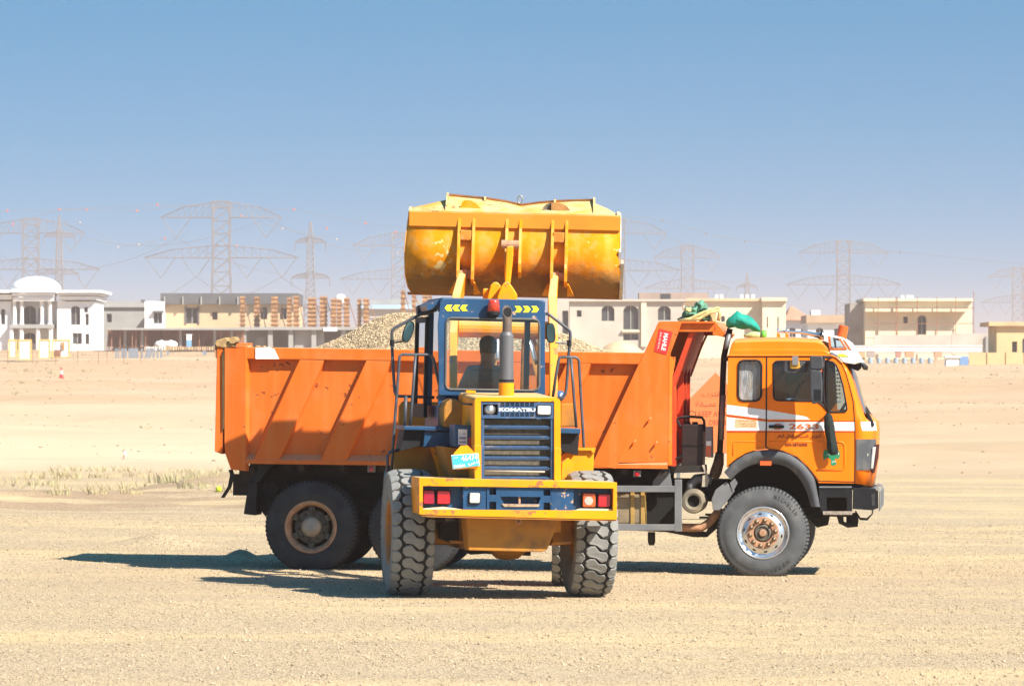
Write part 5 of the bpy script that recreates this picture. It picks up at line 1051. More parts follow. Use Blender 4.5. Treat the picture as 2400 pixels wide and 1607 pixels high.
MB().box(xl, xr, D0 + 0.05, D1, zlow - 0.6, zlow - 0.55).build("floor", TRIM, cab)
MB().add([(x, D0 + 0.02, z) for x, z in lp(cwin, D0 + 0.02)], [tuple(range(len(cwin)))]).build("rear_window", GLASS, cab)
MB().tube([(x, D0 - 0.004, z) for x, z in lp(cwin + cwin[:2], D0)], 0.013, 6, False).build("window_rubber", mat("grey_rubber", (0.10, 0.10, 0.095), 0.6, var=0.2), cab)
MB().add([(x, D1 + 0.02, z) for x, z in fw], [(0, 1, 2, 3)]).build("windshield", GLASS, cab)
for xa in (xl + 0.03, xr - 0.03): MB().add([(xa, D0 + 0.16, zlow - 0.12), (xa, D1 - 0.06, zlow - 0.12), (xa, D1 - 0.06, ztop - 0.12), (xa, D0 + 0.16, ztop - 0.12)], [(0, 1, 2, 3)]).build("side_window", GLASS, cab)
# door pane standing a little open on the left
dr_ = MB().box(-0.02, 0.02, 0.0, 0.06, zlow - 0.25, ztop - 0.2); dr_.box(-0.02, 0.02, 0.74, 0.80, zlow - 0.25, ztop - 0.2); dr_.box(-0.02, 0.02, 0.06, 0.74, ztop - 0.26, ztop - 0.2); dr_.box(-0.02, 0.02, 0.06, 0.74, zlow - 0.25, zlow - 0.1)
dmx = Matrix.Translation((xl - 0.09, D0 + 0.5, 0)) @ Matrix.Rotation(math.radians(2), 4, 'Z'); dr_.xf = dmx
door_ = bpy.data.objects.new("door", None); col.objects.link(door_); door_.parent = loader; build_split(dr_, "door_frame", BLACK, door_)
MB(dmx).add([(0, 0.06, zlow - 0.1), (0, 0.74, zlow - 0.1), (0, 0.74, ztop - 0.26), (0, 0.06, ztop - 0.26)], [(0, 1, 2, 3)]).build("window_pane", GLASS, door_)
# roof corner lamp, beacon, chevrons
lpr("roof_lamp", [(981, 715), (1003, 714), (1004, 738), (980, 740)], 1.3, 1.5, BLACK, loader, bevel=0.012)
MB().prism(lp([(1000, 716), (1032, 701), (1035, 705), (1035, 712), (1003, 728)], 0.6), 0.6, 1.75).build("roof_eave", NAVY, cab)
bc = L3(1156.5, 738, 0.33); bt = L3(1156.5, 702, 0.33)
bcn = MB().tube([(bc[0], 0.33, bc[2]), (bc[0], 0.33, bc[2] + 0.035), (bc[0], 0.33, bc[2] + 0.04)], [0.072, 0.072, 0.066], 20).build("beacon", BLACK, loader)
MB().tube([(bc[0], 0.33, bc[2] + 0.038), (bc[0], 0.33, bt[2] - 0.02), (bc[0], 0.33, bt[2] - 0.004), (bc[0], 0.33, bt[2])], [0.068, 0.058, 0.05, 0.03], 24).build("beacon_dome", mat("red_dome", (0.60, 0.045, 0.022), 0.22, var=0.05, coat=0.5), bcn, smooth=True)
MB().box(bc[0] - 0.05, bc[0] + 0.05, 0.3, D0, bc[2] - 0.02, bc[2]).build("beacon_bracket", BLACK, bcn)
CHV = mat("yellow_reflective", (0.80, 0.72, 0.03), 0.4, var=0.04)
for i in range(3):
    for x0, yb, sgn in ((1042 + 18 * i, 721.5, -1), (1206 + 19.5 * i, 724.5, 1)):
        w_ = 18.5; pts = [(x0, yb - 7.5), (x0 + w_ - 6, yb - 7.5), (x0 + w_, yb), (x0 + w_ - 6, yb + 7.5), (x0, yb + 7.5), (x0 + 6, yb)]
        if sgn < 0: pts = [(2 * x0 + w_ - px_, py_) for px_, py_ in pts]
        MB().add([(x, D0 - 0.004, z) for x, z in lp(pts, D0 - 0.004)], [tuple(range(6))]).build("chevron_sticker", CHV, cab)
# operator's seat and controls
sx_, sz_ = pc(LM, 1140, 905, 1.05)
MB().box(sx_ - 0.24, sx_ + 0.24, 0.85, 1.30, sz_ - 0.36, sz_ - 0.24).build("seat", TRIM, cab, bevel=0.03)
MB().box(sx_ - 0.22, sx_ + 0.22, 0.78, 0.88, sz_ - 0.3, sz_ + 0.18).build("seat_back", TRIM, cab, bevel=0.03)
sc_ = MB(); c_ = Vector((sx_, 1.5, sz_ - 0.05)); sc_.tube([c_ + Vector((0.19 * math.cos(t), 0.08 * math.sin(t), 0.17 * math.sin(t))) for t in np.linspace(0, 2 * math.pi, 25)], 0.013, 6, False); sc_.tube([c_, c_ + Vector((0, 0.1, -0.45))], 0.03, 8); build_split(sc_, "steering_column", BLACK, cab)

# --- platforms, tanks and fenders beside the cab ----------------
lpr("platform", [(947, 998), (1066, 1000), (1066, 1009), (948, 1007)], 0.15, 1.0, NAVY, bevel=0.006)
lpr("step_box", [(948, 1008), (996, 1008), (990, 1042), (939, 1056)], 0.25, 0.8, BLACK); lpr("battery_box", [(995, 1010), (1064, 1012), (1064, 1046), (992, 1048)], 0.2, 0.9, NAVY, bevel=0.01)
lpr("rear_fender", [(922, 1060), (940, 1046), (1010, 1044), (1058, 1050), (1088, 1122), (925, 1120)], 0.55, 0.75, YELD, bevel=0.01); lpr("fender_brace", [(1012, 1048), (1020, 1046), (1046, 1121), (1034, 1121)], 0.35, 0.56, YEL)
lpr("frame_side", [(1040, 1046), (1113, 1056), (1113, 1120), (1060, 1120)], -0.55, 0.5, YELD)
lpr("platform", [(1313, 1003), (1361, 1004), (1360, 1016), (1313, 1015)], 0.15, 1.0, NAVY, bevel=0.006); lpr("step_box", [(1314, 1016), (1358, 1016), (1354, 1066), (1314, 1056)], 0.25, 0.8, BLACK)
lpr("rear_fender", [(1313, 1068), (1338, 1052), (1393, 1050), (1390, 1122), (1313, 1124)], 0.5, 0.75, YEL, bevel=0.01); lpr("fender_lip", [(1355, 1049), (1396, 1049), (1394, 1060), (1388, 1060), (1386, 1055), (1356, 1055)], 0.45, 0.5, YEL)
lpr("valve_cover", [(1318, 1084), (1332, 1072), (1346, 1084), (1340, 1122), (1316, 1122)], 0.2, 0.4, YEL)
# front fenders (on the front frame), seen either side of the cab
for pts in ([(934, 952), (942, 940), (998, 942), (999, 997), (933, 995)], [(1314, 945), (1349, 945), (1352, 1000), (1312, 1000)]): MB(FX).prism(fpx(pts, 1.0), 1.0, 1.15).build("front_fender", YELD, loader, bevel=0.015)  # browner yellow has their shade put into the colour
for px_, py_ in ((983, 921), (1312, 927)):
    x, z = pc(FM, px_, py_, 1.2); MB(FX).lathe([(0.0, -0.075), (0.035, -0.068), (0.056, -0.045), (0.06, -0.01), (0.06, 0.05), (0.0, 0.05)], (x, 1.2, z), n=24).build("headlight", mat("blue_lamp_shell", (0.04, 0.12, 0.28), 0.3, var=0.1, coat=0.4), loader, smooth=True)
    MB(FX).tube([(x, 1.2, z - 0.05), (x, 1.2, z - 0.16)], 0.02, 8).build("headlight_post", BLACK, loader)
# handrails, mirror hoops and mirrors
RAIL = mat("rail_grey", (0.075, 0.080, 0.095), 0.45, metal=0.2, var=0.25, scale=10)
def rail(pts, d, r=0.016, name="handrail"): return MB().tube([L3(a, b, d if not isinstance(d, tuple) else d[0] + (d[1] - d[0]) * i / (len(pts) - 1)) for i, (a, b) in enumerate(pts)], r, 8).build(name, RAIL, loader, smooth=True)
rail([(917, 1110), (922, 1030), (930, 926), (936, 843), (937, 835), (942, 830.5), (1004, 831), (1011, 833), (1016, 841), (1037, 938), (1040, 958), (1036, 999)], 0.55)
rail([(974, 831), (969, 900), (965, 950), (961, 998)], 0.55); rail([(951, 928), (949, 998)], 0.55, 0.02); rail([(908, 1108), (908, 1068), (914, 1059), (940, 1052)], 0.5)
hoop = rail([(1024, 726), (988, 735), (924, 769), (919, 776), (918, 790), (921, 860), (925, 917), (928, 925), (934, 928), (1018, 931)], 1.05, 0.017, "mirror_hoop")
rail([(1296, 930), (1303, 880), (1309, 845), (1311, 839), (1316, 836.5), (1348, 837), (1354, 840), (1357, 847), (1361, 920), (1367, 1020), (1371, 1105)], 0.55)
rail([(1338, 837), (1343, 900), (1346, 940), (1351, 1002)], 0.55); hoop2 = rail([(1279, 735), (1286, 736), (1330, 770), (1336, 777), (1337, 788), (1333, 830), (1328, 905), (1325, 924), (1317, 932), (1306, 934)], 1.05, 0.017, "mirror_hoop")
for hp_, cx_, cy_, w_, h_, rot, ra, rb in ((hoop, 957, 777, 11, 26, 18, (944, 800), (919, 803)), (hoop2, 1291, 780, 10.5, 23.5, -4, (1302, 803), (1334, 804))):
    pts = []
    for k in range(28):
        t = 2 * math.pi * k / 28; e = abs(math.cos(t)) ** 0.75 * math.copysign(1, math.cos(t)) * w_; f = abs(math.sin(t)) ** 0.75 * math.copysign(1, math.sin(t)) * h_
        a_ = math.radians(rot); pts.append((cx_ + e * math.cos(a_) + f * math.sin(a_) * -1, cy_ + e * math.sin(a_) + f * math.cos(a_)))
    MB().prism(lp(pts, 1.0), 0.98, 1.06).build("mirror", BLACK, hp_, bevel=0.008)
    ctx = sum(p[0] for p in pts) / 28; cty = sum(p[1] for p in pts) / 28
    MB().add([(x, 0.976, z) for x, z in lp([(ctx + (a - ctx) * 0.86, cty + (b - cty) * 0.92) for a, b in pts], 0.976)], [tuple(range(28))]).build("mirror_glass", mat("mirror_glass", (0.10, 0.15, 0.13), 0.12, metal=0.7, var=0.4, scale=3), hp_)
    MB().tube([L3(*ra, 1.03), L3(*rb, 1.05)], 0.011, 6).build("mirror_stalk", RAIL, hp_)
    MB().tube([L3(rb[0], rb[1] - 7, 1.05), L3(rb[0], rb[1] + 7, 1.05)], 0.026, 8).build("hoop_clamp", BLACK, hp_)

# --- front frame, boom and linkage ------------------------------
tower = MB(FX)
for x0 in (-0.50, 0.40): tower.prism_x([(0.2, 0.7), (1.7, 0.7), (1.6, 1.2), (0.95, 2.05), (0.6, 2.05), (0.2, 1.2)], x0, x0 + 0.1)
tower.box(-0.40, 0.40, 0.5, 1.5, 0.7, 1.3); build_split(tower, "front_tower", YELD, loader)
def boom(px_list, name):
    """px_list: centre line from pivot to bucket pin as (px, py, depth, half-width px)"""
    rings = []
    for px_, py_, d, wv, dep in px_list:
        x, z = pc(FM, px_, py_, d); h = wv / 203.0; rings.append([(x - h, d - dep, z + dep * 0.6), (x + h, d - dep, z + dep * 0.6), (x + h, d + dep, z - dep * 0.6), (x - h, d + dep, z - dep * 0.6)])
    return MB(FX).loft(rings).build(name, YEL, loader, bevel=0.012)
boom([(1063, 960, 0.75, 9, 0.14), (1062, 800, 1.2, 9, 0.17), (1070, 712, 1.75, 9.5, 0.18), (1080, 668, 2.25, 9, 0.14), (1089, 640, 2.55, 8, 0.10), (1091, 632, 2.62, 7, 0.06)], "lift_arm")
boom([(1297, 968, 0.75, 9, 0.14), (1297, 806, 1.2, 9.5, 0.17), (1294, 718, 1.75, 10, 0.18), (1298, 674, 2.25, 9, 0.14), (1304, 644, 2.55, 7, 0.10), (1305, 634, 2.62, 6.5, 0.06)], "lift_arm")
x0, z0 = pc(FM, 1075, 790, 1.3); x1, _ = pc(FM, 1290, 790, 1.3)
MB(FX).tube([(x0, 1.45, z0 + 0.1), (x1, 1.45, z0 + 0.1)], 0.10, 16).build("cross_tube", YEL, loader)
def link(name, pts, d0, d1, m=YEL): return MB(FX).prism(fpx(pts, d0), d0, d1).build(name, m, loader, bevel=0.015)
link("bellcrank", [(1164, 720), (1166, 694), (1174, 672), (1181, 662), (1191, 660), (1198, 668), (1205, 678), (1212, 690), (1211, 720)], 1.7, 1.95)
link("bellcrank", [(1138, 720), (1144, 690), (1150, 668), (1157, 661), (1166, 661), (1173, 669), (1176, 690), (1170, 720)], 1.85, 2.05)
link("tilt_cylinder_lug", [(1131, 720), (1132, 676), (1146, 676), (1150, 720)], 1.95, 2.1)
link("tilt_link", [(1183, 664), (1186, 600), (1187, 578), (1203, 576), (1203, 600), (1196, 665)], 1.98, 2.1)
x, z = pc(FM, 1196, 573, 2.05); MB(FX).tube([(x - 0.10, 2.05, z), (x + 0.10, 2.05, z)], 0.05, 14).build("link_pin", RUST, loader)
for px_, py_ in ((1150, 930), (1230, 930)):
    x, z = pc(FM, px_, py_, 1.0); MB(FX).tube([(x, 0.9, z), (x, 1.7, z + 0.75)], 0.055, 12).build("hydraulic_ram", YELD, loader, smooth=True)
x, z = pc(FM, 1166, 800, 1.5); MB(FX).tube([(x, 1.2, z - 0.2), (x, 1.8, z + 0.35)], 0.03, 10).build("ram_rod", CHROME, loader, smooth=True)

# --- bucket (own sub-frame): a rolled sheet between end plates --
DBK = 2.35
def bz(py, px=1195): return pc(FM, px, py, DBK)[1]
def bx(px, py=580): return pc(FM, px, py, DBK)[0]
xL, xR = bx(957), bx(1453)
prof = [(0.72, 688), (0.48, 686), (0.34, 676), (0.22, 662), (0.14, 649), (0.07, 632), (0.03, 614), (0.008, 595), (0.014, 575), (0.034, 555), (0.068, 535), (0.045, 502)]
def xl_of(py): return bx(float(np.interp(py, (500, 540, 600, 650, 676, 690), (959, 955, 951, 953, 958, 966))))
def xr_of(py): return bx(float(np.interp(py, (500, 600, 690), (1447, 1452, 1457))))
shell = MB(FX).sheet([[(xl_of(p) * (1 - k) + xr_of(p) * k, DBK + y, bz(p)) for y, p in prof] for k in np.linspace(0, 1, 9)])
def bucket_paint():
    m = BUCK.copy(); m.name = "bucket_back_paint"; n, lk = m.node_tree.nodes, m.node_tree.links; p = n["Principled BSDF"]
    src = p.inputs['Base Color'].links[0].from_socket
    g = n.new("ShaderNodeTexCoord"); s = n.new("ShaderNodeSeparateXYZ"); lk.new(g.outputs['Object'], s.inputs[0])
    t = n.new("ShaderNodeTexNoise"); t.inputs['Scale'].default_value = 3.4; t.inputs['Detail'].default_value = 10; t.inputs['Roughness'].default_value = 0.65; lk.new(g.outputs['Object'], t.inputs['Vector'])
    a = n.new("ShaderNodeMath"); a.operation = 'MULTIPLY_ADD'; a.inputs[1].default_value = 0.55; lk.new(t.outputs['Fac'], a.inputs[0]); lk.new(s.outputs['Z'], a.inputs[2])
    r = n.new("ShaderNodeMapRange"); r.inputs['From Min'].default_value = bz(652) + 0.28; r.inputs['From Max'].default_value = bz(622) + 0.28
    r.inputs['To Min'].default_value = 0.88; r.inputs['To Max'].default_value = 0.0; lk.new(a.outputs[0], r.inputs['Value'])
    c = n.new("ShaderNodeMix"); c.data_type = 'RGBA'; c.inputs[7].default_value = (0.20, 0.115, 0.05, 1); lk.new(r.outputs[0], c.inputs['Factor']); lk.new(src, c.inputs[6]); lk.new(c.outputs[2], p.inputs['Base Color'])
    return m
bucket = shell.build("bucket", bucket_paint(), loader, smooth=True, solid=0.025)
band = [(0.052, 537), (0.022, 503)]
MB(FX).box(xL, xR, DBK + 0.012, DBK + 0.06, bz(535), bz(501)).build("back_band", mat("bucket_band", (0.60, 0.22, 0.012), 0.5, var=0.10, scale=3, dirt=(0.46, 0.26, 0.10), damt=0.15), bucket, bevel=0.006)
# top plate: sunlit brightness and dust in the colour, rising to a dented rim
stn = [(957, 484), (985, 477), (1040, 463), (1047, 453), (1090, 456), (1133, 459), (1180, 465), (1219, 473), (1262, 466), (1300, 462), (1345, 459), (1388, 457), (1395, 464), (1425, 476), (1453, 493)]
bend = mat("bucket_top_plate", (0.60, 0.43, 0.19), 0.8, spec=0.15, var=0.2, scale=5, dirt=(0.66, 0.32, 0.04), damt=0.5, dscale=3.5, chips=(0.30, 0.17, 0.08), camt=0.3, cscale=9)
def topz(px_): return bz(501) + 0.004
MB(FX).sheet([[(bx(px_), DBK + 0.02, topz(px_)) for px_, _ in stn], [(bx(px_), DBK + 0.35, topz(px_) + 0.45 * (bz(py_ + 5) - topz(px_))) for px_, py_ in stn], [(bx(px_), DBK + 0.75, bz(py_ + 5)) for px_, py_ in stn]]).build("top_plate", bend, bucket, solid=0.02)
rim_ = MB(FX); rp = stn[3:12]
for (p0, q0), (p1, q1) in zip(rp[:-1], rp[1:]):
    rim_.add([(bx(p0), DBK + 0.74, bz(q0 + 7)), (bx(p1), DBK + 0.74, bz(q1 + 7)), (bx(p1), DBK + 0.70, bz(q1 - 1)), (bx(p0), DBK + 0.70, bz(q0 - 1))] + [(bx(p0), DBK + 0.78, bz(q0 + 7)), (bx(p1), DBK + 0.78, bz(q1 + 7)), (bx(p1), DBK + 0.74, bz(q1 - 1)), (bx(p0), DBK + 0.74, bz(q0 - 1))], [(0, 1, 2, 3), (4, 7, 6, 5), (0, 4, 5, 1), (3, 2, 6, 7), (1, 5, 6, 2), (0, 3, 7, 4)])
build_split(rim_, "spill_guard_rim", RUST, bucket)
for px_, py_, w_ in ((1043, 450, 4), (1391, 454, 5), (1132, 458, 5), (1298, 461, 5)):
    yt = 0.06 if px_ in (1043, 1391) else 0.6
    MB(FX).prism_x([(DBK + yt, topz(px_) + 0.006), (DBK + 0.78, bz(py_ + 8)), (DBK + 0.78, bz(py_ - 1)), (DBK + 0.66, bz(py_ - 1)), (DBK + yt, topz(px_) + 0.03)], bx(px_ - w_ / 2), bx(px_ + w_ / 2)).build("guard_gusset", bend, bucket)
def lug(px0, px1, hole):
    n = 12; pts = [(px0, 495), (px1, 494)] + [(px1 - (px1 - px0) * (k / n), 494 - 25 * math.sin(min(1.0, k / n * 1.6) * math.pi / 2) * (1 if k / n < 0.75 else (1 - ((k / n - 0.75) / 0.25) ** 2 * 0.9))) for k in range(1, n)]
    MB(FX).prism(fpx(pts, DBK + 0.2), DBK + 0.2, DBK + 0.23).build("lifting_lug", BUCK, bucket)
lug(1076, 1132, False)
pts = [(1292, 474), (1310, 475), (1328, 482), (1336, 493), (1336, 499), (1292, 497)]; MB(FX).prism(fpx(pts, DBK + 0.2), DBK + 0.2, DBK + 0.23).build("lifting_lug", mat("rust_brown_plate", (0.33, 0.16, 0.05), 0.7, var=0.25, scale=8), bucket)
MB(FX).prism(fpx([(1272, 487), (1280, 479), (1292, 474), (1292, 497), (1276, 494)], DBK + 0.25), DBK + 0.24, DBK + 0.26).build("lug_shade_plate", HUB, bucket)  # dark plate paints the shade in the lug's opening
x, z = pc(FM, 1219, 465, DBK + 0.6); MB(FX).tube([(x + 0.028 * math.cos(t), DBK + 0.7, bz(462) + 0.045 * math.sin(t)) for t in np.linspace(0, 2 * math.pi, 17)], 0.010, 6, False).build("lifting_shackle", STEEL, bucket)
# end plates with thicker wear edges
endp = [(DBK + y, bz(p)) for y, p in prof] + [(DBK + 0.30, bz(488)), (DBK + 0.75, bz(486)), (DBK + 0.98, bz(560)), (DBK + 0.92, bz(650))]
for xa, xb, nm in ((xL - 0.018, xL + 0.008, "end_plate"), (xR - 0.008, xR + 0.022, "end_plate")):
    pys = [p for _, p in prof] + [488, 486, 560, 650]; f_ = xl_of if xa < 0 else xr_of; s_ = -1 if xa < 0 else 1
    MB(FX).loft([[(f_(p) + s_ * 0.018, y, z) for p, (y, z) in zip(pys, endp)], [(f_(p) - s_ * 0.010, y, z) for p, (y, z) in zip(pys, endp)]]).build(nm, BUCK, bucket)
wear = mat("scoured_edge", (0.55, 0.50, 0.40), 0.55, metal=0.2, var=0.2, scale=8)
MB(FX).prism_x([(DBK + 0.0, bz(612)), (DBK + 0.5, bz(600)), (DBK + 0.86, bz(692)), (DBK + 0.5, bz(694)), (DBK + 0.2, bz(668))], xr_of(690) - 0.01, xr_of(690) + 0.03).build("side_cutter", wear, bucket)
MB(FX).prism_x([(DBK - 0.03, bz(585)), (DBK + 0.3, bz(520)), (DBK + 0.62, bz(488)), (DBK + 0.66, bz(520)), (DBK + 0.4, bz(620)), (DBK + 0.05, bz(625))], xr_of(560) + 0.0, xr_of(560) + 0.028).build("side_cutter", wear, bucket)
ce = MB(FX).box(xL - 0.02, xR + 0.05, DBK + 0.70, DBK + 0.95, bz(693), bz(687)).build("cutting_edge", RUST, bucket)
MB(FX).prism_x([(DBK + 0.135, bz(650.5)), (DBK + 0.13, bz(648.5)), (DBK + 0.15, bz(648))], xL + 0.05, xR - 0.05).build("weld_seam", wear, bucket)
# hinge brackets: three pairs of ribs on the back
def hinge_rib(px_, bottom, out, low):
    yz = [(DBK + 0.06, bz(503)), (DBK + 0.02, bz(508)), (DBK - 0.02, bz(535)), (DBK - out * 0.55, bz(575)), (DBK - out, bz(bottom - 26)), (DBK - out * 0.95, bz(bottom - 6)), (DBK - out * 0.55, bz(bottom)), (DBK + low, bz(bottom + 6)), (DBK + 0.18, bz(640)), (DBK + 0.05, bz(600))]
    MB(FX).prism_x(yz, bx(px_ - 3.6), bx(px_ + 3.6)).build("hinge_rib", BUCK, bucket, bevel=0.006)
for px_ in (1075, 1109, 1294, 1327): hinge_rib(px_, 664, 0.20, 0.28)
for px_ in (1187, 1219): hinge_rib(px_, 645, 0.26, 0.12)
for px_ in (1091, 1309):
    c_ = [(bx(px_ - 13), bz(566)), (bx(px_ + 13), bz(566)), (bx(px_ + 13), bz(542)), (bx(px_ - 13), bz(542))]; MB(FX).prism(c_, DBK - 0.06, DBK + 0.03).build("stop_block", mat("stop_block", (0.55, 0.20, 0.02), 0.6, var=0.2, scale=12, dirt=(0.5, 0.42, 0.33), damt=0.2, dscale=20), bucket, bevel=0.01)
    x, z = pc(FM, px_, 641, 2.58); MB(FX).tube([(bx(px_ - 20), DBK - 0.04, bz(646)), (bx(px_ + 20), DBK - 0.04, bz(646))], 0.05, 14).build("hinge_pin", RUST, bucket)
for px_, s_ in ((1112, 1), (1332, 1), (1070, -1), (1289, -1)):
    MB(FX).add([(bx(px_), DBK - 0.08, bz(664)), (bx(px_ + 3 * s_), DBK - 0.08, bz(664)), (bx(px_ + 16 * s_), DBK + 0.3, bz(688)), (bx(px_), DBK + 0.3, bz(690))], [(0, 1, 2, 3)]).build("hinge_gusset", BUCK, bucket, solid=0.02)
# front window glimpse: yellow tilt lever and blue light bar stay as built above
# ---------------------------------------------------------------- gravel load, cloths, people, small things
cr = np.array([(640, 829), (700, 826), (728, 820), (800, 790), (860, 760), (905, 741), (940, 736), (1000, 738), (1100, 746), (1200, 757), (1262, 766), (1330, 788), (1400, 815), (1440, 827), (1530, 829)], float)
ct = np.array([pc(TM, a, b, 1.2) for a, b in cr])
def heap_z(t, d): return np.interp(t, ct[:, 0], ct[:, 1]) - 0.62 * np.maximum(0, np.abs(d - 1.2) - 0.08) * np.clip((np.interp(t, ct[:, 0], ct[:, 1]) - ct[0, 1] + 0.12) / 0.4, 0, 1) + 0.03 * fbm(t, d, 3.0, 40)
T_, D_ = np.meshgrid(np.linspace(ct[0, 0], ct[-1, 0], 150), np.linspace(0.14, W - 0.14, 50))
hzv = np.stack([T_, D_, heap_z(T_, D_)], -1).reshape(-1, 3); ii = np.arange(T_.size).reshape(T_.shape)
hm_ = raw_mesh("gravel_heap", hzv, faces4=np.stack([ii[:-1, :-1], ii[:-1, 1:], ii[1:, 1:], ii[1:, :-1]], -1).reshape(-1, 4)); hm_.shade_smooth()
HG = mat("washed_gravel", (0.34, 0.26, 0.165), 0.95, var=0.5, scale=22, spec=0.15, bump=0.8, bscale=60); hm_.materials.append(HG)
heap = bpy.data.objects.new("gravel_load", hm_); col.objects.link(heap); heap.matrix_world = TM; tag(heap, "heaped load of tan gravel rising above the orange truck bed", "gravel", kind="stuff")
n_ = 42000; pt_ = rng.uniform(ct[1, 0], ct[-2, 0], n_); pd_ = rng.uniform(0.2, 1.6, n_); pr_ = rng.uniform(0.006, 0.014, n_)
hp_ = pebbles("gravel_stones", np.stack([pt_, pd_, heap_z(pt_, pd_) + pr_ * 0.3], -1), pr_, mat("gravel_chips", (0.47, 0.365, 0.235), 0.95, var=0.65, scale=28, spec=0.15), heap); hp_["kind"] = "stuff"

def blob(c, r, seed, m, name, parent=None, rough=0.25, sub=4, M=None):
    bm = bmesh.new(); bmesh.ops.create_icosphere(bm, subdivisions=sub, radius=1.0)
    from mathutils import noise as mn
    for v in bm.verts:
        k = 1 + rough * mn.noise(v.co * 1.9 + Vector((seed, 0, 0))) + rough * 0.5 * mn.noise(v.co * 4.5 + Vector((0, seed, 0))) + rough * 0.35 * mn.noise(v.co * 9.0 + Vector((0, 0, seed)))
        v.co = Vector((c[0] + v.co.x * r[0] * k, c[1] + v.co.y * r[1] * k, c[2] + v.co.z * r[2] * k))
    me = bpy.data.meshes.new(name); bm.to_mesh(me); bm.free(); me.materials.append(m); me.shade_smooth()
    o = bpy.data.objects.new(name, me); col.objects.link(o)
    if parent is not None: o.parent = parent
    if M is not None: o.matrix_world = M
    return o
# mud and stones lying on the bed's top rail
mudl = []
for px_, w_, h_ in ((584, 7, 3.0), (603, 9, 2.6), (619, 5, 2.4)):
    x, z = pc(TM, px_, 812, 0.08); mudl.append((x, z, w_ / 197, h_ / 197))
for i, (x, z, w_, h_) in enumerate(mudl):
    tag(blob((x, 0.08, z), (w_, 0.07, h_), i * 3.1, MUD, "mud_clod", M=TM), ("longest dried mud clod on the truck's top rail beside the tailgate hinge", "flat dried mud clod on the truck's top rail, middle of three", "smallest dried mud clod on the top rail above the white patch")[i], "mud")
# green tarpaulin bundle with straw-coloured rope on the cab guard
TARP = mat("green_tarpaulin", (0.10, 0.25, 0.17), 0.7, var=0.3, scale=14, bump=0.5, bscale=18); STRAW = mat("straw_rope", (0.55, 0.45, 0.20), 0.8, var=0.25, scale=20)
xg, zg = pc(TM, 1640, 753, 0.5)
tb = empty("tarpaulin_bundle", M=TM @ Matrix.Translation((xg, 0.5, zg)), label="crumpled green tarpaulin tied with straw rope on the truck's cab guard", cat="tarpaulin")
def gq(px_, py_, d=0.5): x, z = pc(TM, px_, py_, d); return (x - xg, d - 0.5, z - zg)
blob(gq(1643, 720), (0.075, 0.10, 0.075), 1.0, TARP, "tarpaulin_fold", tb, 0.35); blob(gq(1622, 735), (0.11, 0.12, 0.075), 2.0, TARP, "tarpaulin_fold", tb, 0.5); blob(gq(1650, 743), (0.10, 0.13, 0.05), 3.0, mat("dark_green_tarpaulin", (0.05, 0.12, 0.07), 0.7, var=0.4, scale=16, bump=0.5), tb and "tarpaulin_fold", tb, 0.4); blob(gq(1606, 748), (0.08, 0.1, 0.03), 4.0, TARP, "tarpaulin_fold", tb, 0.4); blob(gq(1613, 727, 0.42), (0.045, 0.05, 0.03), 5.0, STRAW, "cloth_scrap", tb, 0.5)
for pts in ([(1590, 752), (1618, 747), (1650, 732), (1682, 722), (1686, 724)], [(1612, 752), (1640, 746), (1662, 733), (1684, 726)], [(1684, 722), (1687, 735), (1683, 752)]): MB().tube([gq(a, b, 0.36) for a, b in pts], 0.022, 7).build("rope", STRAW, tb, smooth=True)
MB().tube([gq(1608 + 9 * math.cos(t), 720 + 8 * math.sin(t), 0.5) for t in np.linspace(0, 2 * math.pi, 15)], 0.005, 5, False).build("wire_loop", RUST, tb)
MB().box(gq(1664, 752)[0], gq(1678, 752)[0], -0.05, 0.05, -0.003, gq(1670, 727)[2]).build("board", mat("bare_wood", (0.55, 0.38, 0.20), 0.8, var=0.2, scale=8), tb)
# teal cloth over the exhaust tip, bottle on the cab roof
TEAL = mat("teal_cloth", (0.008, 0.27, 0.20), 0.75, var=0.22, scale=10, bump=0.5, bscale=16)
rings = []
for px_, top, bot, wd in ((1702, 752, 764, 0.05), (1708, 744, 768, 0.10), (1717, 738, 767, 0.13), (1728, 729, 768, 0.14), (1740, 734, 769, 0.14), (1752, 740, 770, 0.13), (1764, 746, 773, 0.11), (1774, 756, 776, 0.08), (1781, 768, 778, 0.04)):
    (x, zt_), (_, zb_) = pc(TM, px_, top, 0.42), pc(TM, px_, bot, 0.42); c_ = (zt_ + zb_) / 2; h_ = (zt_ - zb_) / 2; ring = []
    for k in range(16):
        t = 2 * math.pi * k / 16; f = 1 + 0.13 * math.sin(3 * t + px_ * 0.35) + 0.08 * math.sin(5 * t - px_ * 0.2); ring.append((x, 0.42 + wd * math.cos(t) * f, c_ + h_ * math.sin(t) * f))
    rings.append(ring)
tag(MB().loft(rings).build("teal_cloth", TEAL, None, smooth=True), "teal cloth draped over the tip of the truck's exhaust stack", "cloth").matrix_world = TM
x, z = pc(TM, 1745, 786, 0.75); x1, z1 = pc(TM, 1797, 781, 0.75)
bt_ = empty("plastic_bottle", M=TM @ Matrix.Translation((x, 0.75, z)), label="pale green plastic bottle lying on the truck's cab roof", cat="bottle")
MB().tube([(-0.01, 0, 0.0), (0.03, 0, 0.0), (0.07, 0, 0.002), (0.17, 0, 0.004), (0.2, 0, 0.004)], [0.014, 0.016, 0.042, 0.045, 0.03], 16).build("bottle_body", mat("pale_green_plastic", (0.42, 0.52, 0.24), 0.3, var=0.15, scale=12), bt_, smooth=True)
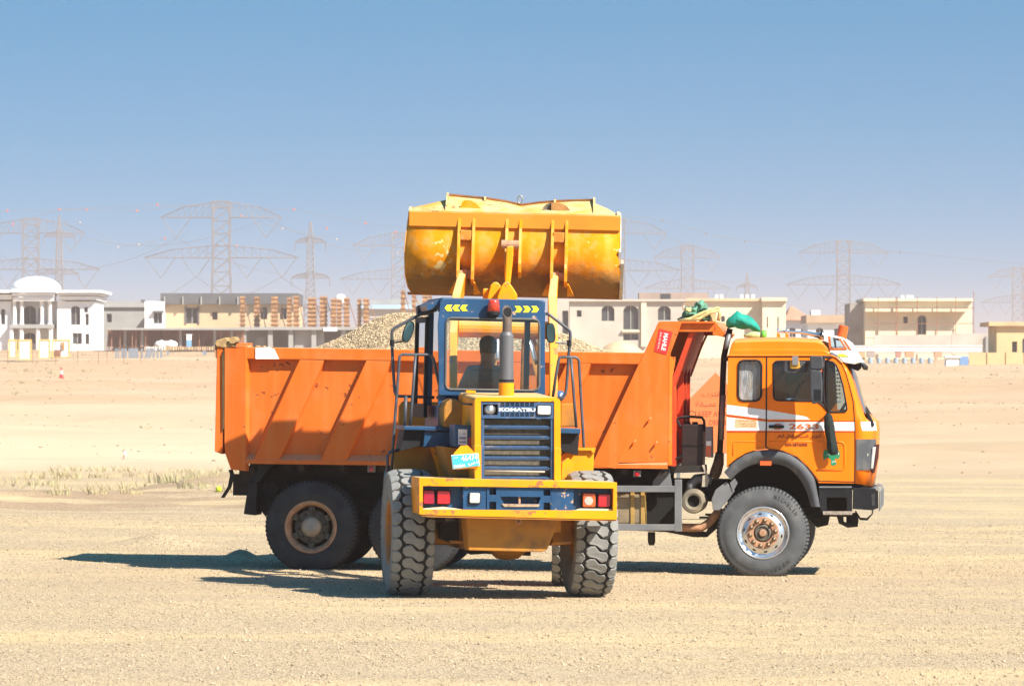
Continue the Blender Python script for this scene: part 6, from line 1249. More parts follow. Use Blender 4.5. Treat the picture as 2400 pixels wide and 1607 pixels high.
MB().tube([(0.205, 0, 0.012), (0.225, 0, 0.012), (0.265, 0, 0.012)], [0.05, 0.056, 0.05], 16).build("green_base", mat("bright_green_plastic", (0.12, 0.42, 0.05), 0.3, var=0.15), bt_, smooth=True)

# ---- people -----------------------------------------------------
def skin_mesh(name, V, E, R, m, parent):
    me = bpy.data.meshes.new(name); me.from_pydata(V, E, []); o = bpy.data.objects.new(name, me); col.objects.link(o); o.parent = parent
    k = o.modifiers.new("skin", 'SKIN'); k.use_smooth_shade = True
    for i, sv in enumerate(me.skin_vertices[0].data): sv.radius = (R[i], R[i]); sv.use_root = (i == 0)
    o.modifiers.new("sub", 'SUBSURF').render_levels = 2; o.modifiers["sub"].levels = 2; me.materials.append(m); return o
def seated_person(M, label, shirt, trousers, reach, tilt=0.0):
    root = empty("person", M=M, label=label, cat="person")
    V = [(0, 0, 0), (0, -0.03, 0.22), (0, -0.05, 0.42), (0, -0.03, 0.56), (0, 0.0, 0.65), (0, 0.012, 0.76), (0, 0.115, 0.70)]; R = [0.13, 0.125, 0.125, 0.055, 0.078, 0.082, 0.014]; E = [(0, 1), (1, 2), (2, 3), (3, 4), (4, 5), (4, 6)]
    shirtV = [(0, 0, 0.02), (0, -0.03, 0.22), (0, -0.05, 0.42), (0, -0.035, 0.53)]; shirtR = [0.155, 0.15, 0.155, 0.07]; shirtE = [(0, 1), (1, 2), (2, 3)]
    trV = [(0, 0, 0.03)]; trR = [0.15]; trE = []
    for s in (-1, 1):
        ear = len(V); V.append((0.088 * s, 0.005, 0.70)); R.append(0.016); E.append((4, ear))
        k = len(V); wr = (0.17 * s, reach, 0.27)
        V += [(0.185 * s, -0.05, 0.46), (0.27 * s, 0.06, 0.23), wr, (wr[0], wr[1] + 0.06, wr[2] + 0.01)]; R += [0.062, 0.048, 0.031, 0.032]; E += [(2, k), (k, k + 1), (k + 1, k + 2), (k + 2, k + 3)]
        for j in range(4):
            f = len(V); bx_ = wr[0] + (j - 1.5) * 0.019; ln = (0.07, 0.08, 0.075, 0.06)[j]
            V += [(bx_, wr[1] + 0.09, wr[2] + 0.015), (bx_, wr[1] + 0.09 + ln * 0.5, wr[2] - 0.01), (bx_, wr[1] + 0.08 + ln * 0.6, wr[2] - 0.045)]; R += [0.010, 0.009, 0.008]; E += [(k + 3, f), (f, f + 1), (f + 1, f + 2)]
        f = len(V); V += [(wr[0] - s * 0.035, wr[1] + 0.06, wr[2] - 0.005), (wr[0] - s * 0.05, wr[1] + 0.095, wr[2] - 0.02)]; R += [0.011, 0.009]; E += [(k + 2, f), (f, f + 1)]
        L = len(V); V += [(0.095 * s, 0.05, -0.01), (0.13 * s, 0.44, 0.04), (0.13 * s, 0.50, -0.36), (0.13 * s, 0.62, -0.40)]; R += [0.085, 0.065, 0.042, 0.035]; E += [(0, L), (L, L + 1), (L + 1, L + 2), (L + 2, L + 3)]
        a = len(shirtV); shirtV += [(0.19 * s, -0.05, 0.46), (0.27 * s, 0.06, 0.23), (0.235 * s, 0.5 * reach, 0.245)]; shirtR += [0.085, 0.066, 0.056]; shirtE += [(2, a), (a, a + 1), (a + 1, a + 2)]
        a = len(trV); trV += [(0.10 * s, 0.06, 0.0), (0.13 * s, 0.45, 0.04), (0.13 * s, 0.50, -0.33)]; trR += [0.105, 0.085, 0.07]; trE += [(0, a), (a, a + 1), (a + 1, a + 2)]
    body = skin_mesh("body", V, E, R, SKIN, root)
    skin_mesh("shirt", shirtV, shirtE, shirtR, shirt, root); skin_mesh("trousers", trV, trE, trR, trousers, root)
    hairm = MB(); rings = []
    for zz, r in ((0.70, 0.096), (0.74, 0.104), (0.79, 0.103), (0.83, 0.085), (0.855, 0.045), (0.86, 0.01)):
        rings.append([(r * 0.92 * math.cos(t), -0.008 + r * math.sin(t) * (1.0 if math.sin(t) < 0 else 0.72 + 0.28 * (zz > 0.78)), zz + (0.0 if math.sin(t) > -0.2 else -0.03 * (0.86 - zz) / 0.16)) for t in np.linspace(0, 2 * math.pi, 20, endpoint=False)])
    hairm.loft(rings).build("hair", HAIR, root, smooth=True)
    for s in (-1, 1): MB().lathe([(0.0, -0.012), (0.011, -0.005), (0.0, 0.01)], (0.032 * s, 0.088, 0.715), n=8).build("eye", mat("eye", (0.5, 0.48, 0.45), 0.3), root)
    MB().box(-0.025, 0.025, 0.086, 0.094, 0.652, 0.659).build("mouth", mat("lips", (0.16, 0.06, 0.05), 0.5), root)
    return root
GSH = mat("grey_blue_shirt", (0.10, 0.13, 0.15), 0.85, var=0.15, scale=10); WSH = mat("pale_shirt", (0.55, 0.58, 0.60), 0.85, var=0.1, scale=10); TRO = mat("dark_trousers", (0.04, 0.045, 0.055), 0.9)
x, z = pc(LM, 1143, 812, 1.02); seated_person(LM @ Matrix.Translation((x, 1.0, z - 0.74)), "loader operator in a grey-blue shirt, seen from behind through the cab window", GSH, TRO, 0.40)
x, z = pc(TM, 1862, 890, 0.55); seated_person(TM @ Matrix.Translation((x, 0.58, z - 0.74)) @ Matrix.Rotation(math.radians(-90), 4, 'Z'), "truck driver in a pale shirt behind the orange cab's side window, hands forward", WSH, TRO, 0.42)

# ---- warning sign beyond the truck -------------------------------
YS = 78.0
sg0 = at(1677, 1100, YS); gzs = float(gz(sg0.x, YS))
sg = empty("warning_sign", (sg0.x, YS, gzs), label="orange triangular warning board standing in the yard behind the truck", cat="sign")
def sq(px_, py_): p = at(px_, py_, YS); return (p.x - sg0.x, p.z - gzs)
SGO = mat("sign_orange", (0.60, 0.17, 0.05), 0.6, var=0.05, scale=2); SGT = mat("sign_faded_red", (0.42, 0.085, 0.03), 0.6)
bd = MB().prism([sq(1677, 873), sq(1864, 1062), sq(1490, 1062)], -0.015, 0.015).build("board", SGO, sg)
for px_ in (1590, 1764): x, z = sq(px_, 1000); MB().box(x - 0.03, x + 0.03, 0.018, 0.078, -0.3, z).build("post", STEEL, sg)
def swords(s, x0, y0, x1, y1):
    o_, u_, v_ = sq(x0, y1), sq(x1, y1), sq(x0, y0); lettering("sign_lettering", s, SGT, bd, vec3(o_, -0.019), vec3(u_, 0) - vec3(o_, 0), vec3(v_, 0) - vec3(o_, 0), 0.0)
swords(arabic("لا تقترب"), 1644, 915, 1712, 932); swords(arabic("حفرة عميقة"), 1630, 939, 1726, 956); swords("KEEP AWAY", 1637, 963, 1716, 976); swords("DEEP EXCAVATION", 1662, 984, 1790, 995)

# ---- vegetation, cones, litter ------------------------------------
def ground_hit(px_, py_, y0=60.0, y1=2500.0):
    Y = np.geomspace(y0, y1, 4000); zr_ = CAM_H + (HORIZON - py_) / F_PX * Y; g_ = gz((px_ - 1200) / F_PX * Y, Y)
    k = np.argmax(zr_ <= g_); return Vector(((px_ - 1200) / F_PX * Y[k], Y[k], g_[k]))
DRYG = mat("dry_grass", (0.42, 0.35, 0.19), 0.9, var=0.3, scale=3); GRNG = mat("dusty_green_grass", (0.36, 0.33, 0.17), 0.9, var=0.3, scale=3)
def tuft(name, p, w_, h_, n, m, label, group, cat="grass tuft"):
    mb = MB(); r_ = random.Random(int(p.x * 100) + n)
    for k in range(int(n * 0.6)):
        a = r_.uniform(0, 6.283); q_ = w_ * 0.45 * math.sqrt(r_.random()); bx_, by_ = q_ * math.cos(a), q_ * math.sin(a); hh = 0.55 * h_ * r_.uniform(0.4, 1.0); ln = r_.uniform(0.15, 0.75) * hh
        dx_, dy_ = math.cos(a + r_.uniform(-1, 1)) * ln, math.sin(a + r_.uniform(-1, 1)) * ln; bw = r_.uniform(0.003, 0.007) * (p.y / 100) ** 0.5
        px2, py2 = -dy_ / (ln + 1e-6) * bw, dx_ / (ln + 1e-6) * bw
        if abs(px2) < bw * 0.5: px2 = bw
        mb.add([(bx_ - px2, by_ - py2, -0.03), (bx_ + px2, by_ + py2, -0.03), (bx_ + dx_ * 0.4 + px2 * 0.8, by_ + dy_ * 0.4 + py2 * 0.8, hh * 0.62), (bx_ + dx_ * 0.4 - px2 * 0.8, by_ + dy_ * 0.4 - py2 * 0.8, hh * 0.62), (bx_ + dx_, by_ + dy_, hh)], [(0, 1, 2, 3), (3, 2, 4)])
    o = mb.build(name, m); o.location = p; return tag(o, label, cat, group)
tf = [(408, 1128, 1.1, 0.40, 200, GRNG, "largest green grass tuft, left of the truck's tail at the yard's edge"), (458, 1142, 0.8, 0.28, 140, GRNG, "broad grass tuft just below the largest one near the truck's tail"), (103, 1137, 0.8, 0.28, 120, GRNG, "green grass tuft at the left end of the yard's edge"),
      (164, 1117, 0.7, 0.26, 90, DRYG, "dry grass tuft on the bright sand edge, third from the left"), (246, 1119, 0.8, 0.26, 90, DRYG, "dry grass tuft on the sand edge, middle of the row"), (323, 1117, 0.8, 0.26, 90, DRYG, "dry grass tuft on the sand edge left of the largest tuft"),
      (20, 1131, 0.9, 0.3, 70, DRYG, "low dry tuft at the left border of the picture"), (132, 1156, 0.55, 0.16, 150, GRNG, "flat green patch of grass, leftmost in the lower row"), (229, 1157, 0.45, 0.15, 130, DRYG, "flat patch of grass, middle of the lower row"), (308, 1156, 0.45, 0.15, 130, DRYG, "flat patch of grass, right of the lower row"),
      (543, 1150, 0.7, 0.3, 90, DRYG, "dry tuft behind the truck's hanging rubber strap"), (478, 1116, 0.8, 0.34, 80, GRNG, "grass tuft on the sand edge nearest the truck's tail"), (138, 1113, 0.4, 0.26, 50, GRNG, "small green tuft on the sand edge, second from the left")]
for px_, py_, w_, h_, n, m, lab in tf: tuft("grass_tuft", ground_hit(px_, py_), w_, h_, n, m, lab, "grass tufts along the yard's edge")
fx_ = [(34, 874, "far desert shrub below the framed white panels"), (70, 872, "thin far shrub left of the traffic cone"), (205, 872, "far desert shrub right of the traffic cone"), (59, 898, "lone low shrub on the left slope, upper one"), (37, 923, "lone low shrub on the left slope, lower one"), (340, 1003, "flat low shrub on the pale sand left of the truck"),
       (125, 876, "wispy far shrub just left of the traffic cone"), (2246, 868, "far shrub on the right slope, left of three"), (2334, 880, "far shrub on the right slope, middle of three"), (2380, 872, "far shrub on the right slope, nearest the picture's right border")]
for px_, py_, lab in fx_:
    p = ground_hit(px_, py_, 130); k = p.y / 420; tuft("desert_shrub", p, 0.9 * k * 1.3, 0.45 * k * 1.2, 60, GRNG, lab, "shrubs on the far sand", "shrub")
gcx, gcy = rng.uniform(-11, -2.5, 900), rng.uniform(92, 116, 900); kp = fbm(gcx, gcy, 0.5, 60) > 0.05; gcx, gcy = gcx[kp], gcy[kp]; gm = MB()
for a, b in zip(gcx, gcy):
    zz = float(gz(a, b))
    for k in range(4):
        t = rng.uniform(0, 6.28); l_ = rng.uniform(0.06, 0.2); gm.add([(a, b, zz - 0.02), (a + 0.018, b, zz - 0.02), (a + l_ * math.cos(t), b + l_ * math.sin(t), zz + l_)], [(0, 1, 2)])
tag(gm.build("ground_cover", DRYG), "sparse dry ground cover on the gravel edge at left", "ground cover", kind="stuff")
def cone(px_, py_, h_, lab):
    p = ground_hit(px_, py_, 130); o = empty("traffic_cone", p, label=lab, cat="traffic cone"); r_ = mat("cone_red", (0.50, 0.045, 0.03), 0.6) if h_ > 0.5 else mat("hazed_cone_red", (0.62, 0.34, 0.25), 0.7); w_ = WHITE  # small cone has the haze washed into its colour
    MB().box(-0.25 * h_, 0.25 * h_, -0.25 * h_, 0.25 * h_, -0.02, 0.06 * h_).build("base", r_, o)
    for a, b, ra, rb, m in ((0.06, 0.38, 0.19, 0.135, r_), (0.38, 0.72, 0.135, 0.08, w_), (0.72, 1.0, 0.08, 0.035, r_)): MB().tube([(0, 0, a * h_), (0, 0, b * h_)], [ra * h_, rb * h_], 14).build("cone_band", m, o)
cone(144, 886, 0.9, "red and white traffic cone on the far sand slope"); cone(293, 1076, 0.36, "haze-paled red cone on the pale sand, low at left")
p = ground_hit(513, 1152); o = blob((0, 0, 0.05), (0.06, 0.06, 0.06), 2, mat("lime_plastic", (0.5, 0.62, 0.03), 0.5), "plastic_ball", rough=0.08); o.location = p; tag(o, "small lime-yellow plastic ball on the gravel behind the truck's tail", "ball")
mp_ = at(1455, 812, 330.0); sp_ = MB(); zz = float(gz(mp_.x, 330))
rr = [[(r * math.cos(t) * (1 + 0.1 * math.sin(3 * t)), r * math.sin(t) * 0.8, h) for t in np.linspace(0, 2 * math.pi, 28, endpoint=False)] for r, h in ((2.7, -0.4), (2.3, 0.2), (1.7, mp_.z - zz - 0.5), (0.9, mp_.z - zz + 0.15), (0.35, mp_.z - zz + 0.35), (0.05, mp_.z - zz + 0.4))]
o = sp_.loft(rr).build("sand_mound", mat("mound_sand", (0.62, 0.43, 0.25), 0.95, var=0.12, scale=2, bump=0.3, bscale=6), smooth=True); o.location = (mp_.x, 330, zz); tag(o, "orange sand mound showing above the truck bed, left of the cab guard", "mound")
# ---------------------------------------------------------------- the half-built district on the rise
def wallmat(name, c, **k): return mat(name, c, 0.9, var=k.pop('var', 0.10), scale=k.pop('scale', 0.4), dirt=k.pop('dirt', tuple(v * 0.7 for v in c)), damt=k.pop('damt', 0.15), dscale=0.25, spec=0.2, **k)
WW = wallmat("white_stucco", (0.80, 0.79, 0.77), damt=0.03); CONC = wallmat("raw_concrete", (0.33, 0.325, 0.31)); BEIGE = wallmat("beige_render", (0.56, 0.42, 0.26)); CREAM = wallmat("cream_render", (0.68, 0.58, 0.42)); PALE = wallmat("pale_grey_beige_render", (0.47, 0.42, 0.36)); YELW = wallmat("yellow_render", (0.58, 0.43, 0.23))
DARKW = mat("window_dark", (0.045, 0.05, 0.055), 0.4, var=0.2, scale=0.5); TERRA = mat("terracotta_roof", (0.50, 0.24, 0.15), 0.9, var=0.15, scale=0.5); SHEET = mat("dark_parapet_sheet", (0.10, 0.105, 0.11), 0.7, var=0.15, scale=0.4); FORM = mat("orange_formwork", (0.40, 0.215, 0.09), 0.85, var=0.5, scale=1.6); PROP = mat("rusty_prop", (0.26, 0.12, 0.07), 0.85, var=0.4, scale=0.7)
class Far:
    """a building: photo measurements on a plane at distance Y, turned into metres from its own base corner"""
    def __init__(s, name, px_, py_, Y, label, cat="building"):
        s.Y = Y; s.o = at(px_, py_, Y); s.root = empty(name, s.o, label=label, cat=cat)
    def q(s, px_, py_, d=0.0):
        Y = s.Y + d; p = at(px_, py_, Y); return (p.x - s.o.x, p.z - s.o.z)
    def rect(s, a, b, c, d_, dep=0.0): x0, z0 = s.q(a, d_, dep); x1, z1 = s.q(b, c, dep); return x0, x1, z0, z1
    def box(s, name, a, b, c, d_, y0, y1, m, parent=None): x0, x1, z0, z1 = s.rect(a, b, c, d_, y0); return MB().box(x0, x1, y0, y1, z0, z1).build(name, m, parent or s.root)
    def wall(s, a, b, top, bot, holes, depth, m, y0=0.0, dark=DARKW, frame=None):
        """front wall with real openings, set-back dark panes, side walls and flat roof"""
        x0, x1, z0, z1 = s.rect(a, b, top, bot, y0); hs = []
        for h in holes:
            hx0, hx1, hz0, hz1 = s.rect(*h[:4], y0); hs.append(arch(hx0, hx1, hz0, hz1) if len(h) > 4 else [(hx0, hz0), (hx1, hz0), (hx1, hz1), (hx0, hz1)])
        w_ = plate("wall", [(x0, z0 - 2.5), (x1, z0 - 2.5), (x1, z1), (x0, z1)], hs, y0, 0.5, m, s.root)
        MB().box(x0, x0 + 0.4, y0 + 0.5, y0 + depth, z0 - 2.5, z1 - 0.002).build("wall", m, s.root); MB().box(x1 - 0.4, x1, y0 + 0.5, y0 + depth, z0 - 2.5, z1 - 0.002).build("wall", m, s.root)
        MB().box(x0 + 0.4, x1 - 0.4, y0 + depth - 0.4, y0 + depth, z0 - 2.5, z1 - 0.002).build("wall", m, s.root); MB().box(x0 + 0.4, x1 - 0.4, y0 + 0.5, y0 + depth - 0.4, z1 - 0.5, z1 - 0.2).build("roof", m, s.root)
        for pts in hs:
            xs2 = [p[0] for p in pts]; zs2 = [p[1] for p in pts]
            wn_ = MB().box(min(xs2), max(xs2), y0 + 0.45, y0 + 0.48, min(zs2), max(zs2)).build("window", dark, s.root)
            cx_ = (min(xs2) + max(xs2)) / 2
            if max(xs2) - min(xs2) > 0.9: MB().box(cx_ - 0.05, cx_ + 0.05, y0 + 0.38, y0 + 0.44, min(zs2), max(zs2)).build("mullion", CONC, wn_)
        return w_
# white villa with shallow dome
v = Far("villa", 110, 806, 640, "white villa with a shallow dome and columned portico at far left")
v.wall(134, 222, 706, 806, [(166, 188, 717, 761, 1), (197, 206, 719, 732, 1), (200, 208, 735, 762), (170, 192, 780, 806), (200, 209, 782, 806)], 14, WW)
v.wall(-60, 27, 706, 806, [(-40, -20, 717, 760, 1), (2, 12, 724, 760, 1)], 14, WW)
v.wall(27.5, 133.5, 706, 806, [(55, 84, 717, 760, 1), (44, 50, 722, 760), (90, 96, 722, 760), (52, 88, 780, 806, 1)], 11, WW, y0=3.0)
for a, b, c, d_, y0, y1 in ((129, 238, 680, 686, -1.6, 15), (134, 232, 688, 692, -1.1, 14.6), (138, 227, 694, 703, -0.7, 14.3), (-60, 30, 680, 686, -1.6, 15), (-60, 28, 690, 702, -0.8, 14.3), (27, 131, 678, 685, -2.2, 2.0), (28, 127, 687, 694, -1.7, 2.0), (30, 126, 696, 705, -1.4, 2.0)): v.box("cornice", a, b, c, d_, y0, y1, WW)
x0, x1, z0, z1 = v.rect(17, 137, 646, 678); cxm = (x0 + x1) / 2; r_ = (x1 - x0) / 2
MB().lathe([(r_ * math.cos(t), (z1 - z0) * math.sin(t)) for t in np.linspace(0, math.pi / 2 - 0.02, 10)], (cxm, 4.0, z0), 'z', n=32).build("dome", WW, v.root, smooth=True)
for px_ in (35, 52, 99, 118): x, zb_ = v.q(px_, 760); _, zt_ = v.q(px_, 705); MB().tube([(x, -0.6, zb_), (x, -0.6, zb_ + 0.2), (x, -0.6, zt_ - 0.2), (x, -0.6, zt_)], [0.34, 0.27, 0.24, 0.34], 12).build("column", WW, v.root)
v.box("balcony", 22, 124, 760, 769, -1.4, 3.0, CONC); 
for px_ in (28, 52, 90, 120): x, zb_ = v.q(px_, 808); _, zt_ = v.q(px_, 769); MB().tube([(x, -0.9, zb_ - 1), (x, -0.9, zt_)], 0.3, 12).build("column", WW, v.root)
# grey unfinished block and white stair block
b = Far("concrete_block_house", 280, 806, 660, "grey bare concrete house beside the white villa"); b.wall(216, 342, 705, 806, [(250, 262, 735, 755), (232, 240, 780, 798)], 12, CONC); b.box("roof_slab", 214, 344, 717, 720, -0.4, 0.0, CONC)
b = Far("stair_tower", 360, 806, 650, "small white stair tower between the concrete house and the long beige building"); b.wall(339, 381, 706, 806, [(360, 380, 733, 758)], 6, WW); b.box("canopy", 358, 383, 728, 733, -0.6, 0.0, SHEET); b.box("water_tank", 330, 339, 702, 709, 1, 2, SHEET)
# long beige building with dark sheeted parapet
b = Far("long_building", 540, 772, 655, "long beige building with a dark sheeted top floor, left of centre"); b.wall(377, 697, 713, 806, [(436, 464, 721, 758), (497, 510, 731, 749), (610, 626, 720, 748), (656, 672, 722, 748)], 16, BEIGE); b.box("parapet_sheet", 376, 699, 687, 712.5, -0.9, 15, SHEET)
for k in range(8): px_ = 384 + 43 * k; b.box("parapet_post", px_, px_ + 3, 695, 714, -1.15, -0.92, CONC)
b.box("window_frame", 433, 437, 718, 760, -0.12, 0.0, SHEET); b.box("window_frame", 463, 467, 718, 760, -0.12, 0.0, SHEET)
# propped slab in front
b = Far("propped_building", 420, 808, 625, "wide concrete slab on a forest of rusty props below the beige building", "building site")
b.box("slab", 252, 572, 768, 773, 0, 11, CONC); 
for k in range(60):
    px_ = 256 + 5.3 * k + random.uniform(-1.2, 1.2); yy = random.uniform(0.3, 6); x, zt_ = b.q(px_, 773, yy); _, zb_ = b.q(px_, 812, yy); MB().box(x - 0.06, x + 0.06, yy - 0.06, yy + 0.06, zb_ - 1, zt_).build("prop", PROP, b.root)
for px_ in (290, 330, 420, 500, 540): b.box("concrete_pier", px_, px_ + 6, 773, 812, 1.5, 2.1, CONC)
b.box("back_wall", 252, 572, 773, 812, 9, 9.4, PROP)
# frame with formwork columns
b = Far("unfinished_building", 700, 812, 640, "concrete frame bristling with orange formwork columns left of the loader", "building site")
b.box("slab", 560, 1010, 766, 773, 0, 14, CONC)
for px_, w_, top in ((563, 10, 694), (596, 12, 695), (636, 14, 695), (673, 10, 697), (688, 12, 693), (722, 18, 697), (750, 16, 694), (776, 12, 699), (790, 10, 700), (806, 12, 697), (838, 8, 700), (852, 12, 699), (940, 9, 680), (966, 8, 688), (991, 10, 690), (1003, 8, 690)):
    yy = random.uniform(0.5, 6); fc = b.box("formwork_column", px_, px_ + w_, top, 766, yy, yy + 0.7, FORM)
    x0, x1, z0, z1 = b.rect(px_, px_ + w_, top, 766, yy)
    for k in range(7): MB().box(x0 - 0.12, x1 + 0.12, yy - 0.1, yy + 0.8, z0 + (k + 0.5) * (z1 - z0) / 7 - 0.07, z0 + (k + 0.5) * (z1 - z0) / 7 + 0.07).build("clamp", PROP, fc)
    if random.random() < 0.7: MB().bar((x1, yy, z1 - 0.5), (x1 + random.uniform(0.8, 1.6), yy - 0.5, z0), 0.09).build("shore", PROP, b.root)
for px_ in (566, 628, 676, 730, 800): b.box("ground_column", px_, px_ + 11, 773, 815, 0.5, 1.2, CONC)
b.box("block_wall", 690, 760, 774, 815, 1.5, 1.8, CONC); b.box("block_wall", 600, 622, 790, 815, 3.0, 3.3, CONC); b.box("back_wall", 560, 900, 774, 815, 12, 12.3, PALE); b.box("site_board", 758, 790, 767, 776, -0.2, -0.1, WW)
# far blue-roofed sheds
b = Far("blue_roof_shed", 900, 740, 900, "low shed with a pale blue roof behind the formwork columns"); b.box("wall", 845, 1000, 724, 745, 0, 20, PALE); b.box("roof", 840, 1005, 713, 724, -1, 21, mat("pale_blue_sheet", (0.35, 0.50, 0.62), 0.5, var=0.08, scale=0.3)); b.box("ridge", 840, 1005, 702, 712.5, 6, 14, CONC)
b = Far("water_dome", 798, 700, 950, "distant white water tank dome above the formwork columns", "tank"); x, z = 0, 0; MB().lathe([(1.1, -1.0), (1.15, 0.0), (0.8, 0.7), (0.1, 0.95)], (0, 0, 0), 'z', n=20).build("tank", WW, b.root, smooth=True); MB().tube([(0, 0, -14), (0, 0, -1)], 0.3, 8).build("tower_leg", CONC, b.root)
# right side: pale arcaded house, cream wing
b = Far("arcaded_house", 1470, 812, 600, "pale grey house with tall arched openings right of the bucket"); b.wall(1335, 1606, 706, 812, [(1352, 1363, 727, 742), (1410, 1440, 716, 752, 1), (1461, 1496, 716, 772, 1), (1542, 1572, 717, 750, 1), (1461, 1496, 782, 797)], 14, PALE)
b.box("cornice", 1333, 1608, 701, 706, -0.5, 14.3, PALE); b.box("pilaster", 1503, 1515, 706, 812, -0.35, 0.0, CREAM); b.box("sill", 1458, 1499, 773, 778, -0.4, 0.0, CREAM)
b = Far("shaded_annex", 1320, 812, 596, "narrow pale annex with a dark doorway left of the arcaded house"); b.wall(1290, 1334, 700, 812, [(1318, 1332, 728, 790)], 8, PALE)
b = Far("cream_wing", 1720, 812, 610, "cream house wing rising behind the truck's cab guard"); b.wall(1606.5, 1786, 706, 812, [(1690, 1699, 740, 754, 1), (1640, 1648, 740, 756, 1)], 14, CREAM); b.box("cornice", 1606, 1788, 699, 705.5, -0.6, 14.3, BEIGE); b.wall(1787, 1842, 706, 812, [(1797, 1800, 742, 768), (1822, 1825, 742, 768)], 12, CREAM, y0=-2.0); b.box("cornice", 1785, 1845, 697, 705.5, -2.6, 10.3, CREAM)
for px_ in (1676, 1688, 1735, 1748, 1762): b.box("roof_tank", px_, px_ + 7, 690, 699, 3, 4, WW)
b = Far("rooftop_shed", 1570, 712, 640, "brown unfinished roof room above the arcaded house"); b.box("wall", 1498, 1660, 686, 712, 0, 6, mat("brown_block", (0.36, 0.27, 0.22), 0.9, var=0.15, scale=0.5)); b.box("opening", 1548, 1572, 688, 712, -0.05, 0.0, DARKW)
# low houses with tiled roofs
b = Far("tiled_house", 1890, 812, 700, "house with a hipped terracotta roof behind the truck's cab"); b.wall(1842, 1900, 750, 812, [(1850, 1865, 768, 790, 1), (1877, 1889, 770, 790)], 12, WW)
x0, x1, z0, z1 = b.rect(1838, 1906, 716, 750); MB().add([(x0, -1, z0), (x1, -1, z0), (x1, 13, z0), (x0, 13, z0), ((x0 * 0.72 + x1 * 0.28), 5, z1), ((x0 * 0.6 + x1 * 0.4), 7, z1)], [(0, 1, 4), (1, 2, 5, 4), (2, 3, 5), (3, 0, 4, 5), (0, 3, 2, 1)]).build("roof", TERRA, b.root)
b = Far("flat_house", 1945, 812, 680, "low pale house with brown eaves right of the terracotta roof"); b.wall(1893, 1990, 756, 812, [(1912, 1930, 768, 790, 1), (1955, 1966, 770, 792)], 12, WW); b.box("eaves", 1890, 1992, 738, 756, -0.8, 12.5, mat("brown_eaves", (0.42, 0.30, 0.20), 0.9, var=0.12, scale=0.5)); b.box("roof_room", 1902, 1922, 727, 738, 3, 7, WW)
# scaffolded villa
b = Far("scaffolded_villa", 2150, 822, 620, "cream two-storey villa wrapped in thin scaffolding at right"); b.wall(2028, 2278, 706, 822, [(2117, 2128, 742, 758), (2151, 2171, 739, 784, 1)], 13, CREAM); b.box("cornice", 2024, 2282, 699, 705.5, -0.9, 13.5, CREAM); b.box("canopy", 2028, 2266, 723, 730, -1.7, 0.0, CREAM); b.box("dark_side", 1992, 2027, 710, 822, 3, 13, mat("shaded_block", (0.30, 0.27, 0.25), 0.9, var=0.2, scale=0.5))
for px_ in (2058, 2100, 2103, 2150, 2196, 2240, 2282): x, zb_ = b.q(px_, 826, -2.2); _, zt_ = b.q(px_, 696 if px_ < 2280 else 683, -2.2); MB().box(x - 0.045, x + 0.045, -2.25, -2.15, zb_ - 1, zt_).build("scaffold_pole", PROP, b.root)
for py_ in (722, 758, 792): x0, z = b.q(2030, py_, -2.2); x1, _ = b.q(2284, py_, -2.2); MB().box(x0, x1, -2.14, -2.06, z - 0.04, z + 0.04).build("scaffold_ledger", PROP, b.root)
for px_ in (2112, 2125, 2134): b.box("roof_tank", px_, px_ + 7, 692, 699, 4, 5, WW)
b = Far("compound_boundary", 2180, 822, 600, "pale grey boundary wall in front of the scaffolded villa", "wall"); b.box("panel", 2048, 2230, 785, 830, 0, 0.4, PALE); b.box("panel", 2230.5, 2316, 781, 830, 0.1, 0.5, PALE); b.box("gatepost", 2310, 2333, 788, 830, -0.2, 0.5, CONC)
b = Far("yellow_house", 2370, 830, 560, "yellow house cut by the picture's right border"); b.wall(2336, 2470, 764, 850, [(2372, 2384, 800, 825), (2396, 2420, 790, 826, 1)], 10, YELW); b.box("cornice", 2318, 2470, 754, 763.5, -0.6, 10.5, wallmat("ochre_cornice", (0.60, 0.40, 0.22)))
b = Far("compound_enclosure", 2330, 852, 520, "yellow panelled compound wall at the right border", "wall")
for k in range(4): b.box("panel", 2272 + 44 * k, 2313.5 + 44 * k, 826, 858, 0, 0.3, YELW); b.box("pier", 2313.6 + 44 * k, 2315.8 + 44 * k, 824, 858, -0.1, 0.35, YELW)
# site clutter on the right
for px_, c_, w_, top, lab in ((2014, (0.50, 0.32, 0.18), 14, 824, "tan crate left of the brown crates in front of the boundary wall"), (2032, (0.34, 0.28, 0.25), 18, 823, "grey-brown crate beside the tan crate"), (2100, (0.40, 0.20, 0.16), 12, 824, "reddish crate below the boundary wall"), (2122, (0.50, 0.28, 0.16), 20, 824, "wide orange-brown crate below the boundary wall"), (2190, (0.50, 0.28, 0.18), 18, 825, "orange-brown crate nearest the yellow wall")):
    b = Far("crate", px_, 838, 560, lab, "crate"); bo_ = b.box("crate_body", px_, px_ + w_, top, 838, 0, 0.9, mat("crate_%d" % px_, c_, 0.9, var=0.12)); b.box("lid", px_ - 0.4, px_ + w_ + 0.4, top - 1.2, top, -0.03, 0.93, mat("crate_%d" % px_, c_))
pos = ("leftmost", "second from the left", "third from the left", "fourth from the left", "fourth from the right", "third from the right", "second from the right", "rightmost")
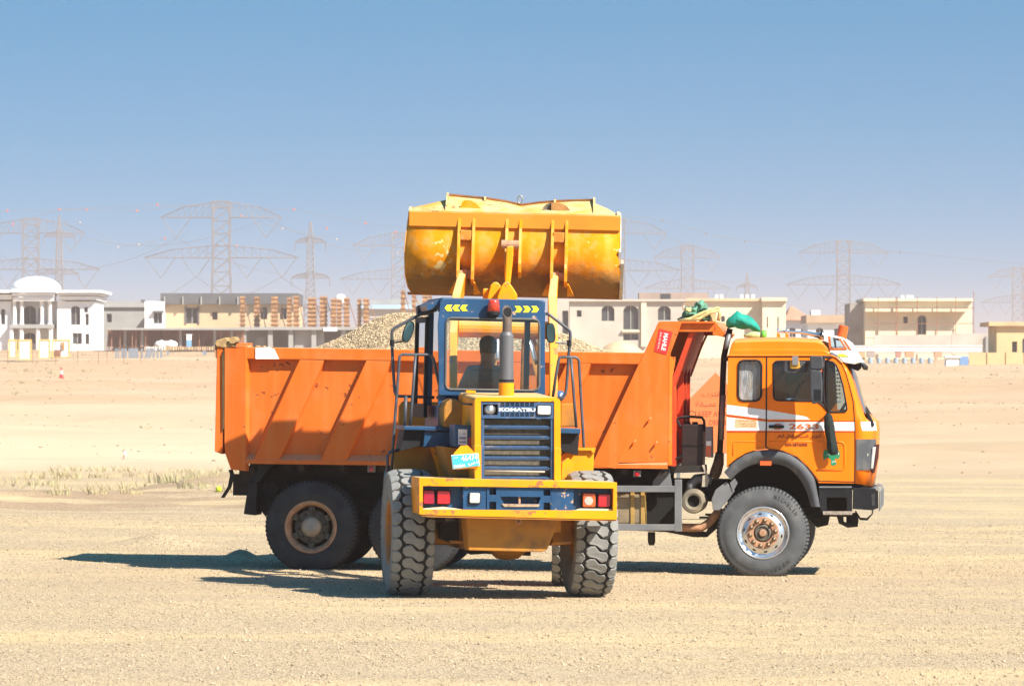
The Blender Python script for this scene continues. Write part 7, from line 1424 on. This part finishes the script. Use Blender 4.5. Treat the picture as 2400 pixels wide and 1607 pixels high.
for k in range(8):
    px_ = 2040 + 20 * k; b = Far("barrel", px_, 851, 540, "blue-grey barrel on the far right sand, %s of eight" % pos[k], "barrel"); b.root["group"] = "barrels in front of the boundary wall"; h_ = b.q(px_, 838)[1]
    MB().lathe([(0.24, 0.0), (0.26, 0.03), (0.26, h_ * 0.33), (0.275, h_ * 0.35), (0.26, h_ * 0.37), (0.26, h_ * 0.64), (0.275, h_ * 0.66), (0.26, h_ * 0.68), (0.26, h_ - 0.02), (0.24, h_)], (0, 0, 0), 'z', n=14).build("drum", mat("drum_blue_grey", (0.28, 0.36, 0.42), 0.6, var=0.2), b.root)
b = Far("site_shed", 2250, 856, 530, "white and blue site shed at the left end of the yellow wall", "shed"); b.box("wall", 2218, 2250, 838, 858, 0, 2, WW); b.box("side_panel", 2250.2, 2270, 835, 858, -0.1, 2, mat("shed_blue", (0.16, 0.28, 0.48), 0.7, var=0.1)); b.box("roof", 2215, 2252, 834, 838, -0.2, 2.2, WW)
b = Far("garden_parapet", 2000, 822, 590, "long low white wall below the houses on the right", "wall"); b.box("panel", 1860, 2300, 812, 823, 0, 0.3, WW); b.box("coping", 1858, 2302, 809.5, 812, -0.1, 0.4, WW)
# site clutter on the left: framed panels, grey panels, fence
YF = mat("yellow_frame", (0.66, 0.45, 0.14), 0.7, var=0.08)
for px0, px1, y0, y1, lab in ((20, 40, 795, 838, "leftmost white panel in a yellow frame below the villa"), (43, 74, 795, 843, "widest white panel in a yellow frame below the villa"), (90, 118, 795, 840, "third white framed panel from the left below the villa"), (122, 164, 795, 837, "white framed panel with a dark gap, rightmost below the villa")):
    b = Far("framed_panel", (px0 + px1) / 2, y1, 470, lab, "panel"); x0, x1, z0, z1 = b.rect(px0, px1, y0, y1)
    plate("frame", [(x0, z0), (x1, z0), (x1, z1), (x0, z1)], [[(x0 + 0.14, z0 + 0.1), (x1 - 0.14, z0 + 0.1), (x1 - 0.14, z1 - 0.14), (x0 + 0.14, z1 - 0.14)]], 0.0, 0.15, YF, b.root); MB().box(x0 + 0.14, x1 - 0.14, 0.06, 0.10, z0 + 0.1, z1 - 0.14).build("sheet", WHITE, b.root)
    if px0 == 122: xx, zz_ = b.q(140, 815); MB().box(xx - 0.5, xx + 0.1, -0.05, 0.05, z0 + 0.1, zz_ - 0.2).build("dark_gap", PROP, b.root); MB().box(xx + 0.15, xx + 0.45, -0.06, 0.04, zz_ - 0.2, zz_ + 0.55).build("orange_box", FORM, b.root)
GPN = mat("blue_grey_panel", (0.20, 0.23, 0.27), 0.7, var=0.12); lean = ("leftmost narrow", "second narrow", "wide upright", "widest upright", "third narrow", "first leaning", "second leaning", "third leaning", "fourth leaning", "fifth leaning", "last small", "rightmost small")
for k, (px_, w_, sl) in enumerate(((270, 4, 0), (276, 3, 0), (284, 13, 0), (301, 23, 0), (331, 4, 0), (339, 7, 4), (347, 6, 4), (357, 5, 1), (367, 4, 0), (376, 5, -2), (391, 5, 0), (475, 9, 0))):
    b = Far("steel_panel", px_, 839, 480, "%s blue-grey panel stacked on the sand below the propped slab" % lean[k], "panel"); x0, z0 = b.q(px_, 839 if k < 10 else 832); x1, z1 = b.q(px_ + w_, 816 if k < 10 else 822); s_ = sl / 23.4
    MB().prism([(x0, z0), (x1, z0), (x1 + s_, z1), (x0 + s_, z1)], 0, 0.12).build("sheet", GPN, b.root); MB().prism([(x0, z0), (x0 + 0.03, z0), (x0 + 0.03 + s_, z1), (x0 + s_, z1)], -0.03, 0.0).build("edge_flange", GPN, b.root)
b = Far("fence", 200, 845, 460, "thin rusty wire fence along the sand at left", "fence")
for px_ in (18, 76, 130, 182, 231, 251, 290, 330): x, zb_ = b.q(px_, 850); _, zt_ = b.q(px_, 800); MB().tube([(x, 0, zb_ - 0.6), (x, 0, zt_)], 0.028, 5).build("fence_post", PROP, b.root)
for py_ in (812, 826, 838): MB().tube([(b.q(0, py_)[0], 0, b.q(0, py_)[1]), (b.q(340, py_)[0], 0, b.q(340, py_)[1])], 0.012, 3).build("wire", PROP, b.root)
for px_, lab in ((378, "left of two white water tanks on the sand"), (400, "right of two white water tanks on the sand")):
    b = Far("water_tank", px_, 812, 560, lab + " below the propped slab", "tank"); MB().lathe([(0.75, 0.0), (0.8, 0.1), (0.8, 0.4), (0.55, 0.62), (0.2, 0.68)], (0, 0, 0), 'z', n=20).build("tank", WW, b.root, smooth=True); MB().lathe([(0.2, 0.66), (0.2, 0.75), (0.0, 0.76)], (0, 0, 0), 'z', n=12).build("lid", WW, b.root)
b = Far("portable_toilet", 442, 812, 560, "narrow blue and white cabin in front of the propped slab", "cabin"); b.box("lower_body", 437, 448, 797, 812, 0, 0.9, mat("cabin_blue", (0.16, 0.36, 0.58), 0.6)); b.box("upper_body", 437, 448, 785, 797, 0.002, 0.9, WW); b.box("roof", 436, 449, 783, 785, -0.05, 0.95, WW)

# ---------------------------------------------------------------- power line
GALV = mat("galvanised_lattice", (0.17, 0.19, 0.215), 0.7, metal=0.0, var=0.1, scale=0.1)
def pylon(px_, ptop, Y, label, kind=0, k=1.0):
    base = at(px_, 800, Y); zg = float(gz(base.x, Y)); H = CAM_H + (HORIZON - ptop) / F_PX * Y - zg
    root = empty("pylon", (base.x, Y, zg), label=label, cat="pylon", group="lattice pylons beyond the houses")
    t = MB(); bw = 0.26
    if kind == 0: lv = [(0, 6.8), (0.20 * H, 4.9), (0.42 * H, 3.4), (0.66 * H, 3.0), (0.83 * H, 3.0), (H, 3.0)]; arms = [(0.905 * H, 21.5 * k, 0.095 * H), (0.665 * H, 27.5 * k, 0.075 * H)]
    else: lv = [(0, 4.2), (0.3 * H, 2.4), (0.6 * H, 1.3), (0.85 * H, 1.0), (H, 0.15)]; arms = [(0.86 * H, 5.4 * k, 0.04 * H), (0.62 * H, 6.8 * k, 0.04 * H), (0.40 * H, 7.2 * k, 0.04 * H)]
    def hw(z): return float(np.interp(z, [a for a, _ in lv], [b for _, b in lv]))
    zs = [0.0]
    while zs[-1] < H * 0.98: zs.append(min(H, zs[-1] + max(2.2, hw(zs[-1]) * 1.5)))
    for sx_, sy_ in ((-1, -1), (1, -1), (1, 1), (-1, 1)):
        for (a, wa), (b, wb) in zip(lv[:-1], lv[1:]): t.bar((sx_ * wa, sy_ * wa, a), (sx_ * wb, sy_ * wb, b), bw * 1.3)
    for a, b in zip(zs[:-1], zs[1:]):
        wa, wb = hw(a), hw(b)
        for s in (-1, 1): t.bar((-wa, s * wa, a), (wb, s * wb, b), bw * 0.7); t.bar((wa, s * wa, a), (-wb, s * wb, b), bw * 0.7); t.bar((-wb, s * wb, b), (wb, s * wb, b), bw * 0.7)
    t.build("tower", GALV, root)
    for z, hl, dp in arms:
        m_ = MB(); w_ = hw(z); n = 9
        for s in (-1, 1):
            tip = (s * hl, 0, z)
            for sy_ in (-1, 1): m_.bar((s * w_, sy_ * w_, z), tip, bw); m_.bar((s * w_ * 0.2, sy_ * w_ * 0.5, z + dp), (s * hl * 0.62, 0, z + dp * 0.66), bw); m_.bar((s * hl * 0.62, 0, z + dp * 0.66), tip, bw)
            for i in range(n):
                f0, f1 = i / n, (i + 0.5) / n; top = lambda f: z + dp * ((1 - 0.34 * f / 0.62) if f < 0.62 else 0.66 * (1 - f) / 0.38)
                m_.bar((s * (w_ + (hl - w_) * f0), 0, z), (s * hl * f1, 0, top(f1)), bw * 0.6); m_.bar((s * hl * f1, 0, top(f1)), (s * (w_ + (hl - w_) * (i + 1) / n), 0, z), bw * 0.6)
        m_.build("crossarm", GALV, root)
        if kind == 0:
            for s in (-1, 1):
                for c_ in ((hl - 5.5 * k,) if hl < 25 * k else (hl - 6 * k, hl - 18.5 * k)):
                    q_ = MB().bar((s * (c_ - 5.2 * k), 0, z), (s * c_, 0, z - 7.2), 0.24); q_.bar((s * (c_ + 5.2 * k), 0, z), (s * c_, 0, z - 7.2), 0.24); build_split(q_, "insulator_string", GALV, root)
        else:
            for s in (-1, 1): MB().bar((s * hl, 0, z), (s * hl, 0, z - 3), 0.3).build("insulator_string", GALV, root)
    return base.x, Y, zg, H
P_ = [pylon(519, 472, 1700, "tall lattice pylon with two wide crossarms above the long beige building"), pylon(72, 512, 1890, "lattice pylon behind the white villa's dome"), pylon(139, 505, 1950, "slim lattice pylon just right of the villa's dome", 1, 1.2), pylon(728, 520, 1700, "slim pointed lattice pylon between the beige building and the bucket", 1), pylon(934, 545, 2250, "faint pylon partly hidden by the bucket's left side", 0), pylon(1448, 512, 2100, "faint pylon behind the bucket's right side", 0),
      pylon(1611, 575, 2450, "faint broad pylon above the arcaded house", 0, 0.8), pylon(1977, 563, 2280, "faint wide pylon between the truck cab and the scaffolded villa", 0), pylon(1751, 640, 2500, "very faint slim pylon above the cream wing", 1), pylon(2386, 625, 2800, "very faint pylon at the right border", 0, 0.8)]
def cable(A, B, sag, lab):
    n = 24; pts = [(A[0] + (B[0] - A[0]) * i / n, A[1] + (B[1] - A[1]) * i / n, A[2] + (B[2] - A[2]) * i / n - sag * 4 * (i / n) * (1 - i / n)) for i in range(n + 1)]
    o = MB().tube([(a - pts[0][0], b - pts[0][1], c - pts[0][2]) for a, b, c in pts], 0.09, 3).build("power_cable", GALV); o.location = pts[0]; return tag(o, lab, "cable", "power cables between the pylons"), pts
lines = []
def tip(i, z, s, f): x, Y, g_, H = P_[i]; return (x + s * f, Y, g_ + z * H)
names = ("top", "upper", "lower", "low outer")
for (i, j, nm) in ((1, 0, "left"), (0, 4, "middle"), (5, 7, "right")):
    for n_, (z, f, s) in enumerate(((0.90, 16, 1), (0.78, 16, -1), (0.55, 21, 1), (0.55, 9, -1))):
        _, pts = cable(tip(i, z, s, f), tip(j, z, s, f), 7 + 2 * n_, "thin %s cable spanning the %s pair of pylons" % (names[n_], nm)); lines.append(pts)
BALLS = ("orange marker ball in the sky nearest the left border", "orange marker ball at the tip of the slim pylon by the villa", "orange marker ball just right of the slim pylon by the villa", "lower of two orange balls left of the tallest pylon", "orange marker ball just left of the tallest pylon's top arm", "orange marker ball on the tallest pylon's top arm", "orange marker ball under the tallest pylon's top arm",
         "orange marker ball right of the tallest pylon's top arm", "orange marker ball right of the slim pointed pylon's tip", "orange marker ball high between slim pylon and bucket", "orange marker ball closest to the bucket's left side", "orange marker ball left of the pylon behind the villa dome", "orange marker ball on the tallest pylon's lower arm",
         "white marker ball right of the slim pylon by the villa", "white marker ball left of the tallest pylon, farther left of two", "white marker ball left of the tallest pylon, nearer of two", "white marker ball right of the tallest pylon's shaft", "white marker ball right of the slim pointed pylon", "white marker ball by the bucket's lower left edge", "orange marker ball low beside the tallest pylon's shaft",
         "dull marker ball right of the bucket, leftmost of the right-hand line", "dull marker ball above the arcaded house's pylon", "dull marker ball in the sky over the cream wing", "dull marker ball in the sky over the scaffolded villa")
for k, (px_, py_, c_) in enumerate(((17, 494, 0), (139, 491, 0), (203, 492, 0), (321, 494, 0), (369, 480, 0), (499, 485, 0), (565, 506, 0), (689, 491, 0), (766, 535, 0), (857, 523, 0), (927, 544, 0), (30, 526, 0), (555, 576, 0), (187, 521, 1), (276, 580, 1), (325, 573, 1), (662, 536, 1), (789, 561, 1), (931, 594, 1), (386, 559, 0), (1553, 517, 2), (1656, 547, 2), (1746, 565, 2), (2110, 590, 2))):
    p = at(px_, py_, 1750.0); o = MB().lathe([(0.02, -0.42), (0.3, -0.3), (0.42, 0), (0.3, 0.3), (0.02, 0.42)], (0, 0, 0), 'z', n=10).build("marker_ball", (mat("marker_orange", (0.75, 0.10, 0.03), 0.6), mat("pale_marker", (0.42, 0.42, 0.42), 0.6), GALV)[c_], smooth=True); o.location = p
    tag(o, BALLS[k], "marker ball", ("orange marker balls", "white marker balls", "dull marker balls")[c_])

for nm, pts in (("earth wire threading the orange balls at upper left", [(-60, 492), (17, 494), (203, 492), (321, 494), (519, 473)]), ("sagging wire with orange balls crossing the tallest pylon's top", [(72, 513), (139, 491), (369, 480), (499, 485), (689, 491), (857, 523), (960, 536)]),
                ("low wire carrying white balls left of the tallest pylon", [(60, 512), (187, 521), (276, 580), (325, 573), (386, 559), (440, 548)]), ("sagging wire with white balls right of the tallest pylon", [(600, 520), (662, 536), (789, 561), (931, 594), (980, 605)]), ("wire with dull balls running right from the bucket", [(1462, 506), (1553, 517), (1656, 547), (1746, 565), (1977, 585), (2110, 590), (2420, 622)])):
    P0 = at(*pts[0], 1750.0); Q = [at(a, c, 1750.0) - P0 for a, c in pts]; o = MB().tube(Q, 0.08, 3).build("power_cable", GALV); o.location = P0; tag(o, nm, "cable", "power cables between the pylons")
# ---------------------------------------------------------------- dusty air
hz = MB().box(-3000, 3000, -130, 20000, -4, 76).build("haze", bpy.data.materials.new("dusty_air"))
hm = hz.data.materials[0]; hm.use_nodes = True; hn = hm.node_tree.nodes; hn.clear()
ho = hn.new("ShaderNodeOutputMaterial"); hv = hn.new("ShaderNodeVolumePrincipled")
hv.inputs['Color'].default_value = (0.68, 0.56, 0.53, 1); hv.inputs['Density'].default_value = 0.00030; hv.inputs['Anisotropy'].default_value = 0.0
hm.node_tree.links.new(hv.outputs[0], ho.inputs['Volume'])
tag(hz, "pale dusty haze hanging over the desert plain", "haze", kind="stuff")
